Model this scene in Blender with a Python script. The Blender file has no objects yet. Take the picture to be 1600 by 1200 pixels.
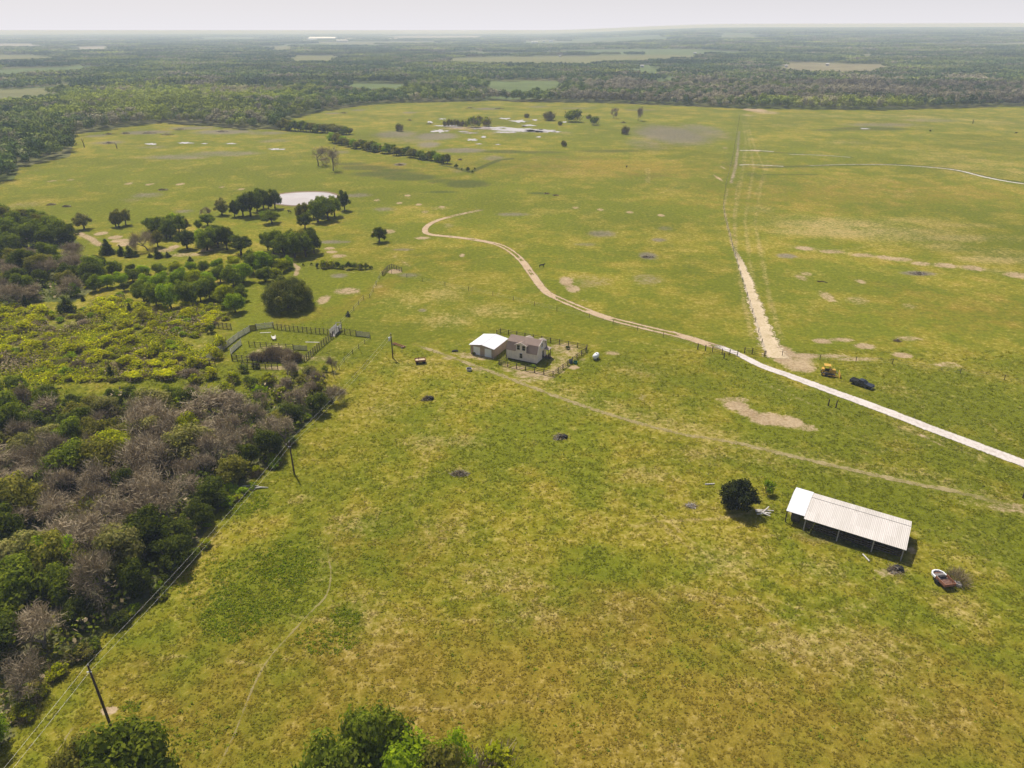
import bpy, math, random
import numpy as np
from mathutils import Vector, Matrix
R = math.radians
rng = np.random.default_rng(7)
random.seed(7)
SC = bpy.context.scene
COL = SC.collection
# ------------------------------------------------------------------ camera
FPX = 1111.0            # focal length in pixels of the 1600 px wide photograph
HC = 66.0               # flying height in metres
PITCH = math.atan(553.0 / FPX)
SP, CP = math.sin(PITCH), math.cos(PITCH)
cam = bpy.data.cameras.new("camera")
cam.sensor_width = 36.0
cam.lens = 36.0 * FPX / 1600.0
cam.clip_start = 1.0
cam.clip_end = 90000.0
camo = bpy.data.objects.new("camera", cam)
COL.objects.link(camo)
camo.location = (0, 0, HC)
camo.rotation_euler = (math.pi / 2 - PITCH, 0, 0)
SC.camera = camo
SC.render.resolution_x, SC.render.resolution_y = 1024, 768


def G(px, py, z=0.0):
    """ground position seen at a place of the photograph (survey helper)"""
    u = (px - 800) / FPX
    v = (py - 600) / FPX
    t = (HC - z) / (SP + v * CP)
    return (u * t, (CP - v * SP) * t)


def depth(x, y, z=0.0):
    return y * CP + (HC - z) * SP


def to_px(x, y, z=0.0):
    d = y * CP + (HC - z) * SP
    return 800 + FPX * x / d, 600 + FPX * ((HC - z) * CP - y * SP) / d


def mpp(py):
    x, y = G(800, py)
    return depth(x, y) / FPX


# ------------------------------------------------------------------ light
SUN_EL = R(59)
SUN_DIR = Vector((-0.52, 0.854, 0)).normalized() * math.cos(SUN_EL)
SUN_DIR.z = math.sin(SUN_EL)
sun = bpy.data.lights.new("sun", 'SUN')
sun.energy = 5.0
sun.angle = R(0.55)
sun.color = (1.0, 0.955, 0.89)
suno = bpy.data.objects.new("sun", sun)
COL.objects.link(suno)
suno.rotation_euler = SUN_DIR.to_track_quat('Z', 'Y').to_euler()
suno.location = (0, 0, 200)

SC.view_settings.view_transform = 'Standard'
SC.view_settings.look = 'None'
SC.view_settings.exposure = 0
SC.view_settings.gamma = 1
SC.render.engine = 'CYCLES'
cy = SC.cycles
cy.max_bounces = 6
cy.diffuse_bounces = 2
cy.glossy_bounces = 2
cy.transmission_bounces = 3
cy.transparent_max_bounces = 12
cy.volume_bounces = 2
cy.use_denoising = True
try:
    cy.denoiser = 'OPENIMAGEDENOISE'
    cy.denoising_prefilter = 'ACCURATE'
except Exception:
    pass
cy.use_adaptive_sampling = False
cy.caustics_reflective = False
cy.caustics_refractive = False


# ------------------------------------------------------------------ node helper
class NT:
    def __init__(self, name):
        self.m = bpy.data.materials.new(name)
        self.m.use_nodes = True
        self.t = self.m.node_tree
        self.t.nodes.clear()
        self.out = self.t.nodes.new('ShaderNodeOutputMaterial')

    def n(self, typ, **kw):
        nd = self.t.nodes.new(typ)
        for k, v in kw.items():
            setattr(nd, k, v)
        return nd

    def put(self, sock, val):
        if isinstance(val, bpy.types.NodeSocket):
            self.t.links.new(val, sock)
        elif isinstance(val, (tuple, list)):
            if len(val) == 3 and sock.type == 'RGBA':
                val = tuple(val) + (1.0,)
            sock.default_value = val
        else:
            sock.default_value = val

    def math(self, op, a, b=0.0, c=None, clamp=False):
        nd = self.n('ShaderNodeMath', operation=op, use_clamp=clamp)
        self.put(nd.inputs[0], a)
        self.put(nd.inputs[1], b)
        if c is not None:
            self.put(nd.inputs[2], c)
        return nd.outputs[0]

    def vmul(self, a, b):
        nd = self.n('ShaderNodeVectorMath', operation='MULTIPLY')
        self.put(nd.inputs[0], a)
        self.put(nd.inputs[1], b)
        return nd.outputs[0]

    def mix(self, f, a, b, blend='MIX'):
        nd = self.n('ShaderNodeMix', data_type='RGBA', blend_type=blend)
        self.put(nd.inputs[0], f)
        self.put(nd.inputs[6], a)
        self.put(nd.inputs[7], b)
        return nd.outputs[2]

    def noise(self, vec, scale, detail=3.0, rough=0.55, dist=0.0, off=None):
        nd = self.n('ShaderNodeTexNoise')
        if off is not None:
            ad = self.n('ShaderNodeVectorMath', operation='ADD')
            self.put(ad.inputs[0], vec)
            self.put(ad.inputs[1], off)
            vec = ad.outputs[0]
        self.put(nd.inputs['Vector'], vec)
        nd.inputs['Scale'].default_value = scale
        nd.inputs['Detail'].default_value = detail
        nd.inputs['Roughness'].default_value = rough
        nd.inputs['Distortion'].default_value = dist
        return nd.outputs['Fac']

    def step(self, x, lo, hi, a=0.0, b=1.0):
        nd = self.n('ShaderNodeMapRange', interpolation_type='SMOOTHSTEP')
        self.put(nd.inputs[0], x)
        self.put(nd.inputs[1], lo)
        self.put(nd.inputs[2], hi)
        self.put(nd.inputs[3], a)
        self.put(nd.inputs[4], b)
        return nd.outputs[0]

    def lin(self, x, lo, hi, a=0.0, b=1.0):
        nd = self.n('ShaderNodeMapRange')
        nd.clamp = True
        self.put(nd.inputs[0], x)
        self.put(nd.inputs[1], lo)
        self.put(nd.inputs[2], hi)
        self.put(nd.inputs[3], a)
        self.put(nd.inputs[4], b)
        return nd.outputs[0]

    def pos(self):
        return self.n('ShaderNodeNewGeometry').outputs['Position']

    def obj(self):
        return self.n('ShaderNodeTexCoord').outputs['Object']

    def bump(self, h, strength=0.5, dist=0.1):
        nd = self.n('ShaderNodeBump')
        nd.inputs['Strength'].default_value = strength
        nd.inputs['Distance'].default_value = dist
        self.put(nd.inputs['Height'], h)
        return nd.outputs[0]

    def bsdf(self, col, rough=0.8, metal=0.0, spec=0.3, normal=None):
        nd = self.n('ShaderNodeBsdfPrincipled')
        self.put(nd.inputs['Base Color'], col)
        self.put(nd.inputs['Roughness'], rough)
        self.put(nd.inputs['Metallic'], metal)
        self.put(nd.inputs['Specular IOR Level'], spec)
        if normal is not None:
            self.put(nd.inputs['Normal'], normal)
        return nd.outputs[0]

    def done(self, surf):
        self.t.links.new(surf, self.out.inputs['Surface'])
        return self.m


def mat_simple(name, col, rough=0.7, metal=0.0, var=0.25, scale=1.5, spec=0.3, bump=0.0, stain=None):
    """painted / weathered surface: base colour broken by object-space noise and stains"""
    b = NT(name)
    o = b.obj()
    n1 = b.noise(o, scale, 5, 0.65)
    n2 = b.noise(o, scale * 9, 3, 0.6)
    f = b.math('ADD', b.math('MULTIPLY', n1, 0.7), b.math('MULTIPLY', n2, 0.3))
    k = b.lin(f, 0.3, 0.7, 1 - var, 1 + var)
    cc = b.vmul(col, b.n('ShaderNodeCombineXYZ').outputs[0])
    cx = b.n('ShaderNodeCombineXYZ')
    for i in range(3):
        b.put(cx.inputs[i], k)
    c = b.vmul(col, cx.outputs[0])
    if stain:
        sf = b.step(b.noise(o, scale * 2.2, 5, 0.7, off=(7, 3, 1)), 0.5, 0.66)
        c = b.mix(b.math('MULTIPLY', sf, stain[1]), c, stain[0])
    nm = b.bump(n2, 0.6, bump) if bump else None
    return b.done(b.bsdf(c, rough, metal, spec, nm))


# ------------------------------------------------------------------ world
W = bpy.data.worlds.new("World")
SC.world = W
W.use_nodes = True
wt = W.node_tree
wt.nodes.clear()
sky = wt.nodes.new('ShaderNodeTexSky')
sky.sky_type = 'NISHITA'
sky.sun_disc = False
sky.sun_elevation = SUN_EL
sky.sun_rotation = math.atan2(SUN_DIR.x, SUN_DIR.y)
sky.altitude = 150
sky.air_density = 1.0
sky.dust_density = 3.0
sky.ozone_density = 1.0
tc = wt.nodes.new('ShaderNodeTexCoord')
sx = wt.nodes.new('ShaderNodeSeparateXYZ')
wt.links.new(tc.outputs['Generated'], sx.inputs[0])
mr = wt.nodes.new('ShaderNodeMapRange')
mr.interpolation_type = 'SMOOTHSTEP'
wt.links.new(sx.outputs['Z'], mr.inputs[0])
mr.inputs[1].default_value = -0.02
mr.inputs[2].default_value = 0.18
mr.inputs[3].default_value = 0.9
mr.inputs[4].default_value = 0.04
mx = wt.nodes.new('ShaderNodeMix')
mx.data_type = 'RGBA'
wt.links.new(mr.outputs[0], mx.inputs[0])
dim = wt.nodes.new('ShaderNodeMix')
dim.data_type = 'RGBA'
dim.blend_type = 'MULTIPLY'
dim.inputs[0].default_value = 1.0
wt.links.new(sky.outputs[0], dim.inputs[6])
dim.inputs[7].default_value = (.90, .88, .88, 1)      # thinner blue overhead: deep shade under roofs
wt.links.new(dim.outputs[2], mx.inputs[6])
mx.inputs[7].default_value = (9.3, 9.15, 9.65, 1)   # thick milky haze low in the sky
bg = wt.nodes.new('ShaderNodeBackground')
bg.inputs['Strength'].default_value = 0.1
wt.links.new(mx.outputs[2], bg.inputs['Color'])
wo = wt.nodes.new('ShaderNodeOutputWorld')
wt.links.new(bg.outputs[0], wo.inputs['Surface'])


# ------------------------------------------------------------------ object helpers
def link(o, parent=None):
    COL.objects.link(o)
    if parent is not None:
        o.parent = parent
    return o


def tag(o, label=None, cat=None, group=None, kind=None):
    if label:
        o["label"] = label
    if cat:
        o["category"] = cat
    if group:
        o["group"] = group
    if kind:
        o["kind"] = kind
    return o


def thing(name, label, cat, loc=(0, 0, 0), rz=0.0, group=None, scale=None):
    o = bpy.data.objects.new(name, None)
    o.empty_display_size = 0.5
    o.location = loc
    o.rotation_euler = (0, 0, rz)
    if scale is not None:
        o.scale = scale
    link(o)
    return tag(o, label, cat, group)


def mesh_np(name, verts, faces4=None, faces3=None, mats=(), smooth=False):
    """fast mesh from numpy arrays of quads and triangles"""
    me = bpy.data.meshes.new(name)
    verts = np.asarray(verts, np.float32).reshape(-1, 3)
    loops, starts, tot = [], [], 0
    if faces4 is not None and len(faces4):
        f = np.asarray(faces4, np.int32).reshape(-1, 4)
        loops.append(f.ravel())
        starts.append(np.arange(len(f)) * 4)
        tot = len(f) * 4
    if faces3 is not None and len(faces3):
        f = np.asarray(faces3, np.int32).reshape(-1, 3)
        loops.append(f.ravel())
        starts.append(tot + np.arange(len(f)) * 3)
    loops = np.concatenate(loops).astype(np.int32)
    starts = np.concatenate(starts).astype(np.int32)
    me.vertices.add(len(verts))
    me.vertices.foreach_set("co", verts.ravel())
    me.loops.add(len(loops))
    me.loops.foreach_set("vertex_index", loops)
    me.polygons.add(len(starts))
    me.polygons.foreach_set("loop_start", starts)
    if smooth:
        me.polygons.foreach_set("use_smooth", np.ones(len(starts), bool))
    me.update(calc_edges=True)
    for m in mats:
        me.materials.append(m)
    return me


class MB:
    """collects simple solids into ONE mesh"""

    def __init__(self):
        self.v, self.f = [], []

    def add(self, vs, fs, M=None):
        k = len(self.v)
        for p in vs:
            p = Vector(p)
            if M is not None:
                p = M @ p
            self.v.append(tuple(p))
        for f in fs:
            self.f.append([i + k for i in f])
        return self

    def box(self, x0, x1, y0, y1, z0, z1, M=None):
        vs = [(x0, y0, z0), (x1, y0, z0), (x1, y1, z0), (x0, y1, z0), (x0, y0, z1), (x1, y0, z1), (x1, y1, z1), (x0, y1, z1)]
        return self.add(vs, [(0, 3, 2, 1), (4, 5, 6, 7), (0, 1, 5, 4), (1, 2, 6, 5), (2, 3, 7, 6), (3, 0, 4, 7)], M)

    def prism(self, prof, y0, y1, M=None, axis='y'):
        """closed profile of (a, z) swept along y (axis y) or x (axis x)"""
        n = len(prof)
        if axis == 'y':
            vs = [(a, y0, z) for a, z in prof] + [(a, y1, z) for a, z in prof]
        else:
            vs = [(y0, a, z) for a, z in prof] + [(y1, a, z) for a, z in prof]
        fs = [tuple(range(n)), tuple(range(2 * n - 1, n - 1, -1))]
        for i in range(n):
            j = (i + 1) % n
            fs.append((i, i + n, j + n, j))
        return self.add(vs, fs, M)

    def tube(self, pts, rad, n=8, M=None, cap=True):
        pts = [Vector(p) for p in pts]
        if not isinstance(rad, (list, tuple)):
            rad = [rad] * len(pts)
        vs, fs = [], []
        for i, p in enumerate(pts):
            d = (pts[min(i + 1, len(pts) - 1)] - pts[max(i - 1, 0)]).normalized()
            a = d.orthogonal().normalized() if i == 0 else (a - d * a.dot(d)).normalized()
            b = d.cross(a)
            for k in range(n):
                t = 2 * math.pi * k / n
                vs.append(tuple(p + (a * math.cos(t) + b * math.sin(t)) * rad[i]))
        for i in range(len(pts) - 1):
            for k in range(n):
                j = (k + 1) % n
                fs.append((i * n + k, i * n + j, (i + 1) * n + j, (i + 1) * n + k))
        if cap:
            fs.append(tuple(range(n - 1, -1, -1)))
            fs.append(tuple(range((len(pts) - 1) * n, len(pts) * n)))
        return self.add(vs, fs, M)

    def lathe(self, prof, n=16, M=None):
        """(r, z) profile turned about z"""
        vs, fs = [], []
        for r, z in prof:
            for k in range(n):
                t = 2 * math.pi * k / n
                vs.append((r * math.cos(t), r * math.sin(t), z))
        for i in range(len(prof) - 1):
            for k in range(n):
                j = (k + 1) % n
                fs.append((i * n + k, i * n + j, (i + 1) * n + j, (i + 1) * n + k))
        fs.append(tuple(range(n - 1, -1, -1)))
        fs.append(tuple(range((len(prof) - 1) * n, len(prof) * n)))
        return self.add(vs, fs, M)

    def mesh(self, name, mat=None, smooth=False):
        me = bpy.data.meshes.new(name)
        me.from_pydata(self.v, [], self.f)
        if mat:
            me.materials.append(mat)
        if smooth:
            for p in me.polygons:
                p.use_smooth = True
        me.update()
        return me

    def build(self, name, mat, parent=None, bevel=0.0, smooth=False, label=None):
        o = bpy.data.objects.new(name, self.mesh(name, mat, smooth))
        link(o, parent)
        if bevel:
            md = o.modifiers.new("bevel", 'BEVEL')
            md.width = bevel
            md.segments = 2
            md.limit_method = 'ANGLE'
        if label:
            o["label"] = label
        return o


def part(name, me, parent):
    return link(bpy.data.objects.new(name, me), parent)


def inside(px, py, poly):
    """vectorised point in polygon"""
    px, py = np.asarray(px), np.asarray(py)
    r = np.zeros(px.shape, bool)
    n = len(poly)
    j = n - 1
    for i in range(n):
        xi, yi = poly[i]
        xj, yj = poly[j]
        c = ((yi > py) != (yj > py)) & (px < (xj - xi) * (py - yi) / ((yj - yi) if yj != yi else 1e-9) + xi)
        r ^= c
        j = i
    return r


def seg_dist(X, Y, pts):
    """distance from grid points to a polyline"""
    d = np.full(X.shape, 1e9, np.float32)
    for (ax, ay), (bx, by) in zip(pts[:-1], pts[1:]):
        vx, vy = bx - ax, by - ay
        L = vx * vx + vy * vy + 1e-9
        t = np.clip(((X - ax) * vx + (Y - ay) * vy) / L, 0, 1)
        d = np.minimum(d, np.hypot(X - ax - t * vx, Y - ay - t * vy))
    return d


def smooth_path(pts, n=12):
    """Catmull-Rom through points"""
    P = [np.array(p, float) for p in pts]
    P = [2 * P[0] - P[1]] + P + [2 * P[-1] - P[-2]]
    out = []
    for i in range(1, len(P) - 2):
        for k in range(n):
            t = k / n
            a, b, c, d = P[i - 1], P[i], P[i + 1], P[i + 2]
            out.append(tuple(0.5 * (2 * b + (c - a) * t + (2 * a - 5 * b + 4 * c - d) * t * t + (3 * b - a - 3 * c + d) * t ** 3)))
    out.append(tuple(P[-2]))
    return out
# ================================================================== GROUND
BX = np.array([-900, -400, -200, 0, 8, 22, 30, 70, 109, 113, 118, 160, 200, 254, 290, 320, 375, 435, 447, 455, 500, 565, 620, 700, 780, 800, 950, 1080, 1145, 1200, 1375, 1450, 1600, 2000, 2600], float)
BY = np.array([520, 400, 330, 285, 283, 280, 262, 253, 245, 232, 210, 204, 198, 192, 195, 196, 202, 202, 190, 186, 175, 165, 161, 159, 157, 159, 161, 166, 169, 170, 172, 170, 166, 158, 150], float)


def forest_y(px):
    return np.interp(px, BX, BY)


def terr(x, y):
    """low rise far away on the right"""
    r = np.hypot(x, y)
    az = np.degrees(np.arctan2(x, y))
    a = np.clip((r - 1500) / 13500, 0, 1)
    b = np.clip((az - 1.0) / 15, 0, 1)
    return 112 * a * b * b * (3 - 2 * b)


def opening(x, y):
    """meadows scattered through the distant woodland"""
    return (np.hypot(x, y) > 1500) & (np.sin(x * .0021 + 1 + .6 * np.sin(y * .0013)) * np.sin(y * .0031 + x * .0009) + .25 * np.sin(x * .009 + y * .004) > .62)


# clearings in the far woodland: (near edge, far edge) outlines as seen over the tree tops
def clearing(near, far):
    return [G(x, y, 9.0) for x, y in near] + [G(x, y) for x, y in far][::-1]


FIELDS = [
    (clearing([(735, 138.5), (800, 139.5), (893, 137.5)], [(762, 126.5), (820, 126), (882, 126.5)]), 0),
    (clearing([(520, 136), (655, 136)], [(545, 130.5), (632, 130)]), 0),
    (clearing([(-90, 149), (0, 147.5), (120, 142)], [(-90, 140), (0, 139.5), (122, 136)]), 1),
    (clearing([(-60, 118), (0, 114.5), (60, 111), (146, 106.5)], [(-60, 112), (0, 109.5), (60, 106), (146, 101.5)]), 0),
    (clearing([(446, 95), (520, 93)], [(452, 88.5), (535, 86)]), 1),
    (clearing([(690, 95.5), (800, 97), (900, 97), (1000, 92), (1100, 89.5)], [(690, 91), (840, 88), (1010, 88), (1100, 87.5)]), 1),
    (clearing([(960, 110), (1040, 107)], [(968, 103.5), (1038, 102)]), 0),
    (clearing([(1205, 107), (1330, 109), (1405, 107)], [(1215, 99), (1280, 100), (1402, 103)]), 2),
    (clearing([(1340, 92), (1372, 91)], [(1345, 86), (1370, 86)]), 1),
    (clearing([(-60, 71.5), (64, 70)], [(-60, 68), (64, 68.5)]), 3),
    (clearing([(96, 77), (184, 75.5)], [(96, 73.5), (184, 72.5)]), 3),
    (clearing([(880, 69), (1050, 66)], [(890, 62), (1050, 61)]), 0),
    (clearing([(1110, 66), (1190, 66)], [(1110, 61), (1190, 61)]), 0),
    (clearing([(405, 79), (470, 76)], [(405, 73), (470, 71)]), 1),
    (clearing([(1480, 51), (1620, 53)], [(1490, 48.6), (1620, 49.6)]), 3),
    (clearing([(300, 62), (420, 61)], [(300, 58.5), (420, 58)]), 0),
    (clearing([(600, 60), (760, 59)], [(600, 57), (760, 56)]), 3),
    (clearing([(500, 68), (690, 66.5)], [(470, 65.5), (690, 64.5)]), 1),
    (clearing([(810, 68), (880, 68)], [(810, 63), (880, 63)]), 1),
    (clearing([(1000, 124), (1065, 123)], [(1005, 117.5), (1060, 117)]), 0),
]

def warp(x, y):
    return x + 9 * np.sin(y * .043) + 6 * np.sin(y * .11 + x * .02), y + 12 * np.sin(x * .036 + 1) + 7 * np.sin(x * .09 + 2)


# ---- grid: fine where the camera's side of the ranch lies, coarse outside
aI = np.radians(np.linspace(-41, 41, 900))
aL = np.radians(np.linspace(-115, -41, 40)[:-1])
aR = np.radians(np.linspace(41, 115, 40)[1:])
ANG = np.concatenate([aL, aI, aR])
RAD = [10.0]
while RAD[-1] < 900:
    RAD.append(RAD[-1] * 1.0038)
while RAD[-1] < 70000:
    RAD.append(RAD[-1] * 1.014)
RAD = np.array(RAD)
nA, nR = len(ANG), len(RAD)
AA, RR = np.meshgrid(ANG, RAD)
GX = (RR * np.sin(AA)).astype(np.float32)
GY = (RR * np.cos(AA)).astype(np.float32)
GZ = terr(GX, GY).astype(np.float32)
iy, ix = np.meshgrid(np.arange(nR - 1), np.arange(nA - 1), indexing='ij')
q = np.stack([iy * nA + ix, iy * nA + ix + 1, (iy + 1) * nA + ix + 1, (iy + 1) * nA + ix], -1).reshape(-1, 4)[:, ::-1]

chan = {k: np.zeros(GX.shape, np.float32) for k in ("dirt", "straw", "lush", "purple", "olive", "forest", "field", "dark")}
DD = GY * CP + (HC - 0) * SP
DD = np.where(DD < 5, 5, DD)
PXg = 800 + FPX * GX / DD
PYg = 600 + FPX * (HC * CP - GY * SP) / DD


def blob(ch, px, py, rx, ry, val=1.0, soft=0.5, rot=0.0):
    """soft ellipse on the ground; size given as it is seen from the air"""
    x0, y0 = G(px, py)
    wx = rx * depth(x0, y0) / FPX
    wy = abs(G(px, py - ry)[1] - G(px, py + ry)[1]) / 2
    m = max(wx, wy) * 2.2
    sel = (np.abs(GX - x0) < m) & (np.abs(GY - y0) < m)
    if not sel.any():
        return
    dx, dy = GX[sel] - x0, GY[sel] - y0
    c, s = math.cos(rot), math.sin(rot)
    d = np.hypot((dx * c + dy * s) / wx, (-dx * s + dy * c) / wy)
    a = np.clip((1 + soft - d) / (2 * soft), 0, 1)
    a = a * a * (3 - 2 * a) * val
    chan[ch][sel] = np.maximum(chan[ch][sel], a)


def line(ch, pts, w, val=1.0, soft=0.6, world=False):
    P = pts if world else [G(*p) for p in pts]
    xs, ys = [p[0] for p in P], [p[1] for p in P]
    sel = (GX > min(xs) - 4 * w) & (GX < max(xs) + 4 * w) & (GY > min(ys) - 4 * w) & (GY < max(ys) + 4 * w)
    if not sel.any():
        return
    d = seg_dist(GX[sel], GY[sel], P) / w
    a = np.clip((1 + soft - d) / (2 * soft), 0, 1) * val
    chan[ch][sel] = np.maximum(chan[ch][sel], a)


# bare earth
for px, py, rx, ry, v in [
    (1150, 634, 20, 8, .95), (1170, 645, 18, 7, .9), (1200, 655, 30, 11, .95), (1232, 659, 24, 10, .9), (1262, 668, 16, 8, .6), (1145, 625, 30, 6, .6),
    (1222, 552, 24, 7, .95), (1216, 546, 22, 10, .85), (1240, 562, 36, 11, .68), (1255, 556, 30, 5, .8), (1225, 563, 16, 7, .95), (1250, 573, 26, 10, .78), (1290, 556, 40, 4, .62), (1340, 561, 36, 4, .6),
    (1285, 533, 16, 5, .8), (1315, 531, 22, 4, .66), (1350, 541, 18, 5, .8), (1410, 555, 17, 5, .85), (1420, 529, 24, 4, .6), (1480, 570, 30, 5, .5),
    (1257, 388, 16.25, 3.6, 0.76), (1300, 393, 22.5, 3.6, 0.72), (1350, 399, 22.5, 3.6, 0.68), (1382, 402, 12, 3.5, .8), (1405, 405, 22.5, 3.6, 0.68), (1440, 412, 17.5, 3.6, 0.68), (1477, 415, 18.75, 4.5, 0.76), (1520, 419, 17.5, 5.4, 0.76), (1590, 430, 25, 5.4, 0.72),
    (1260, 428, 10, 4, .6), (1252, 434, 9, 6, .6), (1345, 440, 8, 4, .6), (1292, 463, 12, 10, .6), (1340, 470, 20, 8, .5), (1420, 478, 14, 5, .5),
    (200, 287, 7.6, 1.98, 0.70), (234, 288, 7.6, 1.98, 0.74), (282, 287.5, 7.6, 1.98, 0.74), (346, 292.5, 5.7, 1.62, 0.70), (377, 295.5, 5.7, 1.62, 0.70), (80, 283, 7, 2, .7), (110, 281, 7, 2, .6),
    (637, 305.5, 5.7, 1.8, 0.74), (624, 317.5, 5.7, 1.8, 0.74), (654, 319.5, 5.7, 1.8, 0.74), (690, 323, 5.7, 1.8, 0.74), (664, 331, 7.6, 2.25, 0.66), (589, 312.5, 5.7, 1.8, 0.70),
    (899, 324.5, 5.7, 1.8, 0.78), (938, 327.5, 5.7, 1.8, 0.78), (984, 331.5, 6.65, 1.98, 0.78), (1033, 336.5, 6, 2, .9), (722, 399, 5, 3, .7),
    (158, 365, 10, 3, 1), (180, 371, 11, 3, 1), (188, 376, 15, 3, .95), (198, 381, 14, 4, .95), (272, 386, 8, 3, 1), (258, 391, 20, 4, .7), (290, 398, 34, 4, .55), (322, 391, 10, 3, .8),
    (515, 388, 8, 2.2, 1), (518, 393.5, 9, 2, .95), (530, 400, 12, 3, .8), (425, 396, 12, 3, .6), (600, 362, 20, 4, .75), (660, 372, 14, 2.5, .7),
    (885, 440, 12, 8, .85), (895, 451, 12, 6, .8), (915, 470, 9, 3, .4), (506, 468, 11, 8, .75), (543, 455, 24, 6, .72), (590, 447, 14, 4, .5), (617, 424, 12, 4, .9),
    (685, 325, 16, 4, .4), (700, 352, 12, 4, .5), (835, 430, 7, 4, .4), (812, 455, 8, 4, .35),
    (700, 560, 12, 3, .6), (733, 556, 18, 5, .6), (745, 577, 16, 4, .6), (757, 559, 22, 4, .62), (716, 552, 14, 3, .5),
    (826, 585, 30, 7, .72), (810, 575, 16, 4, .7), (850, 590, 24, 5, .6), (876, 570, 22, 8, .45), (880, 545, 28, 10, .58), (862, 552, 16, 8, .45), (870, 560, 30, 8, .5), (895, 552, 14, 6, .55), (897, 574, 9, 4, .85), (820, 594, 26, 4, .5), (868, 581, 18, 4, .55),
    (930, 558, 8, 3, .4), (957, 552, 12, 4, .7), (910, 562, 6, 3, .6),
    (720, 200, 34, 3.2, .6), (800, 206, 70, 4, .4), (880, 207, 20, 2, .5),
    (170, 1110, 13, 7, .95), (1425, 860, 8, 6, .7), (1240, 805, 8, 8, .5), (1384, 895, 18, 8, .5), (1580, 793, 40, 9, .62), (1530, 785, 40, 6, .4),
    (420, 545, 30, 9, .5), (480, 560, 60, 6, .5), (440, 575, 40, 4, .6),
    (1430, 427, 26, 4, .35), (1180, 172, 18, 3, .95), (1200, 176, 24, 2.5, .6), (1170, 180, 14, 2, .5),
    (1180, 235, 10, 1.5, .8), (1130, 262, 3, 4, .6), (1122, 278, 3, 6, .8), (1133, 231, 5, 1.4, .7),
    (440, 590, 50, 4, .35), (545, 560, 10, 8, .35),
]:
    blob("dirt", px, py, rx, ry, v, 0.55)
# dry, strawy grass
for px, py, rx, ry, v in [
    (1300, 350, 100, 9, 1.2), (1350, 362, 120, 9, 1.25), (1470, 372, 120, 6, 1.1), (1560, 405, 60, 6, 1.1), (1250, 362, 50, 5, 1.0), (1420, 345, 60, 5, .6), (1400, 372, 60, 6, .8), (1480, 385, 40, 8, .8), (1560, 395, 50, 8, .7), (1520, 352, 70, 3, .6), (1190, 327, 24, 6, .8), (1240, 340, 50, 6, .6), (1430, 305, 30, 5, .35),
    (1330, 223, 40, 2.5, .8), (1400, 182, 60, 2.5, .7), (1480, 187, 80, 3, .55), (1560, 192, 60, 3, .6), (1280, 181, 60, 2.5, .6), (1230, 195, 30, 3, .4), (1540, 260, 80, 22, .45), (1450, 240, 60, 8, .3),
    (700, 500, 40, 12, .8), (760, 485, 40, 10, .7), (690, 460, 34, 12, .7), (640, 470, 40, 20, .45), (800, 490, 50, 10, .5), (640, 570, 40, 10, .35), (670, 690, 34, 12, .8), (720, 690, 40, 10, .65), (600, 640, 24, 10, .55), (560, 820, 50, 22, .65), (470, 780, 22, 8, .7),
    (900, 640, 60, 10, .45), (1100, 710, 40, 12, .6), (1190, 720, 40, 12, .5), (1010, 740, 40, 12, .5), (1000, 580, 40, 12, .5), (1290, 640, 24, 10, .5),
    (840, 960, 60, 26, .75), (960, 960, 50, 30, .6), (1130, 880, 50, 24, .6), (1240, 1010, 80, 26, .7), (1350, 1020, 90, 40, .6), (1180, 1080, 60, 34, .5), (960, 1030, 50, 30, .45), (1060, 930, 40, 18, .45), (1500, 950, 40, 30, .5), (1290, 890, 40, 22, .55), (560, 960, 40, 40, .4), (500, 880, 30, 26, .5), (1100, 1150, 100, 40, .35), (1450, 1120, 90, 40, .4), (780, 900, 70, 24, .45), (690, 830, 60, 22, .4), (1540, 860, 60, 40, .35),
    (300, 210, 60, 3, .3), (130, 500, 120, 20, .3), (60, 495, 80, 8, .45), (1330, 845, 40, 12, .3), (1340, 800, 20, 6, .6),
]:
    blob("straw", px, py, rx, ry, v, 0.8)
# lush green
for px, py, rx, ry, v in [
    (520, 435, 80, 22, .9), (470, 510, 120, 24, 1), (440, 530, 90, 16, 1), (560, 470, 40, 22, .7), (600, 420, 50, 8, .4), (510, 550, 50, 14, .7), (380, 470, 60, 30, .5), (240, 590, 60, 12, .7),
    (410, 930, 80, 60, .9), (450, 890, 50, 36, .9), (540, 970, 36, 24, .8), (520, 1010, 60, 20, .5), (390, 790, 40, 22, .6), (300, 560, 60, 20, .5), (1360, 680, 130, 30, .5), (1500, 640, 120, 24, .7), (1450, 590, 120, 20, .55), (1220, 450, 60, 40, .5), (1300, 490, 90, 20, .5), (1250, 610, 60, 10, .5), (1200, 800, 30, 14, .5), (1170, 860, 60, 20, .5), (850, 460, 60, 20, .4), (950, 760, 60, 30, .5), (780, 700, 60, 30, .5), (1050, 640, 60, 20, .4), (900, 570, 40, 10, .4), (1440, 760, 80, 20, .4), (840, 690, 30, 18, .5), (300, 1130, 40, 40, .4), (1060, 1010, 20, 10, .4), (1400, 900, 30, 20, .5), (1300, 960, 60, 20, .35),
    (300, 270, 260, 30, .5), (200, 330, 160, 16, .5), (700, 300, 220, 20, .6), (900, 330, 200, 20, .6), (640, 360, 60, 16, .5), (900, 200, 200, 14, .4), (1050, 280, 120, 14, .4), (1350, 300, 200, 16, .5), (1300, 240, 120, 10, .4), (560, 210, 60, 8, .5), (640, 270, 90, 10, .4), (1500, 320, 120, 16, .4), (1300, 430, 100, 20, .5),
]:
    blob("lush", px, py, rx, ry, v, 0.9)
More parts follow.
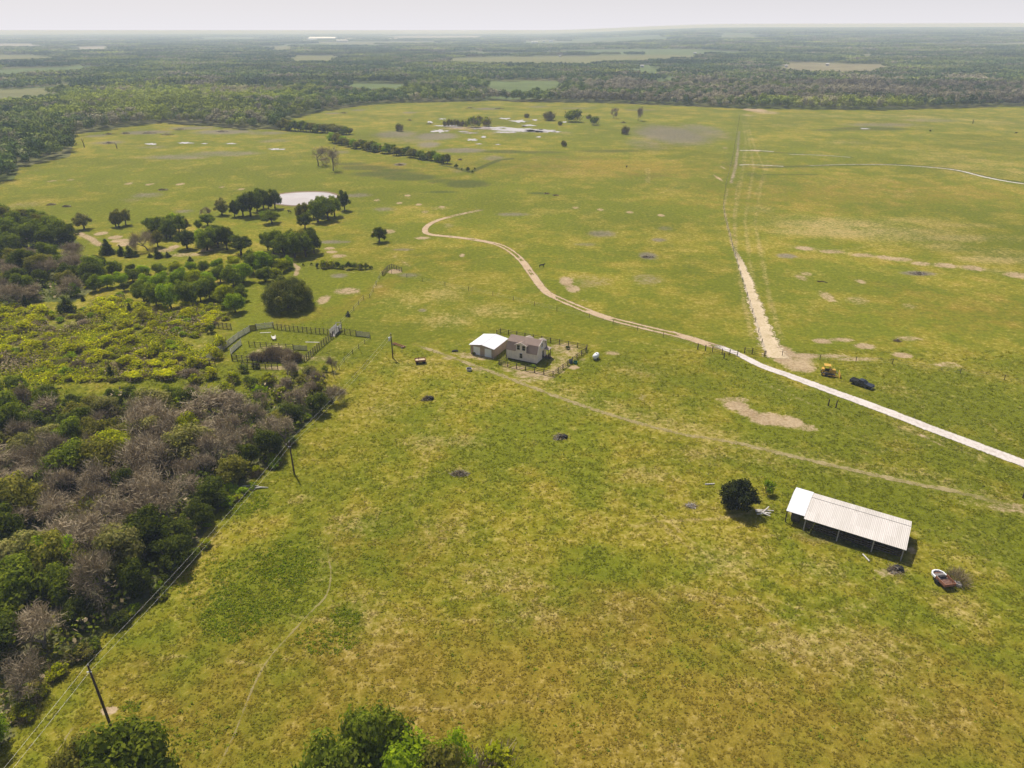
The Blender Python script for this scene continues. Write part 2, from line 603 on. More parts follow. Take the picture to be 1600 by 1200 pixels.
# purple-grey weed stands in the far meadows
for px, py, rx, ry, v in [
    (1050, 210, 60, 16, .8), (1010, 225, 40, 12, .5), (1100, 205, 40, 14, .6), (230, 207, 40, 3.5, .8), (300, 200, 40, 3, .7), (350, 206, 50, 4, .8), (420, 208, 40, 3, .6), (150, 212, 20, 3, .6), (170, 223, 26, 3, .7), (240, 230, 30, 3, .5), (280, 245, 60, 5, .6), (350, 240, 70, 5, .6), (260, 246, 20, 3, .7), (430, 220, 30, 4, .5),
    (620, 210, 40, 7, .7), (680, 213, 36, 6, .9), (670, 226, 20, 5, .8), (720, 235, 44, 4, .8), (650, 218, 50, 8, .5), (530, 238, 20, 3, .6), (625, 257, 10, 2.5, .9), (770, 247, 20, 5, .6), (720, 267, 20, 5, .4), (875, 262, 30, 8, .3),
    (920, 440, 50, 14, .4), (1010, 437, 30, 10, .5), (940, 365, 24, 6, .7), (1012, 400, 14, 6, .9), (915, 382, 20, 3, .6), (1040, 357, 16, 4, .6), (1030, 375, 12, 3, .8), (800, 335, 30, 3, .7), (640, 430, 20, 4, .6), (530, 431, 14, 4, .8), (520, 378, 24, 3, .8), (540, 378, 10, 2, .8), (1434, 427, 28, 4, .9), (1229, 400, 16, 4, .8), (230, 305, 30, 5, .6), (290, 330, 18, 3, .6), (210, 312, 40, 6, .35), (40, 320, 30, 6, .4), (600, 327, 20, 4, .6), (560, 305, 24, 4, .7), (630, 390, 20, 2, .7),
    (1450, 188, 50, 4, .5), (1380, 195, 70, 4, .6), (760, 170, 20, 1.8, .8), (560, 172, 14, 1.5, .7), (520, 177, 14, 1.5, .7), (640, 176, 14, 1.5, .7), (840, 167, 24, 1.5, .6), (900, 169, 30, 1.5, .6), (1000, 172, 30, 1.4, .6), (1560, 205, 60, 4, .3), (1000, 620, 20, 6, .3), (660, 485, 8, 3, .7),
]:
    blob("purple", px, py, rx, ry, v, 0.7)
# brownish olive thatch close to the camera
for px, py, rx, ry, v in [(700, 1080, 320, 120, .9), (1100, 1120, 360, 120, .85), (950, 980, 260, 70, .6), (1450, 1100, 240, 110, .7), (350, 1100, 160, 130, .7), (250, 1050, 100, 90, .5), (620, 870, 160, 60, .35), (640, 400, 90, 20, .25), (1300, 300, 260, 26, .4), (900, 262, 260, 16, .5), (600, 260, 60, 8, .5), (1500, 480, 120, 30, .4)]:
    blob("olive", px, py, rx, ry, v, 0.9)
# damp dark swales, plus two blobs painting the shade inside the open shed
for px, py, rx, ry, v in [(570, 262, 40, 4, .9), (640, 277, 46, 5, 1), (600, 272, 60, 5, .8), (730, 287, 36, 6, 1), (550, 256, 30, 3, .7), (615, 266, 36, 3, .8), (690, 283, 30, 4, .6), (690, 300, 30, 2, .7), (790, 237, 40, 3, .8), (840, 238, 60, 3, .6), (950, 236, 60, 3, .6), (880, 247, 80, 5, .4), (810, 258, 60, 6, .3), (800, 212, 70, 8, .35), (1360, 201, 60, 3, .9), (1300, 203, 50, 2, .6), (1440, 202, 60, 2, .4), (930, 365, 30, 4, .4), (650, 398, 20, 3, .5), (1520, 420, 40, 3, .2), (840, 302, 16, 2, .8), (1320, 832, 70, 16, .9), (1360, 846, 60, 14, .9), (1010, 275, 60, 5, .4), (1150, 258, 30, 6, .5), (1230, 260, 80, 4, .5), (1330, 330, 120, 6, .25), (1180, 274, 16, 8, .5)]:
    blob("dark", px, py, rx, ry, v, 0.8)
line("dark", [(690, 258), (715, 263), (735, 269), (760, 258), (780, 250), (800, 248)], 2.0, .9)
line("dark", [(1180, 236), (1290, 243), (1330, 246)], 1.8, .7)
line("dark", [(1190, 262), (1300, 258), (1400, 257), (1480, 263), (1560, 280), (1640, 291)], 2.4, .8)
line("dark", [(1195, 273), (1275, 273)], 1.6, .7)
line("dark", [(1128, 330), (1134, 268), (1150, 185)], 1.4, .26)
line("lush", [(1140, 300), (1150, 240), (1156, 172)], 5.0, .7)
line("purple", [(1142, 286), (1149, 262), (1153, 232), (1155, 205)], 1.1, .6)
line("dirt", [(1146, 392), (1136, 350), (1131, 325), (1137, 295)], .8, .5)
line("dirt", [(1150, 390), (1146, 345), (1150, 300), (1160, 262), (1163, 225)], .6, .42)
line("dirt", [(1142, 286), (1149, 262), (1153, 232)], 1.2, .5)
# ditch beside the gravel road, mown tracks
line("lush", [(1120, 560), (1200, 595), (1330, 645), (1600, 752)], 2.4, .9)
line("dirt", [(1195, 600), (1270, 632)], 0.9, .45)
line("straw", [(1410, 668), (1530, 715)], 1.6, .7)
line("dirt", [(1440, 680), (1472, 696)], 0.6, .6)
line("dirt", [(880, 573), (845, 585), (790, 578), (790, 570)], 1.2, .55)
for off in (-10, 6, 22):
    line("straw", [(1163 + off * .2, 190), (1170 + off * .4, 230), (1172 + off, 262), (1165 + off, 300), (1158 + off, 345), (1163 + off * 1.2, 400), (1175 + off * 1.3, 470), (1190 + off * 1.4, 530)], 0.7, .75)
line("straw", [(1200, 250), (1196, 275), (1180, 305)], 0.7, .6)
line("straw", [(1010, 262), (1010, 285)], 0.6, .9)
line("straw", [(1014, 262), (1014, 285)], 0.6, .9)
for k in range(9):
    line("straw", [(1400 + 18 * k, 232 + 3 * k), (1500 + 10 * k, 240 + 3.5 * k), (1620, 238 + 6 * k)], 1.0, .5)
line("straw", [(845, 597), (1000, 652), (1150, 690), (1330, 735), (1470, 752), (1600, 800)], 3.0, .55)
line("dirt", [(615, 400), (640, 416)], 1.0, .4)
line("dirt", [(455, 410), (466, 418), (462, 430)], 0.9, .8)
line("dirt", [(118, 362), (140, 372), (156, 383)], 1.6, .8)
line("olive", [(450, 500), (545, 480), (610, 440)], 4, .5)

line('straw', [(1240, 386), (1350, 399), (1440, 411), (1520, 419), (1640, 434)], 2.2, .7)
# faint cattle trails and tyre marks
rt = random.Random(5)
for _ in range(26):
    px, py = rt.uniform(200, 1600), rt.uniform(300, 1150)
    pts, an = [], rt.uniform(-.5, .5)
    for k in range(9):
        pts.append((px, py))
        px += math.cos(an) * 28
        py += math.sin(an) * 16
        an += rt.uniform(-.35, .35)
    if min(p[1] for p in pts) > 230:
        line("straw", pts, 0.28, rt.uniform(.45, .9), .9)
for off in (-.8, .8):
    for arc_ in ([(1345, 602), (1400, 612), (1440, 630), (1430, 655), (1380, 650)], [(1311, 590), (1280, 575), (1240, 562)], [(1420, 885), (1380, 930), (1290, 960), (1180, 930), (1090, 860), (1010, 790)], [(760, 575), (730, 600), (690, 640), (670, 700), (640, 790)], [(1600, 640), (1520, 625), (1450, 610), (1370, 605)]):
        W_ = smooth_path([G(*p) for p in arc_], 8)
        line("straw", [(x + off * .6, y + off * .7) for x, y in W_], 0.22, .6, .9, world=True)
# woodland floor
wood_floor = [
    [(-200, 618), (60, 632), (120, 648), (300, 645), (400, 645), (470, 618), (515, 606), (525, 625), (470, 672), (405, 740), (350, 785), (310, 850), (235, 935), (150, 1000), (60, 1060), (30, 1110), (-10, 1210), (-500, 1500), (-700, 900)],
    [(-200, 385), (0, 392), (60, 392), (118, 388), (125, 380), (100, 362), (50, 350), (0, 345), (-200, 340)],
    [(-200, 490), (0, 482), (70, 472), (115, 472), (165, 442), (160, 422), (100, 402), (0, 398), (-200, 398)]]
for pl in wood_floor:
    chan["forest"] = np.maximum(chan["forest"], inside(PXg, PYg, pl) * 0.85)
scrub_poly = [(-200, 615), (300, 590), (322, 560), (345, 535), (318, 515), (372, 492), (340, 478), (230, 492), (190, 462), (110, 492), (0, 480), (-200, 485)]
chan["lush"] = np.maximum(chan["lush"], inside(PXg, PYg, scrub_poly) * 0.35)
chan["straw"] = np.maximum(chan["straw"], inside(PXg, PYg, scrub_poly) * 0.30)
beyond = (PYg < forest_y(PXg)) & (GY > 60)
chan["forest"] = np.where(beyond, 1.0, chan["forest"])
for poly, kind in FIELDS:
    m = inside(*warp(GX, GY), poly)
    chan["forest"][m] = 0
    chan["field"][m] = (0.2, 0.45, 0.7, 1.0)[kind]
op_ = beyond & opening(GX, GY)
chan['forest'][op_] = 0
chan['field'][op_] = np.where(np.sin(GX[op_] * .0011 + GY[op_] * .0006) > 0, 0.2, 0.45)
for k in chan:
    chan[k] = np.clip(chan[k], 0, 1.25)

LUSH = (0.134, 0.146, 0.008)
YEL = (0.232, 0.198, 0.012)
OLIVE = (0.226, 0.158, 0.020)
STRAW = (0.380, 0.285, 0.120)
DIRT = (0.455, 0.340, 0.210)
PURP = (0.190, 0.160, 0.115)


def pasture_colour(gb, P, aS, aLu, aO):
    """grass colour: lush / yellowing / olive thatch / straw, by nested patches"""
    nL = gb.noise(P, 0.014, 4, 0.55)
    nL2 = gb.noise(P, 0.045, 5, 0.6, off=(91, 37, 5))
    nM = gb.noise(P, 0.14, 5, 0.62, off=(13, 7, 2))
    nS = gb.noise(P, 0.75, 5, 0.66)
    nT = gb.noise(P, 1.9, 4, 0.7, off=(3, 9, 4))
    nF = gb.noise(P, 5.2, 3, 0.7)
    mY = gb.math('ADD', gb.math('MULTIPLY', nL2, 0.55), gb.math('MULTIPLY', nM, 0.45))
    mY = gb.math('SUBTRACT', mY, gb.math('MULTIPLY', aLu, 0.16))
    c = gb.mix(gb.step(mY, 0.42, 0.64), LUSH, YEL)
    # olive thatch
    fo = gb.math('ADD', gb.math('MULTIPLY', aO, 0.55), gb.math('MULTIPLY', gb.math('SUBTRACT', nM, 0.5), 0.9))
    fo = gb.math('ADD', fo, gb.math('MULTIPLY', gb.math('SUBTRACT', nL, 0.45), 0.9))
    c = gb.mix(gb.math('MULTIPLY', gb.step(fo, 0.05, 0.55), 0.85), c, OLIVE)
    # dry straw mottling: patches at tens of metres, broken into tufts
    fs = gb.math('MULTIPLY', gb.math('SUBTRACT', nL2, 0.5), 1.05)
    fs = gb.math('ADD', fs, gb.math('MULTIPLY', gb.math('SUBTRACT', nM, 0.5), 0.85))
    fs = gb.math('ADD', fs, gb.math('MULTIPLY', gb.math('SUBTRACT', nS, 0.5), 1.5))
    fs = gb.math('ADD', fs, gb.math('MULTIPLY', gb.math('SUBTRACT', nT, 0.5), 1.4))
    fs = gb.math('ADD', fs, gb.math('MULTIPLY', aS, 0.44))
    fs = gb.math('SUBTRACT', fs, gb.math('MULTIPLY', aLu, 0.12))
    c = gb.mix(gb.math('MULTIPLY', gb.step(fs, 0.0, 0.86), 0.72), c, STRAW)
    return c, nL, nL2, nM, nS, nT, nF


gb = NT("pasture")
P = gb.pos()
a1 = gb.n('ShaderNodeAttribute', attribute_name="cover")
a2 = gb.n('ShaderNodeAttribute', attribute_name="state")
s1 = gb.n('ShaderNodeSeparateColor')
s2 = gb.n('ShaderNodeSeparateColor')
gb.put(s1.inputs[0], a1.outputs['Color'])
gb.put(s2.inputs[0], a2.outputs['Color'])
aD, aS, aLu, aP = s1.outputs[0], s1.outputs[1], s1.outputs[2], a1.outputs['Alpha']
aO, aF, aFi, aK = s2.outputs[0], s2.outputs[1], s2.outputs[2], a2.outputs['Alpha']
c, nL, nL2, nM, nS, nT, nF = pasture_colour(gb, P, aS, aLu, aO)
# weed stands
fp = gb.math('ADD', gb.math('MULTIPLY', aP, 0.78), gb.math('MULTIPLY', gb.math('SUBTRACT', nM, 0.5), 0.5))
fp = gb.math('ADD', fp, gb.math('MULTIPLY', gb.math('SUBTRACT', nS, 0.5), 0.8))
c = gb.mix(gb.math('MULTIPLY', gb.step(fp, 0.2, 0.62), 0.8), c, PURP)
# damp ground, and the shade painted on the shed floor
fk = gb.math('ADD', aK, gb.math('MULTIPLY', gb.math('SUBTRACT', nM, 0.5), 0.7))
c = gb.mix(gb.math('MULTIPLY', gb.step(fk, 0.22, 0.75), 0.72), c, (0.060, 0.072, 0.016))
# darker clumps and gaps, with tuft shadows painted in as dark spots
tuft = gb.math('ADD', gb.math('MULTIPLY', nS, 0.45), gb.math('ADD', gb.math('MULTIPLY', nT, 0.35), gb.math('MULTIPLY', nF, 0.2)))
k1 = gb.lin(tuft, 0.34, 0.66, 0.56, 1.50)
clump = gb.step(gb.noise(P, 0.9, 3, 0.65, off=(55, 1, 8)), 0.58, 0.70)
clump = gb.math('MULTIPLY', clump, gb.step(nM, 0.42, 0.6))
k1 = gb.math('MULTIPLY', k1, gb.math('SUBTRACT', 1.0, gb.math('MULTIPLY', clump, 0.18)))
k1 = gb.math('MULTIPLY', k1, gb.lin(nL, 0.35, 0.65, 0.88, 1.10))
cx = gb.n('ShaderNodeCombineXYZ')
for i in range(3):
    gb.put(cx.inputs[i], k1)
c = gb.vmul(c, cx.outputs[0])
# bare dirt
fd = gb.math('ADD', gb.math('MULTIPLY', aD, 1.18), gb.math('MULTIPLY', gb.math('SUBTRACT', nS, 0.5), 1.1))
fd = gb.math('ADD', fd, gb.math('MULTIPLY', gb.math('SUBTRACT', nT, 0.5), 0.9))
fd = gb.math('ADD', fd, gb.math('MULTIPLY', gb.math('SUBTRACT', nM, 0.5), 0.7))
dcol = gb.mix(gb.step(gb.math('ADD', gb.math('MULTIPLY', nT, 0.6), gb.math('MULTIPLY', nM, 0.4)), 0.38, 0.62), (0.30, 0.205, 0.115), DIRT)
c = gb.mix(gb.math('MULTIPLY', gb.step(fd, 0.36, 0.95), 0.92), c, dcol)
# woodland floor and distant fields
ff = gb.math('ADD', aF, gb.math('MULTIPLY', gb.math('SUBTRACT', nS, 0.5), 0.3))
fl = gb.mix(gb.step(gb.noise(P, 0.012, 4, 0.6), 0.42, 0.6), (0.105, 0.122, 0.030), (0.15, 0.14, 0.06))
c = gb.mix(gb.step(ff, 0.35, 0.7), c, fl)
rp = gb.n('ShaderNodeValToRGB')
rp.color_ramp.interpolation = 'CONSTANT'
e = rp.color_ramp.elements
e[0].position, e[0].color = 0.0, (0.112, 0.142, 0.046, 1)
e[1].position, e[1].color = 0.32, (0.165, 0.162, 0.062, 1)
e2 = e.new(0.57)
e2.color = (0.20, 0.175, 0.09, 1)
e3 = e.new(0.85)
e3.color = (0.30, 0.27, 0.20, 1)
gb.put(rp.inputs[0], aFi)
kf = gb.lin(gb.noise(P, 0.02, 4, 0.6), 0.3, 0.7, 0.8, 1.2)
cf = gb.n('ShaderNodeCombineXYZ')
for i in range(3):
    gb.put(cf.inputs[i], kf)
c = gb.mix(gb.step(aFi, 0.08, 0.14), c, gb.vmul(rp.outputs[0], cf.outputs[0]))
hh = gb.math('ADD', gb.math('MULTIPLY', nS, 0.5), gb.math('ADD', gb.math('MULTIPLY', nT, 0.35), gb.math('MULTIPLY', nF, 0.15)))
MAT_GROUND = gb.done(gb.bsdf(c, 0.95, 0, 0.05, gb.bump(hh, 0.9, 0.42)))

gme = mesh_np("ground", np.stack([GX, GY, GZ], -1), faces4=q, mats=[MAT_GROUND], smooth=True)
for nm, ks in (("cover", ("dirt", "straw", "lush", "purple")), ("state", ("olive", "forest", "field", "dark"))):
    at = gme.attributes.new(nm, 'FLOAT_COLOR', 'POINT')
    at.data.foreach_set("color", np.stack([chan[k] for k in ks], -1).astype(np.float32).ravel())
ground = link(bpy.data.objects.new("ground", gme))
tag(ground, kind="structure")
KEEP = {k: chan[k].copy() for k in ('dirt', 'straw', 'lush', 'olive', 'forest', 'purple')}
del chan, AA, RR, PXg, PYg, DD, q, beyond


# ================================================================== ROADS, TRACKS, PATHS
ROADS = []


def strip(name, pts, width, mat, z, step=1.0, cols=9, jitter=0.0):
    """a flat ribbon laid on the ground; uv = (across -1..1, metres along)"""
    P = smooth_path(pts, 14)
    ROADS.append((P, (max(width) if isinstance(width, list) else width) * .42))
    P = [np.array(p) for p in P]
    d = np.cumsum([0] + [np.linalg.norm(P[i + 1] - P[i]) for i in range(len(P) - 1)])
    n = max(2, int(d[-1] / step))
    s = np.linspace(0, d[-1], n)
    X = np.interp(s, d, [p[0] for p in P])
    Y = np.interp(s, d, [p[1] for p in P])
    tx, ty = np.gradient(X), np.gradient(Y)
    L = np.hypot(tx, ty)
    nx, ny = ty / L, -tx / L
    w = np.interp(s / d[-1], np.linspace(0, 1, len(width)), width) if isinstance(width, (list, tuple)) else np.full(n, width)
    u = np.linspace(-1, 1, cols)
    V = np.stack([X[:, None] + nx[:, None] * u * w[:, None] / 2, Y[:, None] + ny[:, None] * u * w[:, None] / 2, np.full((n, cols), z)], -1)
    iy, ix = np.meshgrid(np.arange(n - 1), np.arange(cols - 1), indexing='ij')
    q = np.stack([iy * cols + ix, iy * cols + ix + 1, (iy + 1) * cols + ix + 1, (iy + 1) * cols + ix], -1).reshape(-1, 4)
    a = V.reshape(-1, 3)
    f0 = q[0]
    if np.cross(a[f0[1]] - a[f0[0]], a[f0[2]] - a[f0[0]])[2] < 0:
        q = q[:, ::-1]
    me = mesh_np(name, V, faces4=q, mats=[mat], smooth=True)
    uv = me.attributes.new("uvw", 'FLOAT_VECTOR', 'POINT')
    U = np.stack([np.broadcast_to(u, (n, cols)), np.broadcast_to(s[:, None], (n, cols)), np.broadcast_to((s / d[-1])[:, None], (n, cols))], -1)
    uv.data.foreach_set("vector", U.astype(np.float32).ravel())
    o = link(bpy.data.objects.new(name, me))
    return tag(o, kind="structure")


def track_mat(name, ca, cb, kind, edge=0.75, rag=0.5, fade=(0.0, 0.0), strength=1.0):
    b = NT(name)
    P = b.pos()
    at = b.n('ShaderNodeAttribute', attribute_name="uvw")
    sp = b.n('ShaderNodeSeparateXYZ')
    b.put(sp.inputs[0], at.outputs['Vector'])
    u = b.math('ABSOLUTE', sp.outputs[0])
    n1 = b.noise(P, 0.35, 4, 0.6)
    n2 = b.noise(P, 1.6, 4, 0.7)
    n3 = b.noise(P, 6.0, 3, 0.7)
    nn = b.math('ADD', b.math('MULTIPLY', b.math('SUBTRACT', n1, 0.5), 0.7), b.math('MULTIPLY', b.math('SUBTRACT', n2, 0.5), 0.8))
    if kind == 'full':
        base = b.math('SUBTRACT', edge, u)
    else:                                   # two wheel ruts with grass between
        base = b.math('SUBTRACT', edge, b.math('ABSOLUTE', b.math('SUBTRACT', u, 0.5)))
        if kind == 'mixed':
            n0 = b.step(b.noise(P, 0.05, 3, 0.5), 0.45, 0.6)
            b2 = b.math('SUBTRACT', edge * 2.6, u)
            base = b.math('MAXIMUM', base, b.math('MULTIPLY', b2, b.math('MULTIPLY', n0, 0.8)))
    f = b.math('ADD', base, b.math('MULTIPLY', nn, rag))
    al = b.step(f, 0.0, 0.16)
    if fade[0]:
        al = b.math('MULTIPLY', al, b.step(b.math('ADD', sp.outputs[2], b.math('MULTIPLY', nn, 0.05)), 0.0, fade[0]))
    if fade[1]:
        al = b.math('MULTIPLY', al, b.step(b.math('ADD', sp.outputs[2], b.math('MULTIPLY', nn, 0.05)), 1.0, 1.0 - fade[1]))
    if strength < 1:
        al = b.math('MULTIPLY', al, b.lin(n1, 0.35, 0.6, strength * 0.5, strength))
    k = b.math('ADD', b.math('MULTIPLY', n2, 0.5), b.math('ADD', b.math('MULTIPLY', n3, 0.2), b.math('MULTIPLY', n1, 0.3)))
    col = b.mix(b.step(k, 0.36, 0.62), ca, cb)
    if kind == 'full':
        rut = b.step(b.math('ABSOLUTE', b.math('SUBTRACT', u, 0.42)), 0.28, 0.08)
        col = b.mix(b.math('MULTIPLY', rut, 0.35), col, cb)
    sh = b.bsdf(col, 0.95, 0, 0.05, b.bump(n3, 0.5, 0.06))
    tr = b.n('ShaderNodeBsdfTransparent').outputs[0]
    mxs = b.n('ShaderNodeMixShader')
    b.put(mxs.inputs[0], al)
    b.t.links.new(tr, mxs.inputs[1])
    b.t.links.new(sh, mxs.inputs[2])
    return b.done(mxs.outputs[0])


M_GRAVEL = track_mat("white_gravel", (0.42, 0.36, 0.31), (0.63, 0.57, 0.515), 'full', 0.78, 0.42, (0.05, 0))
M_DIRT = track_mat("tan_dirt", (0.36, 0.25, 0.15), (0.50, 0.375, 0.245), 'mixed', 0.29, 0.50, (0.03, 0.02))
M_BARE = track_mat("bare_earth", (0.40, 0.31, 0.17), (0.58, 0.465, 0.315), 'full', 0.58, 1.5, (0.0, 0.30))
M_FAINT = track_mat("worn_grass", (0.31, 0.25, 0.09), (0.43, 0.34, 0.18), 'full', 0.42, 1.25, (0.05, 0.1), 0.72)
M_PATH = track_mat("trodden_path", (0.34, 0.27, 0.12), (0.42, 0.34, 0.17), 'full', 0.38, 1.8, (0.02, 0.2), 0.48)
M_DITCH = track_mat("ditch_mud", (0.30, 0.26, 0.20), (0.62, 0.58, 0.52), 'full', 0.6, 0.9, (0.06, 0.02))

gp = lambda L: [G(*p) for p in L]
strip("gravel_road", gp([(1112, 538), (1150, 552), (1188, 571), (1230, 586), (1290, 608), (1380, 641), (1450, 668), (1530, 698), (1610, 728), (1760, 784)]), [2.4, 3.5, 3.8, 3.8], M_GRAVEL, 0.06)
strip("dirt_track", gp([(1140, 548), (1100, 536), (1060, 524), (1000, 510), (940, 494), (880, 470), (852, 455), (832, 430), (812, 404), (785, 385), (750, 376), (705, 370), (675, 367), (664, 362), (668, 353), (685, 344), (715, 336), (757, 327)]), [3.8, 3.5, 3.3, 3.2, 3.0, 2.6], M_DIRT, 0.05)
strip("bare_strip", gp([(1216, 560), (1204, 540), (1192, 510), (1178, 470), (1163, 425), (1150, 395), (1144, 380)]), [9.5, 7.0, 6.0, 5.0, 3.6, 1.4], M_BARE, 0.04)
strip("meadow_lane", gp([(640, 536), (690, 553), (740, 571), (800, 593), (860, 616), (960, 650), (1060, 677), (1150, 692), (1260, 718), (1400, 750), (1500, 770), (1610, 798)]), 3.0, M_FAINT, 0.05)
strip("cattle_path", gp([(330, 1220), (365, 1150), (395, 1075), (420, 1030), (455, 990), (480, 962), (510, 930), (517, 895), (512, 860), (520, 835)]), 0.62, M_PATH, 0.04, 0.5)
strip("side_path", gp([(60, 1230), (95, 1165), (120, 1130)]), 0.45, M_PATH, 0.04, 0.5)
strip("drainage_ditch", gp([(1640, 291), (1590, 286), (1540, 277), (1500, 267), (1460, 262), (1400, 258), (1330, 257), (1260, 259)]), [3.6, 3.6, 3.0, 2.0, 1.4, 1.0], M_DITCH, 0.05)
strip("side_ditch", gp([(1154, 235), (1185, 235.5), (1210, 237)]), 3.0, M_DITCH, 0.05)
strip("cross_ditch", gp([(1153, 258), (1175, 257.5), (1225, 260)]), 2.2, M_DITCH, 0.05)
strip("field_ditch", gp([(1230, 241), (1290, 243), (1330, 246)]), 1.6, M_DITCH, 0.05)

# ================================================================== WATER
wb = NT("muddy_water")
wp = wb.pos()
wcol = wb.mix(wb.step(wb.noise(wp, 0.08, 4, 0.6), 0.4, 0.62), (0.53, 0.445, 0.395), (0.60, 0.52, 0.47))
M_WATER = wb.done(wb.bsdf(wcol, 0.07, 0, 0.6, wb.bump(wb.noise(wp, 1.2, 3, 0.6), 0.12, 0.02)))
wb = NT("mud_bank")
M_MUD = wb.done(wb.bsdf(wb.mix(wb.noise(wb.pos(), 0.9, 4, 0.6), (0.13, 0.09, 0.05), (0.28, 0.20, 0.12)), 0.9, 0, 0.1))


def pool(name, outline, z, mat, rough=0.06, sub=5):
    P = outline + [outline[0]]
    P = smooth_path(P, sub)[:-1]
    cxp = sum(p[0] for p in P) / len(P)
    cyp = sum(p[1] for p in P) / len(P)
    vs = [(cxp, cyp, z)]
    for i, (x, y) in enumerate(P):
        k = 1 + rough * random.uniform(-1, 1)
        vs.append((cxp + (x - cxp) * k, cyp + (y - cyp) * k, z))
    n = len(P)
    fs = [(0, 1 + i, 1 + (i + 1) % n) for i in range(n)]
    a = np.array(vs)
    if np.cross(a[fs[0][1]] - a[0], a[fs[0][2]] - a[0])[2] < 0:
        fs = [f[::-1] for f in fs]
    me = bpy.data.meshes.new(name)
    me.from_pydata(vs, [], fs)
    me.materials.append(mat)
    o = link(bpy.data.objects.new(name, me))
    return tag(o, kind="structure")


pond_px = [(418, 314), (424, 308), (436, 304.5), (455, 302), (480, 300.8), (505, 301), (520, 303.5), (527, 307), (520, 312), (505, 317), (490, 321), (470, 321.5), (448, 320.5), (428, 318)]
pool("pond_bank", gp([(800 + (x - 472) * 1.07 + (472 - 800), 311 + (y - 311) * 1.16 - 0.4) for x, y in pond_px]), 0.05, M_MUD, 0.02)
pool("pond", gp(pond_px), 0.12, M_WATER, 0.006)
puddles = [
    (808, 203, 52, 3.6), (848, 205, 34, 2.6), (768, 200, 32, 2.6), (790, 207, 24, 1.4), (735, 208, 12, 1.2), (826, 196, 14, 1.3), (812, 189.5, 16, 2.2), (790, 185.5, 9, 1.6), (836, 187.5, 6, 1.2), (688, 205, 14, 2.2), (672, 190.8, 5, 1.6), (702, 197, 24, 1.3), (738, 218.5, 9, 2.0), (756, 214, 5, 1.6), (724, 205.5, 8, 1.2), (842, 214, 5, 1.0), (748, 225, 5, .8), (778, 226, 4, .8), (690, 186, 6, 1.0), (882, 191, 5, 1.2), (870, 206, 8, 1.2),
    (236, 225.3, 9, 1.6), (290, 223.4, 14, 1.3), (432, 233.3, 13, 1.5), (362, 224.6, 10, .9), (1351, 201.2, 8, .9), (320, 224.5, 6, .7), (714, 199.5, 10, 1.0)]
for i, (x, y, rx, ry) in enumerate(puddles):
    n = 19
    pts = []
    for k in range(n):
        t = 2 * math.pi * k / n
        kk = random.uniform(0.45, 1.2)
        pts.append(G(x + rx * kk * math.cos(t), y + ry * kk * math.sin(t)))
    pool("marsh_water", pts, 0.10, M_WATER, 0.14, 4)

# ================================================================== GRASS TUFTS
def sample(k, x, y):
    ai = np.clip(np.searchsorted(ANG, np.arctan2(x, y)), 0, nA - 1)
    ri = np.clip(np.searchsorted(RAD, np.hypot(x, y)), 0, nR - 1)
    return KEEP[k][ri, ai]


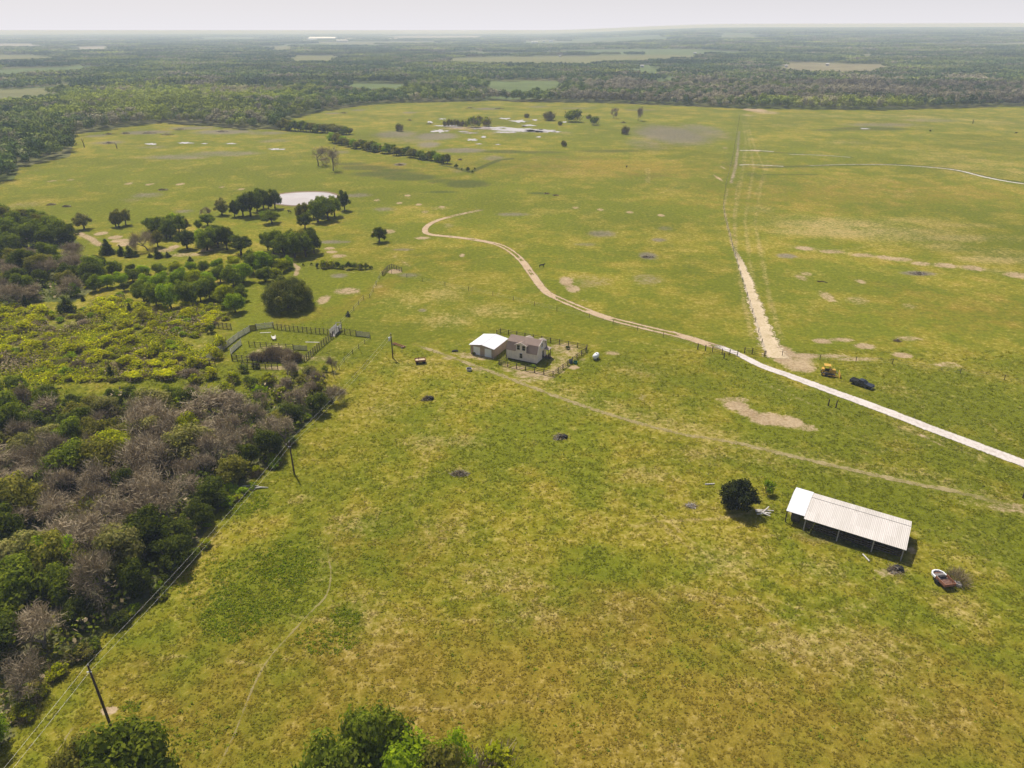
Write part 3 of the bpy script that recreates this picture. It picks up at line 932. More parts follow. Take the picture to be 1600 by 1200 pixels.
def tufts():
    r = np.random.default_rng(4242)
    X, Y, S = [], [], []
    for y0, y1, dens, s0, s1 in ((40, 75, 9.0, .14, .32), (75, 110, 5.5, .16, .36), (110, 150, 2.2, .2, .4)):
        w = (y1 * CP + HC * SP) * .76
        n = int(2 * w * (y1 - y0) * dens)
        x, y = r.uniform(-w, w, n), r.uniform(y0, y1, n)
        m = np.abs(x) < (y * CP + HC * SP) * .76
        X.append(x[m])
        Y.append(y[m])
        S.append(r.uniform(s0, s1, m.sum()) ** 1.0)
    X, Y, S = map(np.concatenate, (X, Y, S))
    clump = np.sin(X * 1.3 + np.sin(Y * .7) * 2) + np.sin(Y * 1.7 + np.sin(X * .9) * 2) + r.normal(size=len(X))
    m = (clump > -.6) & (sample('dirt', X, Y) < .3) & (sample('forest', X, Y) < .4)
    for L, w in ROADS:
        lo, hi = np.min(L, 0) - 8, np.max(L, 0) + 8
        near = m & (X > lo[0]) & (X < hi[0]) & (Y > lo[1]) & (Y < hi[1])
        d = np.full(X.shape, 1e9)
        d[near] = seg_dist(X[near], Y[near], L)
        m &= d > w
    X, Y, S = X[m], Y[m], S[m]
    n, nq = len(X), 3
    base = np.repeat(np.stack([X, Y], -1), nq, 0)
    s = np.repeat(S, nq)[:, None]
    k = len(base)
    a = r.uniform(0, 6.28, k)
    d = np.stack([np.cos(a), np.sin(a), np.zeros(k)], -1)
    e = np.stack([-np.sin(a), np.cos(a), np.zeros(k)], -1)
    tilt = r.uniform(.04, .42, (k, 1))
    p = np.concatenate([base + r.normal(size=(k, 2)) * s * .35, np.full((k, 1), .02)], -1)
    up = (e * np.cos(tilt) + np.array([0, 0, 1.0]) * np.sin(tilt)) * s * r.uniform(.5, 1.0, (k, 1))
    v = np.stack([p - d * s * .34, p + d * s * .34, p + d * s * .16 + up, p - d * s * .22 + up * .9], 1).reshape(-1, 3)
    tb = NT("grass_tuft")
    at = tb.n('ShaderNodeAttribute', attribute_name="cover")
    sc = tb.n('ShaderNodeSeparateColor')
    tb.put(sc.inputs[0], at.outputs['Color'])
    c = pasture_colour(tb, tb.pos(), sc.outputs[0], sc.outputs[1], sc.outputs[2])[0]
    kk = tb.lin(tb.n('ShaderNodeNewGeometry').outputs['Random Per Island'], 0, 1, .86, 1.5)
    cx = tb.n('ShaderNodeCombineXYZ')
    for i in range(3):
        tb.put(cx.inputs[i], kk)
    c = tb.vmul(c, cx.outputs[0])
    df = tb.n('ShaderNodeBsdfDiffuse')
    tr = tb.n('ShaderNodeBsdfTranslucent')
    tb.put(df.inputs[0], c)
    tb.put(tr.inputs[0], tb.vmul(c, (1.1, 1.2, .8)))
    ms = tb.n('ShaderNodeMixShader')
    ms.inputs[0].default_value = .45
    tb.t.links.new(df.outputs[0], ms.inputs[1])
    tb.t.links.new(tr.outputs[0], ms.inputs[2])
    me = mesh_np("grass_tufts", v, faces4=np.arange(k * 4).reshape(-1, 4), mats=[tb.done(ms.outputs[0])])
    col = np.stack([sample('straw', X, Y), sample('lush', X, Y), sample('olive', X, Y), np.ones(n)], -1)
    me.attributes.new("cover", 'FLOAT_COLOR', 'POINT').data.foreach_set("color", np.repeat(col, nq * 4, 0).astype(np.float32).ravel())
    o = link(bpy.data.objects.new("grass_tufts", me))
    tag(o, "uneven grass tufts covering the near pasture", "grass", kind="stuff")
    print("tufts", n)


tufts()
# ================================================================== FOLIAGE MATERIALS
def leaf_mat(name, col, col2=None, trans=0.48, var=0.35, world=False):
    b = NT(name)
    g = b.n('ShaderNodeNewGeometry')
    oi = b.n('ShaderNodeObjectInfo')
    ri = g.outputs['Random Per Island']
    o = b.obj()
    n = b.noise(o, 0.55, 3, 0.6)
    k = b.math('ADD', b.math('MULTIPLY', ri, 0.55), b.math('MULTIPLY', n, 0.45))
    k = b.lin(k, 0.15, 0.85, 1 - var, 1 + var)
    k = b.math('MULTIPLY', k, b.lin(oi.outputs['Random'], 0, 1, 0.82, 1.16))
    cx = b.n('ShaderNodeCombineXYZ')
    for i in range(3):
        b.put(cx.inputs[i], k)
    base = col
    if col2 is not None:
        f = b.math('ADD', b.math('MULTIPLY', ri, 0.5), b.math('MULTIPLY', b.noise(o, 0.35, 2, 0.5, off=(5, 2, 9)), 0.8))
        base = b.mix(b.step(f, 0.5, 0.85), col, col2)
    c = b.vmul(base, cx.outputs[0])
    d = b.n('ShaderNodeBsdfDiffuse')
    b.put(d.inputs[0], c)
    if trans <= 0:
        return b.done(d.outputs[0])
    t = b.n('ShaderNodeBsdfTranslucent')
    b.put(t.inputs[0], b.vmul(c, (1.25, 1.35, 0.6)))
    m = b.n('ShaderNodeMixShader')
    m.inputs[0].default_value = trans
    b.t.links.new(d.outputs[0], m.inputs[1])
    b.t.links.new(t.outputs[0], m.inputs[2])
    return b.done(m.outputs[0])


LEAF = {
    'mid': leaf_mat("mid_green_leaves", (0.149, 0.192, 0.018), (0.213, 0.238, 0.022)),
    'dark': leaf_mat("dark_green_leaves", (0.076, 0.100, 0.014), (0.120, 0.134, 0.018)),
    'bright': leaf_mat("bright_green_leaves", (0.229, 0.330, 0.010), (0.305, 0.374, 0.014)),
    'olive': leaf_mat("olive_leaves", (0.189, 0.186, 0.030), (0.260, 0.226, 0.042)),
    'pale': leaf_mat("pale_grey_green_leaves", (0.229, 0.226, 0.066), (0.305, 0.266, 0.090)),
    'lime': leaf_mat("yellow_green_leaves", (0.290, 0.320, 0.008), (0.390, 0.380, 0.012)),
    'yellow': leaf_mat("yellow_shrub_leaves", (0.450, 0.465, 0.008), (0.550, 0.500, 0.012), .6),
    'evergreen': leaf_mat("evergreen_leaves", (0.026, 0.034, 0.010), (0.044, 0.050, 0.014), .25),
    'dome': leaf_mat("oak_leaves", (0.118, 0.140, 0.024), (0.190, 0.180, 0.040)),
}
TWIG = leaf_mat("grey_twigs", (0.315, 0.248, 0.150), (0.400, 0.322, 0.205), trans=0.0)
TWIG_BROWN = leaf_mat("brown_twigs", (0.260, 0.200, 0.105), (0.330, 0.260, 0.150), trans=0.0)
bb = NT("bark")
MAT_BARK = bb.done(bb.bsdf(bb.mix(bb.noise(bb.obj(), 3.0, 4, 0.65), (0.055, 0.042, 0.030), (0.135, 0.105, 0.080)), 0.95, 0, 0.05))

bb = NT("pale_bark")
PALE_BARK = bb.done(bb.bsdf(bb.mix(bb.noise(bb.obj(), 3.0, 4, 0.65), (0.130, 0.105, 0.075), (0.300, 0.250, 0.190)), 0.95, 0, 0.05))


# ================================================================== PLANT MESHES
def unit(v):
    return v / (np.linalg.norm(v, axis=-1, keepdims=True) + 1e-9)


def leaf_quads(r, lobes, n, size, bias=0.75, shell=0.35, zmin=0.3, flat=1.0):
    """n small kites spread through the shell of a set of ellipsoidal lobes"""
    lobes = np.asarray(lobes, float)
    w = (lobes[:, 3] * lobes[:, 4] + lobes[:, 4] * lobes[:, 5] + lobes[:, 3] * lobes[:, 5])
    idx = r.choice(len(lobes), n, p=w / w.sum())
    d = unit(r.normal(size=(n, 3)))
    rad = 1 - shell * r.random((n, 1)) ** 1.6 + 0.10 * r.normal(size=(n, 1))
    L = lobes[idx]
    p = L[:, :3] + d * rad * L[:, 3:6]
    p = p[p[:, 2] > zmin] if zmin is not None else p
    d = d[:len(p)] if zmin is None else d[(L[:, :3] + d * rad * L[:, 3:6])[:, 2] > zmin]
    n = len(p)
    nr = unit(d * bias + unit(r.normal(size=(n, 3))) * (1 - bias) + np.array([0, 0, 0.18]))
    a = unit(np.cross(nr, r.normal(size=(n, 3))))
    b = np.cross(nr, a)
    s = size * (0.6 + 0.8 * r.random((n, 1)))
    v = np.stack([p - a * s * 0.5, p - b * s * 0.32 + nr * s * .06, p + a * s * 0.5, p + b * s * 0.32 - nr * s * .06], 1)
    return v.reshape(-1, 3), np.arange(n * 4).reshape(-1, 4)


def sliver_quads(r, p, d, ln, wd):
    n = len(p)
    d = unit(d)
    a = unit(np.cross(d, r.normal(size=(n, 3)))) * wd[:, None]
    e = p + d * ln[:, None] + unit(r.normal(size=(n, 3))) * (ln * 0.18)[:, None]
    v = np.stack([p - a * .5, p + a * .5, e + a * .22, e - a * .22], 1)
    return v.reshape(-1, 3), np.arange(n * 4).reshape(-1, 4)


def trunk_mesh(name, r, ends, h, rad, lean=0.0, n=6):
    mb = MB()
    k = Vector((lean * h, r.normal() * 0.1 * h * .3, h))
    mb.tube([(0, 0, -0.3), (k.x * .3 + r.normal() * .05, k.y * .4, h * .5), tuple(k)], [rad * 1.25, rad, rad * .75], n)
    for e in ends:
        e = Vector(e)
        s = k * random.uniform(.7, 1.0)
        m = s.lerp(e, .5) + Vector((r.normal() * .25, r.normal() * .25, .35))
        mb.tube([tuple(s), tuple(m), tuple(e)], [rad * .55, rad * .36, rad * .1], 5)
    return mb.mesh(name, MAT_BARK, True)


def crown_lobes(r, Rr, hz, zc, k, lr=(0.30, 0.48), flat=0.8):
    L = []
    for i in range(k):
        d = r.normal(size=3)
        d /= np.linalg.norm(d)
        if d[2] < -0.85:
            d[2] *= -0.5
        q = 0.45 + 0.35 * r.random()
        s = Rr * r.uniform(*lr)
        L.append((d[0] * Rr * q * r.uniform(.85, 1.1), d[1] * Rr * q * r.uniform(.85, 1.1), zc + d[2] * hz * q, s, s, s * flat))
    L.append((0, 0, zc, Rr * .5, Rr * .5, hz * .6))
    return L


def retone(me, mat, name):
    m = me.copy()
    m.name = name
    m.materials.clear()
    m.materials.append(mat)
    return m


TREES = {}      # (shape, tone) -> (crown mesh, trunk mesh); design size 8 m wide, 8 m tall
for v in range(5):
    r = np.random.default_rng(100 + v)
    zc = 4.15 + .15 * r.normal()
    lob = crown_lobes(r, 4.0, 3.9, zc, 30 + 2 * v, (0.24, 0.40), 0.82)
    vv, ff = leaf_quads(r, lob, 6400, 0.42, 0.74, 0.5, 0.5)
    cr = mesh_np("crown", vv, faces4=ff, mats=[LEAF['mid']])
    ends = [l[:3] for l in lob[:9]]
    tk = trunk_mesh("trunk", r, ends, 1.7, 0.24, lean=.08 * r.normal())
    for tn in ('mid', 'dark', 'bright', 'olive', 'pale', 'lime'):
        TREES[(v, tn)] = (retone(cr, LEAF[tn], "crown"), tk)
# open grown, flat topped and thin (the pasture oaks and elms)
for v in range(3):
    r = np.random.default_rng(140 + v)
    lob = crown_lobes(r, 4.0, 3.8, 4.35, 34, (0.18, 0.32), 0.85)
    vv, ff = leaf_quads(r, lob, 5600, 0.42, 0.70, 0.6, 0.55)
    cr = mesh_np("crown", vv, faces4=ff, mats=[LEAF['mid']])
    tk = trunk_mesh("trunk", r, [l[:3] for l in lob[:13]], 1.9, 0.3, lean=.1 * r.normal())
    for tn in ('mid', 'dark', 'olive', 'pale', 'bright'):
        TREES[(10 + v, tn)] = (retone(cr, LEAF[tn], "crown"), tk)


def bare_tree(seed, lean=0.0, nt=3600, hz=3.1, wd=(0.035, 0.075)):
    r = np.random.default_rng(seed)
    segs = []
    tips = []

    def grow(p, d, ln, rad, lv):
        m = p + d * ln * .5 + r.normal(size=3) * ln * .06
        e = p + d * ln + r.normal(size=3) * ln * .08
        segs.append((p, m, e, rad))
        tips.append((e, d, lv))
        if lv >= 4:
            return
        for _ in range(3 if lv < 3 else 2):
            nd = d + r.normal(size=3) * (0.62 if lv else 0.7) + np.array([0, 0, .12])
            nd /= np.linalg.norm(nd)
            grow(e - d * ln * r.uniform(0, .3), nd, ln * r.uniform(.62, .86), rad * .58, lv + 1)

    d0 = np.array([lean, .05 * r.normal(), 1.0])
    d0 /= np.linalg.norm(d0)
    grow(np.array([0, 0, -.2]), d0, 2.4, 0.24, 0)
    mb = MB()
    for p, m, e, rad in segs:
        mb.tube([p, m, e], [rad, rad * .8, rad * .58], 4 if rad < .1 else 6, cap=False)
    tk = mb.mesh("trunk", PALE_BARK, True)
    T = [t for t in tips if t[2] >= 2]
    P = np.array([t[0] for t in T])
    D = np.array([t[1] for t in T])
    i = r.integers(0, len(T), nt)
    p = P[i] + r.normal(size=(nt, 3)) * 0.42
    d = D[i] + r.normal(size=(nt, 3)) * 0.75 + np.array([0, 0, .35])
    vv, ff = sliver_quads(r, p, d, r.uniform(.4, 1.05, nt), r.uniform(*wd, nt))
    z = vv[:, 2]
    sc = 8.0 / max(z.max(), 1e-3)
    w = np.percentile(np.hypot(vv[:, 0] - vv[:, 0].mean(), vv[:, 1] - vv[:, 1].mean()), 95)
    sxy = 4.0 / w
    for me in (tk,):
        co = np.empty(len(me.vertices) * 3, np.float32)
        me.vertices.foreach_get("co", co)
        co = co.reshape(-1, 3) * np.array([sxy, sxy, sc])
        me.vertices.foreach_set("co", co.ravel().astype(np.float32))
        me.update()
    tw = mesh_np("twigs", vv * np.array([sxy, sxy, sc]), faces4=ff, mats=[TWIG])
    return tw, tk


BARE = [bare_tree(200 + i, nt=3000) for i in range(6)]
BARE_LEAN = bare_tree(230, lean=-.75, nt=3000)
DEAD = [bare_tree(240 + i, nt=1100, wd=(.05, .09)) for i in range(2)]


def shrub_mesh(seed, mat, twig=0.25, n=900, size=0.24, k=12, tall=1.0):
    """2.6 m wide, 2 m tall"""
    r = np.random.default_rng(seed)
    L = []
    for i in range(k):
        a = r.uniform(0, 6.28)
        q = r.random() ** .6 * .85
        s = r.uniform(.28, .52)
        L.append((q * math.cos(a) * 1.0, q * math.sin(a) * 1.0, (0.55 + (1 - q) * .8 + .15 * r.normal()) * tall, s, s, s * .85))
    vv, ff = leaf_quads(r, L, n, size, .55, .7, .05)
    nt = int(n * twig)
    a = r.uniform(0, 6.28, nt)
    p = np.stack([np.cos(a) * r.random(nt) * .9, np.sin(a) * r.random(nt) * .9, r.random(nt) * .8], -1)
    d = np.stack([np.cos(a) * .5, np.sin(a) * .5, np.ones(nt)], -1) + r.normal(size=(nt, 3)) * .35
    v2, f2 = sliver_quads(r, p, d, r.uniform(.4, 1.0, nt), r.uniform(.03, .07, nt))
    me = mesh_np("shrub", np.concatenate([vv, v2]), faces4=np.concatenate([ff, f2 + len(vv)]), mats=[mat, TWIG_BROWN])
    mi = np.zeros(len(ff) + len(f2), np.int32)
    mi[len(ff):] = 1
    me.polygons.foreach_set("material_index", mi)
    return me


SHRUB = {}
for tn, tw in (('yellow', .35), ('lime', .3), ('bright', .1), ('mid', .1), ('olive', .3), ('dark', .05), ('pale', .5)):
    SHRUB[tn] = [shrub_mesh(300 + 10 * i + len(tn), LEAF[tn], tw) for i in range(3)]
r = np.random.default_rng(350)
BRUSHY = []
for i in range(3):          # leafless brown shrub
    n = 1500
    a = r.uniform(0, 6.28, n)
    q = r.random(n) ** .6
    p = np.stack([np.cos(a) * q * .8, np.sin(a) * q * .8, r.random(n) * 1.1 * (1 - q * .5)], -1)
    d = np.stack([np.cos(a) * q * .8, np.sin(a) * q * .8, np.ones(n)], -1) + r.normal(size=(n, 3)) * .45
    vv, ff = sliver_quads(r, p, d, r.uniform(.4, .95, n), r.uniform(.025, .06, n))
    BRUSHY.append(mesh_np("shrub", vv, faces4=ff, mats=[TWIG if i == 0 else TWIG_BROWN]))


def juniper_mesh(seed):
    """3 m wide, 5 m tall"""
    r = np.random.default_rng(seed)
    L = []
    for i in range(22):
        t = r.random() ** 1.2
        a = r.uniform(0, 6.28)
        q = (1 - t) * .95 + .12
        s = .55 * (1 - t) + .28
        L.append((math.cos(a) * q * .8, math.sin(a) * q * .8, .5 + t * 4.0, s, s, s * 1.3))
    vv, ff = leaf_quads(r, L, 2200, .30, .6, .5, .1)
    return mesh_np("crown", vv, faces4=ff, mats=[LEAF['dark']])


JUNI = [juniper_mesh(400 + i) for i in range(2)]
r = np.random.default_rng(420)
_mb = MB()
_mb.tube([(0, 0, -.2), (0.03, 0, 1.2), (0, 0.02, 3.8)], [.16, .12, .03], 6)
JUNI_TRUNK = _mb.mesh("trunk", MAT_BARK, True)


# ================================================================== LANDMARK WORDS FOR LABELS
LAND = []     # (phrase, x, y)


def landmark(phrase, x, y):
    LAND.append((phrase, x, y))


def where(x, y, far=999):
    best, bd = None, 1e9
    for ph, lx, ly in LAND:
        d = math.hypot(x - lx, y - ly)
        if d < bd:
            best, bd, bx, by = ph, d, lx, ly
    dx, dy = x - bx, y - by
    if abs(dx) > abs(dy):
        rel = "right of" if dx > 0 else "left of"
    else:
        rel = "behind" if dy > 0 else "in front of"
    near = "close " if bd < 9 else ""
    return f"{near}{rel} {best}"


for ph, px, py in [("the lowest power pole", 175, 1140), ("the middle power pole", 460, 741), ("the small pole near the garage", 614, 560), ("the old corral", 430, 545), ("the round pond", 480, 312), ("the dome shaped oak", 452, 489), ("the lone pasture oak", 593, 377), ("the leaning bare tree", 229, 390), ("the marsh pools", 780, 204), ("the two dead trees", 508, 264), ("the left edge of the picture", 0, 900), ("the lower scrub edge", 0, 640), ("the scrub's left end", 0, 540), ("the pale dirt pads", 185, 374)]:
    landmark(ph, *G(px, py))

USED = {}


def plant(name, meshes, x, y, w, h, label, cat, group=None, base=(8.0, 8.0), rz=None, parts=("crown", "trunk")):
    s = w / base[0]
    sc = (s * random.uniform(.92, 1.08), s * random.uniform(.92, 1.08), h / base[1])
    rz = random.uniform(0, 6.28) if rz is None else rz
    if isinstance(meshes, tuple):
        t = thing(name, label, cat, (x, y, 0), rz, group, sc)
        for nm, me in zip(parts, meshes):
            part(nm, me, t)
    else:
        t = link(bpy.data.objects.new(name, meshes))
        t.location, t.rotation_euler, t.scale = (x, y, 0), (0, 0, rz), sc
        tag(t, label, cat, group)
    USED[name] = USED.get(name, 0) + 1
    return t


TONE = {'mid': 'green', 'dark': 'dark green', 'bright': 'bright green', 'olive': 'olive green', 'pale': 'grey green', 'lime': 'yellow green', 'yellow': 'yellow'}


def size_word(h):
    return "small" if h < 5.5 else ("tall" if h > 8.6 else "medium")


def tree_px(px, py, wpx, hpx, tone, label=None, group=None, open_=False, kind='leaf'):
    """one tree from its foot, crown width and height as seen in the photograph"""
    x, y = G(px, py)
    k = depth(x, y) / FPX
    w, h = wpx * k, hpx * k / CP_VIEW(py)
    if kind == 'leaf':
        v = random.choice([10, 11, 12]) if open_ else random.randrange(5)
        if open_ and tone == 'dark' and not label and random.random() < .75:
            tone = 'mid'
        ms = TREES[(v, tone)]
        lb = label or f"{size_word(h)} {TONE[tone]} broadleaf tree {where(x, y)}"
        return plant("broadleaf_tree", ms, x, y, w, h, lb, "tree", group)
    if kind == 'bare':
        lb = label or f"{size_word(h)} leafless grey tree {where(x, y)}"
        return plant("bare_tree", random.choice(BARE), x, y, w, h, lb, "tree", group, parts=("twigs", "trunk"))
    if kind == 'juniper':
        lb = label or f"small dark juniper or cedar bush {where(x, y)}"
        group = group or (None if label else "unmarked small junipers about the scrub")
        return plant("juniper_tree", (random.choice(JUNI), JUNI_TRUNK), x, y, w, h, lb, "tree", group, base=(3.0, 5.0))
    lb = label or f"{TONE.get(tone, 'brown leafless')} shrub {where(x, y)}"
    ms = random.choice(SHRUB[tone]) if tone in SHRUB else random.choice(BRUSHY)
    return plant("shrub", ms, x, y, w, h, lb, "shrub", group, base=(2.6, 2.0))


def CP_VIEW(py):
    """how much a standing height is foreshortened at this image row"""
    a = PITCH + math.atan((py - 600) / FPX)
    return max(0.45, math.cos(a))


# ------------------------------------------------------------------ pasture trees round the pond
GP = "trees scattered round the pond"
for a in [
    (347, 336, 26, 26, 'pale', 'pale grey green open tree, leftmost of the row left of the pond'), (367, 339, 18, 25, 'dark', 'narrow dark tree in the row left of the pond'), (392, 338, 36, 38, 'dark', 'big dark rounded tree left of the round pond'), (380, 337, 24, 30, 'mid', None), (412, 326, 24, 32, 'dark', None), (402, 330, 24, 34, 'dark', None), (430, 326, 22, 30, 'dark', 'dark thin tree standing against the left end of the pale pond'), (420, 328, 18, 26, 'dark', None),
    (425, 349, 30, 21, 'mid', 'low light green tree in front of the pond'), (413, 343, 14, 14, 'bright', None), (472, 341, 26, 24, 'olive', None), (477, 358, 28, 26, 'dark', 'dark tree standing alone in front of the pond with its trunk showing'),
    (497, 347, 30, 38, 'mid', None), (513, 344, 30, 38, 'mid', None), (505, 338, 26, 30, 'dark', None), (523, 338, 24, 32, 'mid', None), (490, 341, 16, 26, 'mid', None), (539, 329, 22, 32, 'dark', 'dark tree at the right hand bank of the pond'),
    (428, 397, 30, 38, 'dark', None), (419, 392, 24, 30, 'mid', None), (445, 402, 32, 38, 'mid', None), (461, 402, 32, 40, 'dark', None), (478, 401, 32, 38, 'mid', None), (491, 396, 26, 34, 'dark', None), (454, 394, 30, 36, 'mid', None), (436, 394, 26, 34, 'dark', None), (470, 394, 28, 36, 'olive', None), (484, 390, 24, 34, 'dark', None),
    (132, 358, 26, 26, 'pale', 'lone grey green tree at the right end of the left wood'), (181, 354, 18, 25, 'olive', 'left tree of the group of three behind the dirt pads'), (186, 355, 16, 28, 'olive', 'middle tree of the group of three behind the dirt pads'), (197, 352, 20, 26, 'olive', 'right tree of the group of three behind the dirt pads'),
    (247, 386, 22, 26, 'olive', 'slender olive tree beside the leaning bare tree'),
    (238, 361, 24, 22, 'dark', None), (252, 368, 26, 30, 'mid', None), (266, 372, 28, 34, 'dark', None), (281, 367, 26, 33, 'mid', None), (274, 362, 28, 28, 'bright', None), (261, 374, 20, 24, 'mid', None), (245, 358, 26, 18, 'dark', None), (290, 362, 20, 22, 'olive', None),
    (293, 389, 30, 29, 'dark', 'rounded tree standing above the pale dirt oval'), (325, 353, 24, 19, 'mid', None), (311, 359, 13, 16, 'mid', None), (324, 391, 38, 34, 'mid', None), (316, 384, 24, 28, 'bright', None), (341, 387, 26, 30, 'dark', None), (355, 390, 26, 36, 'dark', 'tall dark tree with a visible trunk right of the green clump'), (334, 382, 26, 30, 'mid', None), (346, 380, 24, 30, 'dark', None), (377, 398, 34, 31, 'dark', 'spreading dark tree on the right end of the grove before the pond'),
]:
    tree_px(a[0], a[1], a[2] * 1.18, a[3] * 1.06, a[4], label=a[5], group=None if a[5] else GP, open_=True)
tree_px(593, 378, 30, 26, 'dark', 'lone dark oak standing by itself in the open pasture beside the dirt track', open_=True)
tree_px(322, 338, 17, 16, 'x', 'small reddish leafless tree behind the grove before the pond', kind='bare')
x, y = G(232, 391)
k = depth(x, y) / FPX
plant("bare_tree", BARE_LEAN, x, y, 36 * k, 33 * k / .95, "leafless grey tree leaning to the left beside the pale dirt pads", "tree", rz=0.2, parts=("twigs", "trunk"))
for a in [(168, 397, 24, 24, 'small dark juniper right of the two track dirt lane'), (190, 399, 15, 17, 'left of two small junipers below the leaning bare tree'), (203, 401, 19, 18, 'right of two small junipers below the leaning bare tree'), (213, 401, 12, 9, 'tiny dark juniper at the right of the pair below the leaning bare tree'), (247, 403, 16, 16, None), (262, 402, 12, 9, None), (235, 402, 10, 7, None), (298, 408, 10, 8, None), (148, 428, 26, 26, None), (105, 488, 30, 26, 'round dark tree standing alone in the yellow scrub'), (43, 500, 10, 14, 'narrow dark juniper at the left of the yellow scrub'), (204, 490, 12, 18, None), (165, 503, 9, 9, None), (175, 590, 15, 22, 'dark juniper at the front edge of the yellow scrub'), (152, 475, 7, 9, None), (270, 640, 12, 34, 'slim dark juniper rising out of the grey wood'), (130, 470, 8, 9, None), (544, 494, 9, 9, 'small dark bush right of the dome shaped oak on the fence line'), (25, 472, 14, 20, None), (42, 478, 12, 18, None)]:
    tree_px(*a[:4], 'dark', label=a[4], kind='juniper')

# dead trees and snags
for px, py, w, h, i, lb in [(497, 259.5, 28, 33, 0, "left of two leafless dead trees in the far meadow"), (521, 267, 36, 38, 1, "right and taller of two leafless dead trees in the far meadow")]:
    x, y = G(px, py)
    k = depth(x, y) / FPX
    plant("dead_tree", DEAD[i], x, y, w * k, h * k, lb, "tree", parts=("twigs", "trunk"))
for px, py, h, lb in [(132, 230, 14, "bare grey snag, left of two in the far left meadow"), (183, 232, 9, "bare grey snag, right of two in the far left meadow"), (1520, 193, 7, "thin bare snag alone in the far right meadow")]:
    x, y = G(px, py)
    k = depth(x, y) / FPX
    mb = MB()
    H = h * k
    mb.tube([(0, 0, -.2), (-.2, 0, H * .5), (-.7, .1, H)], [.3, .22, .05], 6)
    mb.tube([(-.25, 0, H * .55), (.4, .2, H * .75), (.7, .2, H * .95)], [.12, .08, .03], 5)
    mb.tube([(-.4, 0, H * .65), (-1.1, -.2, H * .85)], [.1, .03], 5)
    mb.tube([(-.1, 0, H * .35), (.5, -.3, H * .5)], [.1, .03], 5)
    o = mb.build("snag", MAT_BARK, smooth=True)
    o.location = (x, y, 0)
    tag(o, lb, "dead tree")

# big dome shaped oak
r = np.random.default_rng(500)
L = []
for i in range(150):
    d = r.normal(size=3)
    d /= np.linalg.norm(d)
    d[2] = abs(d[2])
    q = .72 + .22 * r.random()
    L.append((d[0] * 6.8 * q, d[1] * 6.8 * q, 1.3 + d[2] * 7.2 * q, *(r.uniform(.9, 1.5, 3))))
vv, ff = leaf_quads(r, L, 26000, .34, .66, .35, .15)
x, y = G(452, 480)
t = thing("oak_tree", "huge dome shaped dense olive brown oak between the corral and the pond grove", "tree", (x, y, 0))
part("crown", mesh_np("crown", vv, faces4=ff, mats=[LEAF['dome']]), t)
part("trunk", trunk_mesh("trunk", r, [l[:3] for l in L[:14]], 2.2, .55), t)

# dark tree beside the shed
r = np.random.default_rng(520)
L = crown_lobes(r, 3.3, 2.6, 2.7, 40, (.16, .30), .9)
vv, ff = leaf_quads(r, L, 8000, .30, .6, .6, .1)
x, y = G(1152, 795)
t = thing("evergreen_oak", "very dark bushy evergreen tree left of the open shed", "tree", (x, y, 0))
part("crown", mesh_np("crown", vv, faces4=ff, mats=[LEAF['evergreen']]), t)
part("trunk", trunk_mesh("trunk", r, [l[:3] for l in L[:16]], 1.2, .3), t)
tree_px(1199, 772, 24, 24, 'bright', "thin yellow green sapling growing right beside the dark tree by the shed", kind='shrub')

# ------------------------------------------------------------------ wet meadow shrubs
for px, py, w, h, tn, lb in [
    (858, 188, 24, 17, 'pale', 'rounded grey green willow shrub right of the marsh pools'), (896, 190, 36, 24, 'mid', 'largest grey green shrub right of the marsh pools'), (929, 195, 20, 18, 'mid', 'green shrub right of the largest shrub by the marsh'), (875, 196, 10, 9, 'lime', 'small yellow shrub among the shrubs right of the marsh'), (920, 186, 12, 8, 'lime', 'yellow topped shrub behind the green one by the marsh'), (977, 210, 15, 16, 'olive', 'lone shrub beside a dark heap right of the marsh'), (881, 229, 12, 12, 'olive', 'small lone shrub in front of the marsh pools'), (625, 205, 16, 15, 'olive', 'shrub standing alone left of the marsh pools'), (823, 184, 10, 8, 'pale', 'faint shrub behind the marsh pools'), (1453, 206, 4, 4, 'dark', 'tiny dark bush in the far right meadow'), (740, 199, 24, 22, 'mid', 'green shrub at the back shore of the marsh pools'), (760, 197, 20, 18, 'lime', 'yellow green shrub at the back shore of the marsh pools'), (748, 192, 18, 14, 'olive', 'olive shrub behind the green one on the marsh shore')]:
    tree_px(px, py, w, h, tn, lb, kind='shrub')
for px, py, w, h, lb in [(958, 185, 13, 18, 'thin leafless tree behind the shrubs right of the marsh'), (997, 189, 15, 22, 'dusky leafless tree, rightmost of the shrubs by the marsh')]:
    tree_px(px, py, w, h, 'x', lb, kind='bare')
for i in range(9):
    tree_px(694 + i * 4.2 + random.uniform(-1, 1), 198 + random.uniform(-2, .5), 7, random.uniform(9, 14), 'olive' if i % 3 else 'pale', "thin willow shrub in the row standing in the left marsh pool", "willow shrubs standing in the left marsh pool", kind='shrub')

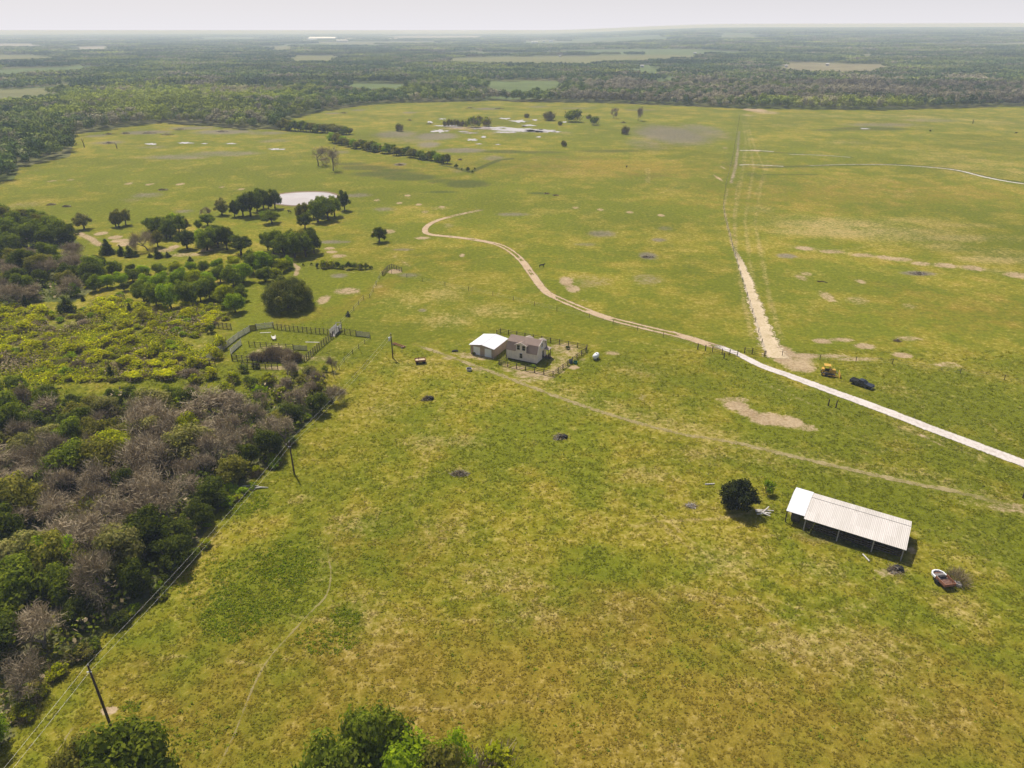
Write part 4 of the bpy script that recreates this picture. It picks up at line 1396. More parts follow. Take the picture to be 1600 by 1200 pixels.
# ------------------------------------------------------------------ hedgerow between the meadows
HG = "trees of the hedgerow between the far meadows"
hp = [(440, 204), (462, 206), (500, 208), (546, 211)]
for i in range(22):
    t = i / 21
    px, py = 440 + 106 * t, np.interp(440 + 106 * t, [p[0] for p in hp], [p[1] for p in hp])
    tree_px(px + random.uniform(-2, 2), py + random.uniform(-2, 0), random.uniform(13, 20), random.uniform(13, 19) * (1 - .3 * t), random.choice(['mid', 'olive', 'pale', 'pale', 'mid']), "bushy tree in the left stretch of the hedgerow between the far meadows", HG)
hp = [(520, 224), (575, 236), (650, 247), (697, 256)]
for i in range(38):
    t = i / 37
    px = 520 + 177 * t
    py = np.interp(px, [p[0] for p in hp], [p[1] for p in hp])
    tree_px(px + random.uniform(-2, 2), py + random.uniform(-2.5, .5), random.uniform(13, 19), random.uniform(11, 17), random.choice(['mid', 'olive', 'mid', 'bright', 'pale']), "bushy tree in the right stretch of the hedgerow between the far meadows", HG + ", right stretch")
for px, py, w, h in [(713, 263, 8, 9), (731, 268, 8, 9), (738, 271, 5, 6), (722, 266, 4, 4), (742, 266, 4, 5)]:
    tree_px(px, py, w, h, 'dark', "small dark bush at the loose right end of the hedgerow", "bushes ending the hedgerow", kind='shrub')

# ------------------------------------------------------------------ woods on the left
def fill(poly, space, seed, tries=9000, ymax=None):
    rr = random.Random(seed)
    W = [G(*p) for p in poly]
    x0, x1 = min(p[0] for p in W), max(p[0] for p in W)
    y0, y1 = min(p[1] for p in W), max(p[1] for p in W)
    out = []
    grid = {}
    for _ in range(tries):
        x, y = rr.uniform(x0, x1), rr.uniform(y0, y1)
        if not inside(np.array([x]), np.array([y]), W)[0]:
            continue
        px, py = to_px(x, y)
        px2, py2 = to_px(x, y, 9)
        if px2 < -60 or px2 > 1660 or py2 > 1290:
            continue
        key = (int(x // space), int(y // space))
        if any(math.hypot(x - a, y - b) < space for i in (-1, 0, 1) for j in (-1, 0, 1) for a, b in grid.get((key[0] + i, key[1] + j), [])):
            continue
        grid.setdefault(key, []).append((x, y))
        out.append((x, y, px, py))
    return out


def edge_d(x, y, poly):
    W = [G(*p) for p in poly]
    return float(seg_dist(np.array([x]), np.array([y]), W + [W[0]])[0])


MAIN = [(-160, 600), (60, 612), (120, 632), (200, 628), (300, 626), (400, 630), (470, 606), (512, 600), (522, 628), (468, 672), (402, 738), (352, 778), (318, 838), (240, 930), (150, 1000), (75, 1052), (40, 1110), (-30, 1230), (-500, 1500), (-700, 900)]
pts = fill(MAIN, 4.1, 3)
GW = "trees of the lower left wood"
special = [((95, 905), 'bright', 62, 66, 'bright green round tree in the dark lower left part of the wood'), ((205, 790), 'dark', 40, 66, 'darkest green tree in the middle of the lower left wood')]
for (px, py), tn, w, h, lb in special:
    tree_px(px, py, w, h, tn, lb)
for px, py, w, h, lb in [(175, 935, 70, 80, 'broad pale grey leafless tree at the meadow side of the lower wood'), (340, 655, 80, 60, 'broad grey leafless thicket tree at the top of the wood'), (235, 690, 80, 70, 'spreading grey leafless tree in the upper middle of the wood'), (85, 770, 60, 60, 'brownish half leafless tree at the left of the wood'), (450, 590, 30, 26, 'grey leafless tree at the upper right corner of the wood'), (520, 580, 22, 26, 'broken grey leaning dead tree at the tip of the wood')]:
    tree_px(px, py, w, h, 'x', lb, kind='bare')
cnt = 0
for x, y, px, py in pts:
    e = edge_d(x, y, MAIN)
    n = random.random()
    low = py > 860
    greyzone = math.sin(x * .11 + 1.3) + math.sin(y * .13 + x * .05) + (0.9 if 640 < py < 800 and px < 440 else -0.5)
    if e < 5 and px > 60 and py > 640:
        kind, tone = ('leaf', random.choice(['dark', 'dark', 'olive', 'mid'])) if n < .8 else ('bare', 'x')
    elif greyzone > 0.3 and n < .54 and not (low and n < .36):
        kind, tone = 'bare', 'x'
    elif low:
        kind, tone = ('leaf', random.choice(['dark', 'mid', 'olive', 'dark', 'mid', 'pale', 'bright'])) if n < .88 else ('bare', 'x')
    else:
        kind, tone = ('leaf', random.choice(['mid', 'olive', 'dark', 'olive', 'lime', 'pale', 'mid'])) if n < .72 else ('bare', 'x')
    h = random.uniform(5.4, 8.8) * (0.75 if e < 4 else 1.0) * (0.75 if py < 660 else 1)
    w = h * random.uniform(.82, 1.15)
    place = ("at the wood's edge" if e < 5 and px > 60 else "inside the wood") + f", {where(x, y)}"
    g = f"{GW} {place}"
    if kind == 'leaf':
        plant("broadleaf_tree", TREES[(random.randrange(5), tone)], x, y, w, h, f"{TONE[tone]} tree {place}", "tree", g)
    else:
        plant("bare_tree", random.choice(BARE), x, y, w, h, f"leafless grey tree {place}", "tree", g, parts=("twigs", "trunk"))
    cnt += 1
print("main wood", cnt)

def mass(name, polys, n, hmax, size, mats, cuts, label, cat, seed):
    r = np.random.default_rng(seed)
    C = []
    for poly in polys:
        Wp = [G(*p) for p in poly]
        x0, x1 = min(p[0] for p in Wp), max(p[0] for p in Wp)
        y0, y1 = min(p[1] for p in Wp), max(p[1] for p in Wp)
        k = int(n * (x1 - x0) * (y1 - y0))
        x, y = r.uniform(x0, x1, k), r.uniform(y0, y1, k)
        q = 800 + FPX * x / (y * CP + HC * SP)
        m = inside(x, y, Wp) & (q > -90)
        top = hmax * (.55 + .3 * np.sin(x * .5 + 1) + .3 * np.sin(y * .6 + x * .2))
        C.append(np.stack([x, y, r.random(k) ** .8 * np.clip(top, .3, None)], -1)[m])
    C = np.concatenate(C)
    n = len(C)
    nr = unit(r.normal(size=(n, 3)) + np.array([0, 0, .9]))
    a = unit(np.cross(nr, r.normal(size=(n, 3))))
    b = np.cross(nr, a)
    s = r.uniform(*size, (n, 1))
    v = np.stack([C - a * s * .6, C - b * s * .4, C + a * s * .6, C + b * s * .4], 1).reshape(-1, 3)
    me = mesh_np(name, v, faces4=np.arange(n * 4).reshape(-1, 4), mats=mats)
    z = np.sin(C[:, 0] * .23) + np.sin(C[:, 1] * .27 + 1) + r.normal(size=n) * .6
    me.polygons.foreach_set("material_index", np.digitize(z, cuts).astype(np.int32))
    o = link(bpy.data.objects.new(name, me))
    return tag(o, label, cat, kind="stuff")


mass("wood_undergrowth", [MAIN], 6.0, 4.0, (.3, .75), [LEAF['olive'], LEAF['mid'], TWIG_BROWN, LEAF['dark']], [-.7, .3, 1.0], "tangled undergrowth filling the gaps between the trees of the lower left wood", "undergrowth", 91)
LEFT1 = [(-160, 388), (0, 393), (60, 393), (110, 389), (122, 381), (100, 364), (50, 352), (0, 347), (-160, 343)]
for x, y, px, py in fill(LEFT1, 6.2, 5):
    tone = random.choice(['mid', 'dark', 'olive', 'mid', 'dark'])
    h = random.uniform(6.5, 9)
    plant("broadleaf_tree", TREES[(random.randrange(5), tone)], x, y, h * 1.05, h, f"{TONE[tone]} broadleaf tree in the dense wood left of the pale dirt pads", "tree", "trees of the dense left wood behind the scrub")
LEFT2 = [(-160, 488), (0, 480), (70, 470), (110, 468), (160, 440), (168, 424), (120, 408), (0, 405), (-160, 405)]
for x, y, px, py in fill(LEFT2, 5.6, 6):
    n = random.random()
    h = random.uniform(5, 8)
    if n < .42:
        plant("bare_tree", random.choice(BARE), x, y, h * 1.1, h, "leafless grey tree in the mixed wood behind the left end of the scrub", "tree", "trees of the mixed wood behind the scrub", parts=("twigs", "trunk"))
    else:
        tone = random.choice(['dark', 'olive', 'mid', 'dark'])
        plant("broadleaf_tree", TREES[(random.randrange(5), tone)], x, y, h, h, f"{TONE[tone]} broadleaf tree in the mixed wood behind the left end of the scrub", "tree", "trees of the mixed wood behind the scrub")

mass("thicket_undergrowth", [LEFT1, LEFT2], 1.6, 3.2, (.4, 1.0), [LEAF['olive'], LEAF['mid'], TWIG_BROWN, LEAF['dark']], [-.7, .5, 1.0], "undergrowth between the trees of the two woods behind the scrub field", "undergrowth", 92)
# bright thickets behind the corral
for px, py, w, h, tn in [(225, 470, 34, 32, 'mid'), (245, 478, 38, 38, 'mid'), (268, 482, 42, 44, 'bright'), (294, 478, 42, 42, 'mid'), (314, 472, 38, 40, 'mid'), (328, 466, 32, 36, 'mid'), (255, 456, 36, 32, 'bright'), (284, 450, 36, 32, 'bright'), (308, 450, 34, 30, 'lime'), (232, 455, 30, 28, 'bright'), (325, 450, 26, 26, 'bright'),
                        (345, 441, 30, 28, 'mid'), (365, 447, 36, 34, 'mid'), (380, 441, 32, 32, 'bright'), (396, 426, 36, 36, 'mid'), (410, 426, 36, 36, 'bright'), (425, 421, 30, 28, 'mid'), (440, 424, 28, 22, 'lime'), (452, 419, 20, 20, 'bright'), (415, 440, 30, 24, 'mid'), (430, 438, 26, 20, 'lime'),
                        (355, 478, 34, 34, 'lime'), (368, 488, 36, 32, 'bright'), (345, 470, 28, 26, 'lime'), (378, 470, 26, 26, 'mid'),
                        (150, 455, 26, 26, 'mid'), (168, 450, 26, 24, 'bright'), (140, 447, 24, 22, 'mid'), (190, 446, 24, 22, 'bright'), (120, 462, 22, 22, 'bright'), (208, 440, 26, 22, 'mid'), (180, 430, 28, 24, 'mid'), (160, 436, 24, 22, 'lime'), (225, 430, 24, 18, 'bright'), (250, 428, 26, 18, 'mid'), (275, 424, 26, 16, 'lime'), (300, 424, 22, 16, 'bright'), (320, 425, 24, 18, 'mid'), (340, 420, 24, 18, 'bright'), (365, 415, 22, 16, 'lime'), (195, 455, 18, 14, 'dark'), (205, 425, 18, 14, 'dark')]:
    tree_px(px, py, w, h, tn, None, "bright spring green thicket trees behind the corral")
for px, py, w, h, tn in [(497, 419, 10, 9, 'dark'), (507, 419, 18, 15, 'lime'), (517, 418, 18, 14, 'lime'), (527, 419, 14, 13, 'dark'), (536, 420, 12, 10, 'mid'), (545, 421, 16, 16, 'dark'), (554, 420, 14, 13, 'mid'), (563, 421, 14, 13, 'lime'), (572, 420, 14, 11, 'dark'), (580, 420, 9, 6, 'dark'), (474, 416, 6, 5, 'dark'), (487, 415, 6, 5, 'dark')]:
    tree_px(px, py, w, h, tn, None, "shrubs along the fence line behind the dome shaped oak", kind='shrub')

# yellow scrub field
GS = "yellow flowering shrubs of the scrub field left of the corral"
n_s = 0
rest = []
for x, y, px, py in sorted(fill(scrub_poly, 2.55, 8, 16000), key=lambda q: q[1]):
    if n_s >= 210:
        rest.append((x, y))
        continue
    n = random.random()
    d = (math.sin(x * .19) + math.sin(y * .23 + x * .07))
    if d < -1.0 and n < .7:
        continue
    tone = 'yellow' if n < .46 else ('lime' if n < .74 else ('bright' if n < .82 else ('pale' if n < .89 else ('olive' if n < .96 else 'x'))))
    w = random.uniform(2.4, 4.2) if n > .3 else random.uniform(4.2, 7.0)
    ms = random.choice(SHRUB[tone]) if tone in SHRUB else random.choice(BRUSHY)
    plant("shrub", ms, x, y, w, w * random.uniform(.30, .48), f"{TONE.get(tone, 'brown leafless')} shrub in the scrub field, {where(x, y)}", "shrub", GS, base=(2.6, 2.0))
    n_s += 1
print("scrub", n_s)
for px, py, w, h, tn in [(330, 520, 20, 16, 'dark'), (228, 500, 26, 18, 'olive'), (125, 500, 18, 12, 'olive'), (340, 560, 24, 22, 'yellow'), (300, 575, 26, 20, 'yellow'), (345, 545, 28, 24, 'yellow'), (200, 575, 40, 22, 'yellow'), (245, 560, 40, 28, 'yellow')]:
    tree_px(px, py, w, h, tn, None, GS, kind='shrub')
# knee high growth between the shrubs: one mass
r = np.random.default_rng(66)
Wp = [G(*p) for p in scrub_poly]
bx0, bx1 = min(p[0] for p in Wp), max(p[0] for p in Wp)
by0, by1 = min(p[1] for p in Wp), max(p[1] for p in Wp)
n = 150000
cx_, cy_ = r.uniform(bx0, bx1, n), r.uniform(by0, by1, n)
cov = np.sin(cx_ * .31 + 2) + np.sin(cy_ * .37 + cx_ * .12) + np.sin(cx_ * .9 + cy_ * .8) * .6
pxs, pys = 800 + FPX * cx_ / (cy_ * CP + HC * SP), 0
m = inside(cx_, cy_, Wp) & (cov > -.9) & (pxs > -60)
for x, y in rest:
    k = 60
    cx_ = np.concatenate([cx_, r.normal(x, .8, k)])
    cy_ = np.concatenate([cy_, r.normal(y, .8, k)])
    m = np.concatenate([m, np.ones(k, bool)])
cx_, cy_ = cx_[m], cy_[m]
n = len(cx_)
c = np.stack([cx_, cy_, r.random(n) ** 1.5 * 1.1], -1)
nr = unit(r.normal(size=(n, 3)) + np.array([0, 0, 1.7]))
a = unit(np.cross(nr, r.normal(size=(n, 3))))
b = np.cross(nr, a)
s = r.uniform(.2, .5, (n, 1))
v = np.stack([c - a * s * .6, c - b * s * .4, c + a * s * .6, c + b * s * .4], 1).reshape(-1, 3)
sc_me = mesh_np("scrub_growth", v, faces4=np.arange(n * 4).reshape(-1, 4), mats=[LEAF['yellow'], LEAF['lime'], LEAF['olive'], TWIG_BROWN])
zone = np.sin(c[:, 0] * .21) + np.sin(c[:, 1] * .27 + 1) + r.normal(size=n) * .7
sc_me.polygons.foreach_set("material_index", np.digitize(zone, [-.9, .5, 1.2]).astype(np.int32)[:, None].ravel())
so = link(bpy.data.objects.new("scrub_growth", sc_me))
tag(so, "knee high yellow green growth filling the scrub field between the shrubs", "scrub", kind="stuff")
# shrubs in front of the corral
for px, py, w, h, tn in [(365, 597, 30, 20, 'lime'), (392, 604, 34, 20, 'mid'), (420, 600, 34, 20, 'lime'), (450, 606, 34, 20, 'lime'), (476, 600, 30, 18, 'olive'), (405, 618, 34, 18, 'bright'), (440, 622, 36, 20, 'lime'), (470, 618, 30, 18, 'lime'), (355, 612, 28, 18, 'lime'), (380, 582, 20, 16, 'mid'), (498, 598, 26, 20, 'x'), (484, 585, 26, 16, 'pale'), (330, 590, 30, 18, 'yellow'), (306, 598, 30, 16, 'lime'), (500, 615, 26, 24, 'olive'), (400, 575, 16, 12, 'dark'), (508, 580, 14, 12, 'mid'), (460, 585, 16, 10, 'lime')]:
    tree_px(px, py, w, h, tn, None, "shrubs in front of the corral", kind='shrub')
for px, py, w, h, in [(425, 560, 26, 24), (410, 562, 24, 15), (440, 562, 28, 18), (452, 566, 26, 15), (464, 564, 24, 18), (398, 560, 20, 12), (433, 553, 20, 14), (448, 556, 22, 15)]:
    tree_px(px, py, w, h, 'x', "grey leafless brush inside the front pen of the corral", "leafless brush in the front pen of the corral", kind='shrub')

# shrubs along the foot of the main wood
for i in range(46):
    t = random.random()
    ex = [(512, 626), (468, 676), (402, 742), (352, 785), (318, 843), (240, 936), (150, 1006), (80, 1055), (45, 1110), (0, 1200)]
    k = t * (len(ex) - 1)
    j = min(int(k), len(ex) - 2)
    px = ex[j][0] + (ex[j + 1][0] - ex[j][0]) * (k - j) + random.uniform(-14, 12)
    py = ex[j][1] + (ex[j + 1][1] - ex[j][1]) * (k - j) + random.uniform(-8, 10)
    x, y = G(px, py)
    tone = random.choice(['dark', 'mid', 'olive', 'mid', 'lime', 'bright'])
    w = random.uniform(1.6, 3.4)
    plant("shrub", random.choice(SHRUB[tone]), x, y, w, w * .6, f"{TONE[tone]} shrub at the wood's foot, {where(x, y)}", "shrub", "shrubs along the foot of the lower left wood", base=(2.6, 2.0))

# trees rising into the bottom of the frame
for px, py, w, h, tn, lb in [(150, 1265, 110, 150, 'olive', 'blurred olive tree left of the one in the bottom left corner'), (225, 1262, 150, 200, 'mid', 'big rounded tree cut by the bottom edge below the lowest power pole'), (590, 1232, 120, 190, 'mid', 'tallest dark green tree cut by the bottom edge of the picture'), (545, 1275, 130, 190, 'mid', 'dark green tree at the left of the clump on the bottom edge'), (640, 1268, 130, 175, 'bright', 'green tree at the middle of the clump on the bottom edge'), (715, 1245, 70, 145, 'bright', 'slim bright green tree right of the clump middle on the bottom edge'), (690, 1290, 120, 175, 'olive', 'olive tree low in the clump on the bottom edge')]:
    x, y = G(px, py)
    k = depth(x, y) / FPX
    plant("broadleaf_tree", TREES[(random.randrange(5), tn)], x, y, w * k, h * k / 1.0, lb, "tree")
for px, py, w, h, tn, lb in [(775, 1215, 80, 60, 'lime', 'yellow green shrub at the right end of the bottom clump'), (740, 1240, 90, 60, 'x', 'leafless grey shrub among the bottom clump'), (820, 1255, 70, 50, 'olive', 'olive shrub at the far right of the bottom clump'), (625, 1275, 90, 60, 'x', 'leafless grey thicket at the foot of the bottom clump'), (480, 1250, 70, 70, 'mid', 'green shrub at the left foot of the bottom clump')]:
    x, y = G(px, py)
    k = depth(x, y) / FPX
    ms = random.choice(SHRUB[tn]) if tn in SHRUB else random.choice(BRUSHY)
    plant("shrub", ms, x, y, w * k, h * k / .7, lb, "shrub", base=(2.6, 2.0))

# weeds: lush leafy clumps in the meadow (nobody could count them)
r = np.random.default_rng(77)
Pw = []


def weeds(px, py, rx, ry, n, s=(.13, .30)):
    a = r.uniform(0, 6.28, n)
    q = np.sqrt(r.random(n))
    for i in range(n):
        x, y = G(px + math.cos(a[i]) * q[i] * rx, py + math.sin(a[i]) * q[i] * ry)
        Pw.append((x, y, r.uniform(*s)))
for wargs in [(400, 920, 70, 55, 640), (450, 880, 50, 36, 420), (360, 970, 50, 36, 340), (540, 965, 26, 14, 130), (510, 1000, 50, 24, 160), (205, 1105, 16, 10, 30), (310, 1140, 60, 40, 60), (380, 785, 40, 20, 260), (300, 900, 50, 50, 120), (800, 1050, 420, 140, 240, (.10, .24)), (1200, 1080, 380, 120, 190, (.10, .24)), (1000, 900, 560, 120, 160, (.10, .22)), (560, 840, 120, 60, 60), (470, 520, 100, 18, 120)]:
    weeds(*wargs)
Pw = np.array(Pw)
nq = 9
base = np.repeat(Pw, nq, 0)
n = len(base)
off = r.normal(size=(n, 3)) * np.array([.6, .6, .25]) * base[:, 2:3] + np.array([0, 0, .45]) * base[:, 2:3]
c = np.concatenate([base[:, :2], np.zeros((n, 1))], 1) + off
nr = unit(off * np.array([1, 1, .6]) + r.normal(size=(n, 3)) * .15 + np.array([0, 0, .12]))
a = unit(np.cross(nr, r.normal(size=(n, 3))))
b = np.cross(nr, a)
s = base[:, 2:3] * r.uniform(.5, .95, (n, 1))
v = np.stack([c - a * s * .6, c - b * s * .4, c + a * s * .6, c + b * s * .4], 1).reshape(-1, 3)
wd = link(bpy.data.objects.new("meadow_weeds", mesh_np("meadow_weeds", v, faces4=np.arange(n * 4).reshape(-1, 4), mats=[leaf_mat("weed_leaves", (.185, .245, .012), (.25, .265, .016), .45)])))
tag(wd, "leafy weeds growing in clumps through the near meadow grass", "weeds", kind="stuff")

# ================================================================== FAR WOODLAND
fb = NT("far_woodland_leaves")
fpz = fb.pos()
oi = fb.n('ShaderNodeObjectInfo')
geo = fb.n('ShaderNodeNewGeometry')
z1 = fb.noise(fpz, 0.0045, 4, 0.6)
z2 = fb.noise(fpz, 0.011, 4, 0.6, off=(900, 300, 0))
rnd = oi.outputs['Random']
isl = geo.outputs['Random Per Island']
spx = fb.n('ShaderNodeSeparateXYZ')
fb.put(spx.inputs[0], fpz)
belt = fb.math('MULTIPLY', fb.step(spx.outputs[0], -60, 160), fb.math('MULTIPLY', fb.step(spx.outputs[1], 690, 760), fb.step(spx.outputs[1], 1250, 900)))
pur = fb.math('ADD', fb.math('ADD', z2, fb.math('MULTIPLY', fb.math('SUBTRACT', rnd, .5), .22)), fb.math('MULTIPLY', belt, 0.19))
g1 = fb.mix(fb.step(fb.math('ADD', z1, fb.math('MULTIPLY', fb.math('SUBTRACT', rnd, .5), .4)), .36, .62), (.088, .128, .030), (.165, .195, .040))
westy = fb.math('MULTIPLY', fb.step(spx.outputs[0], -60, -260), fb.math('MULTIPLY', fb.step(spx.outputs[1], 560, 640), fb.step(spx.outputs[1], 1300, 1000)))
g2 = fb.mix(fb.step(fb.math('ADD', fb.math('ADD', z1, fb.math('MULTIPLY', westy, .10)), fb.math('MULTIPLY', fb.math('SUBTRACT', fb.noise(fpz, .02, 2, .5), .5), .3)), .55, .66), g1, (.260, .290, .034))
g3 = fb.mix(fb.math('MULTIPLY', fb.step(pur, .56, .68), .8), g2, (.250, .205, .150))
kk = fb.lin(fb.math('ADD', fb.math('MULTIPLY', isl, .6), fb.math('MULTIPLY', rnd, .4)), .1, .9, .66, 1.3)
kk = fb.math('MULTIPLY', kk, 1.28)
kk = fb.math('MULTIPLY', kk, fb.lin(fb.noise(fb.vmul(fpz, (.35, 1, 1)), .0075, 5, .65, off=(50, 80, 3)), .36, .64, .62, 1.42))
cx = fb.n('ShaderNodeCombineXYZ')
for i in range(3):
    fb.put(cx.inputs[i], kk)
dd = fb.n('ShaderNodeBsdfDiffuse')
fb.put(dd.inputs[0], fb.vmul(g3, cx.outputs[0]))
MAT_FAR = fb.done(dd.outputs[0])


def lod_tree(r, x, y, w, h, n, size):
    L = []
    for i in range(7):
        d = r.normal(size=3)
        d /= np.linalg.norm(d)
        d[2] = abs(d[2]) * .9 - .15
        L.append((x + d[0] * w * .25, y + d[1] * w * .25, h * .56 + d[2] * h * .25, w * .28, w * .28, h * .24))
    return leaf_quads(r, L, n, size, .7, .35, .4)


far_col = bpy.data.collections.new("far_tree_shapes")      # shapes for the far woodland only, not part of the scene
grp_col = bpy.data.collections.new("far_grove_shapes")
for i in range(7):
    r = np.random.default_rng(700 + i)
    v, f = lod_tree(r, 0, 0, 7.4, 9.0, 230, 1.05)
    far_col.objects.link(bpy.data.objects.new(f"tree_shape", mesh_np("tree_shape", v, faces4=f, mats=[MAT_FAR])))
for i in range(7):
    r = np.random.default_rng(720 + i)
    vs, fs, k = [], [], 0
    for gx in range(8):
        for gy in range(8):
            x, y = (gx - 3.5) * 7 + r.uniform(-3, 3), (gy - 3.5) * 7 + r.uniform(-3, 3)
            if math.hypot(x, y) > 31 or r.random() < .08:
                continue
            w = r.uniform(5.5, 10.5)
            v, f = lod_tree(r, x, y, w, r.uniform(6.5, 10.5), 44, 2.2)
            vs.append(v)
            fs.append(f + k)
            k += len(v)
    grp_col.objects.link(bpy.data.objects.new("grove_shape", mesh_np("grove_shape", np.concatenate(vs), faces4=np.concatenate(fs), mats=[MAT_FAR])))


def scatter(name, pts, rot, scl, pick, coll, label):
    me = bpy.data.meshes.new(name)
    me.vertices.add(len(pts))
    me.vertices.foreach_set("co", np.asarray(pts, np.float32).ravel())
    for nm, ty, key, arr in (("rot", 'FLOAT', "value", rot), ("scl", 'FLOAT_VECTOR', "vector", scl), ("pick", 'INT', "value", pick)):
        at = me.attributes.new(nm, ty, 'POINT')
        at.data.foreach_set(key, np.ascontiguousarray(arr).astype(np.int32 if ty == 'INT' else np.float32).ravel())
    me.update()
    o = link(bpy.data.objects.new(name, me))
    ng = bpy.data.node_groups.new(name, 'GeometryNodeTree')
    ng.interface.new_socket("Geometry", in_out='INPUT', socket_type='NodeSocketGeometry')
    ng.interface.new_socket("Geometry", in_out='OUTPUT', socket_type='NodeSocketGeometry')
    N = ng.nodes
    gi, go = N.new('NodeGroupInput'), N.new('NodeGroupOutput')
    ci = N.new('GeometryNodeCollectionInfo')
    ci.inputs['Collection'].default_value = coll
    ci.inputs['Separate Children'].default_value = True
    ci.inputs['Reset Children'].default_value = True
    ip = N.new('GeometryNodeInstanceOnPoints')
    ip.inputs['Pick Instance'].default_value = True

    def attr(nm, ty):
        a = N.new('GeometryNodeInputNamedAttribute')
        a.data_type = ty
        a.inputs['Name'].default_value = nm
        return [s for s in a.outputs if s.name == 'Attribute' and s.enabled][0]
    cxyz = N.new('ShaderNodeCombineXYZ')
    ng.links.new(attr("rot", 'FLOAT'), cxyz.inputs['Z'])
    ng.links.new(gi.outputs[0], ip.inputs['Points'])
    ng.links.new(ci.outputs[0], ip.inputs['Instance'])
    ng.links.new(attr("pick", 'INT'), ip.inputs['Instance Index'])
    ng.links.new(cxyz.outputs[0], ip.inputs['Rotation'])
    ng.links.new(attr("scl", 'FLOAT_VECTOR'), ip.inputs['Scale'])
    ng.links.new(ip.outputs[0], go.inputs[0])
    md = o.modifiers.new("scatter", 'NODES')
    md.node_group = ng
    return tag(o, label, "woodland", kind="stuff")


def band(r, r0, r1, sp, jitter=.42, amax=43):
    rows = np.arange(r0, r1, sp)
    X, Y = [], []
    for rr_ in rows:
        n = max(1, int(2 * math.radians(amax) * rr_ / sp))
        a = np.radians(np.linspace(-amax, amax, n))
        X.append(rr_ * np.sin(a))
        Y.append(rr_ * np.cos(a))
    X, Y = np.concatenate(X), np.concatenate(Y)
    return X + r.uniform(-jitter, jitter, X.shape) * sp, Y + r.uniform(-jitter, jitter, X.shape) * sp


def ground_px(X, Y):
    d = Y * CP + HC * SP
    return 800 + FPX * X / d, 600 + FPX * (HC * CP - Y * SP) / d


def keep_wood(X, Y, pad=0.0):
    px, py = ground_px(X, Y)
    ok = (py < forest_y(px)) & ~opening(X, Y)
    for poly, kd in FIELDS:
        ok &= ~inside(*warp(X, Y), poly)
    return ok


def past_edge(X, Y, d):
    """is the point more than d metres behind the meadow edge of the woodland"""
    rr_ = np.hypot(X, Y)
    s = (rr_ - d) / rr_
    px, py = ground_px(X * s, Y * s)
    return py < forest_y(px)


r = np.random.default_rng(800)
X, Y = band(r, 250, 1150, 5.6)
m = keep_wood(X, Y) & ~past_edge(X, Y, 330)
X, Y = X[m], Y[m]
# the front row, seen tree by tree, stands as individual trees
front = ~past_edge(X, Y, 9.0)
fi = np.where(front)[0]
fi = fi[np.argsort(np.hypot(X[fi], Y[fi]))]
LOD = [o.data for o in far_col.objects]
gone = np.zeros(len(X), bool)
EDGE_MAX = 110
n_e = 0
for i in fi:
    if n_e >= EDGE_MAX:
        break
    px, py = ground_px(X[i], Y[i])
    if not (-20 < px < 1620):
        continue
    s = r.uniform(.75, 1.25)
    o = link(bpy.data.objects.new("woodland_tree", LOD[r.integers(0, len(LOD))]))
    o.location = (X[i], Y[i], 0)
    o.rotation_euler = (0, 0, r.uniform(0, 6.28))
    o.scale = (s, s, s * r.uniform(.85, 1.15))
    sect = "left of the far left meadow" if px < 118 else ("behind the far left meadow" if px < 460 else "behind the marsh meadow")
    tag(o, f"broadleaf tree in the front row of the woodland {sect}", "tree", f"front row trees of the woodland {sect}")
    gone[i] = True
    n_e += 1
print("edge trees", n_e, "singles", (~gone).sum())
X, Y = X[~gone], Y[~gone]
n = len(X)
s = r.uniform(.7, 1.3, n)
pts = np.stack([X, Y, np.zeros(n)], -1)
scatter("near_woodland", pts, r.uniform(0, 6.28, n), np.stack([s, s, s * r.uniform(.8, 1.2, n)], -1), r.integers(0, 7, n), far_col, "mixed green and grey woodland bordering the far side of the meadows")
PT, SCc = [], []
for r0, r1, sp, sc, hz in ((560, 2600, 46, 1.0, 1.0), (2600, 5200, 84, 1.8, 1.15), (5200, 12500, 160, 3.4, 1.3)):
    X, Y = band(r, r0, r1, sp, .3)
    m = keep_wood(X, Y) & past_edge(X, Y, 330)
    if r0 > 2000:        # scattered openings far out
        m &= r.random(len(X)) > .03
    X, Y = X[m], Y[m]
    PT.append(np.stack([X, Y, terr(X, Y)], -1))
    SCc.append(np.stack([np.full(len(X), sc), np.full(len(X), sc), hz * r.uniform(.85, 1.15, len(X))], -1))
PT, SCc = np.concatenate(PT), np.concatenate(SCc)
n = len(PT)
print("groves", n)
scatter("distant_woodland", PT, r.integers(0, 4, n) * (math.pi / 2) + r.uniform(-.3, .3, n), SCc, r.integers(0, 7, n), grp_col, "hazy woodland stretching from behind the meadows to the horizon")
print(USED)
# ================================================================== BUILDINGS
def siding(name, col, pitch, horiz=True, var=.12, depthv=.02):
    b = NT(name)
    o = b.obj()
    s = b.n('ShaderNodeSeparateXYZ')
    b.put(s.inputs[0], o)
    ax = s.outputs[2] if horiz else b.math('ADD', s.outputs[0], s.outputs[1])
    fr = b.math('FRACT', b.math('DIVIDE', ax, pitch))
    gr = b.step(b.math('ABSOLUTE', b.math('SUBTRACT', fr, .5)), .42, .5)
    n = b.noise(o, 1.2, 5, .65)
    k = b.lin(n, .3, .7, 1 - var, 1 + var)
    k = b.math('MULTIPLY', k, b.math('SUBTRACT', 1.0, b.math('MULTIPLY', gr, .22)))
    cx = b.n('ShaderNodeCombineXYZ')
    for i in range(3):
        b.put(cx.inputs[i], k)
    return b.done(b.bsdf(b.vmul(col, cx.outputs[0]), .8, 0, .2, b.bump(gr, .6, depthv)))


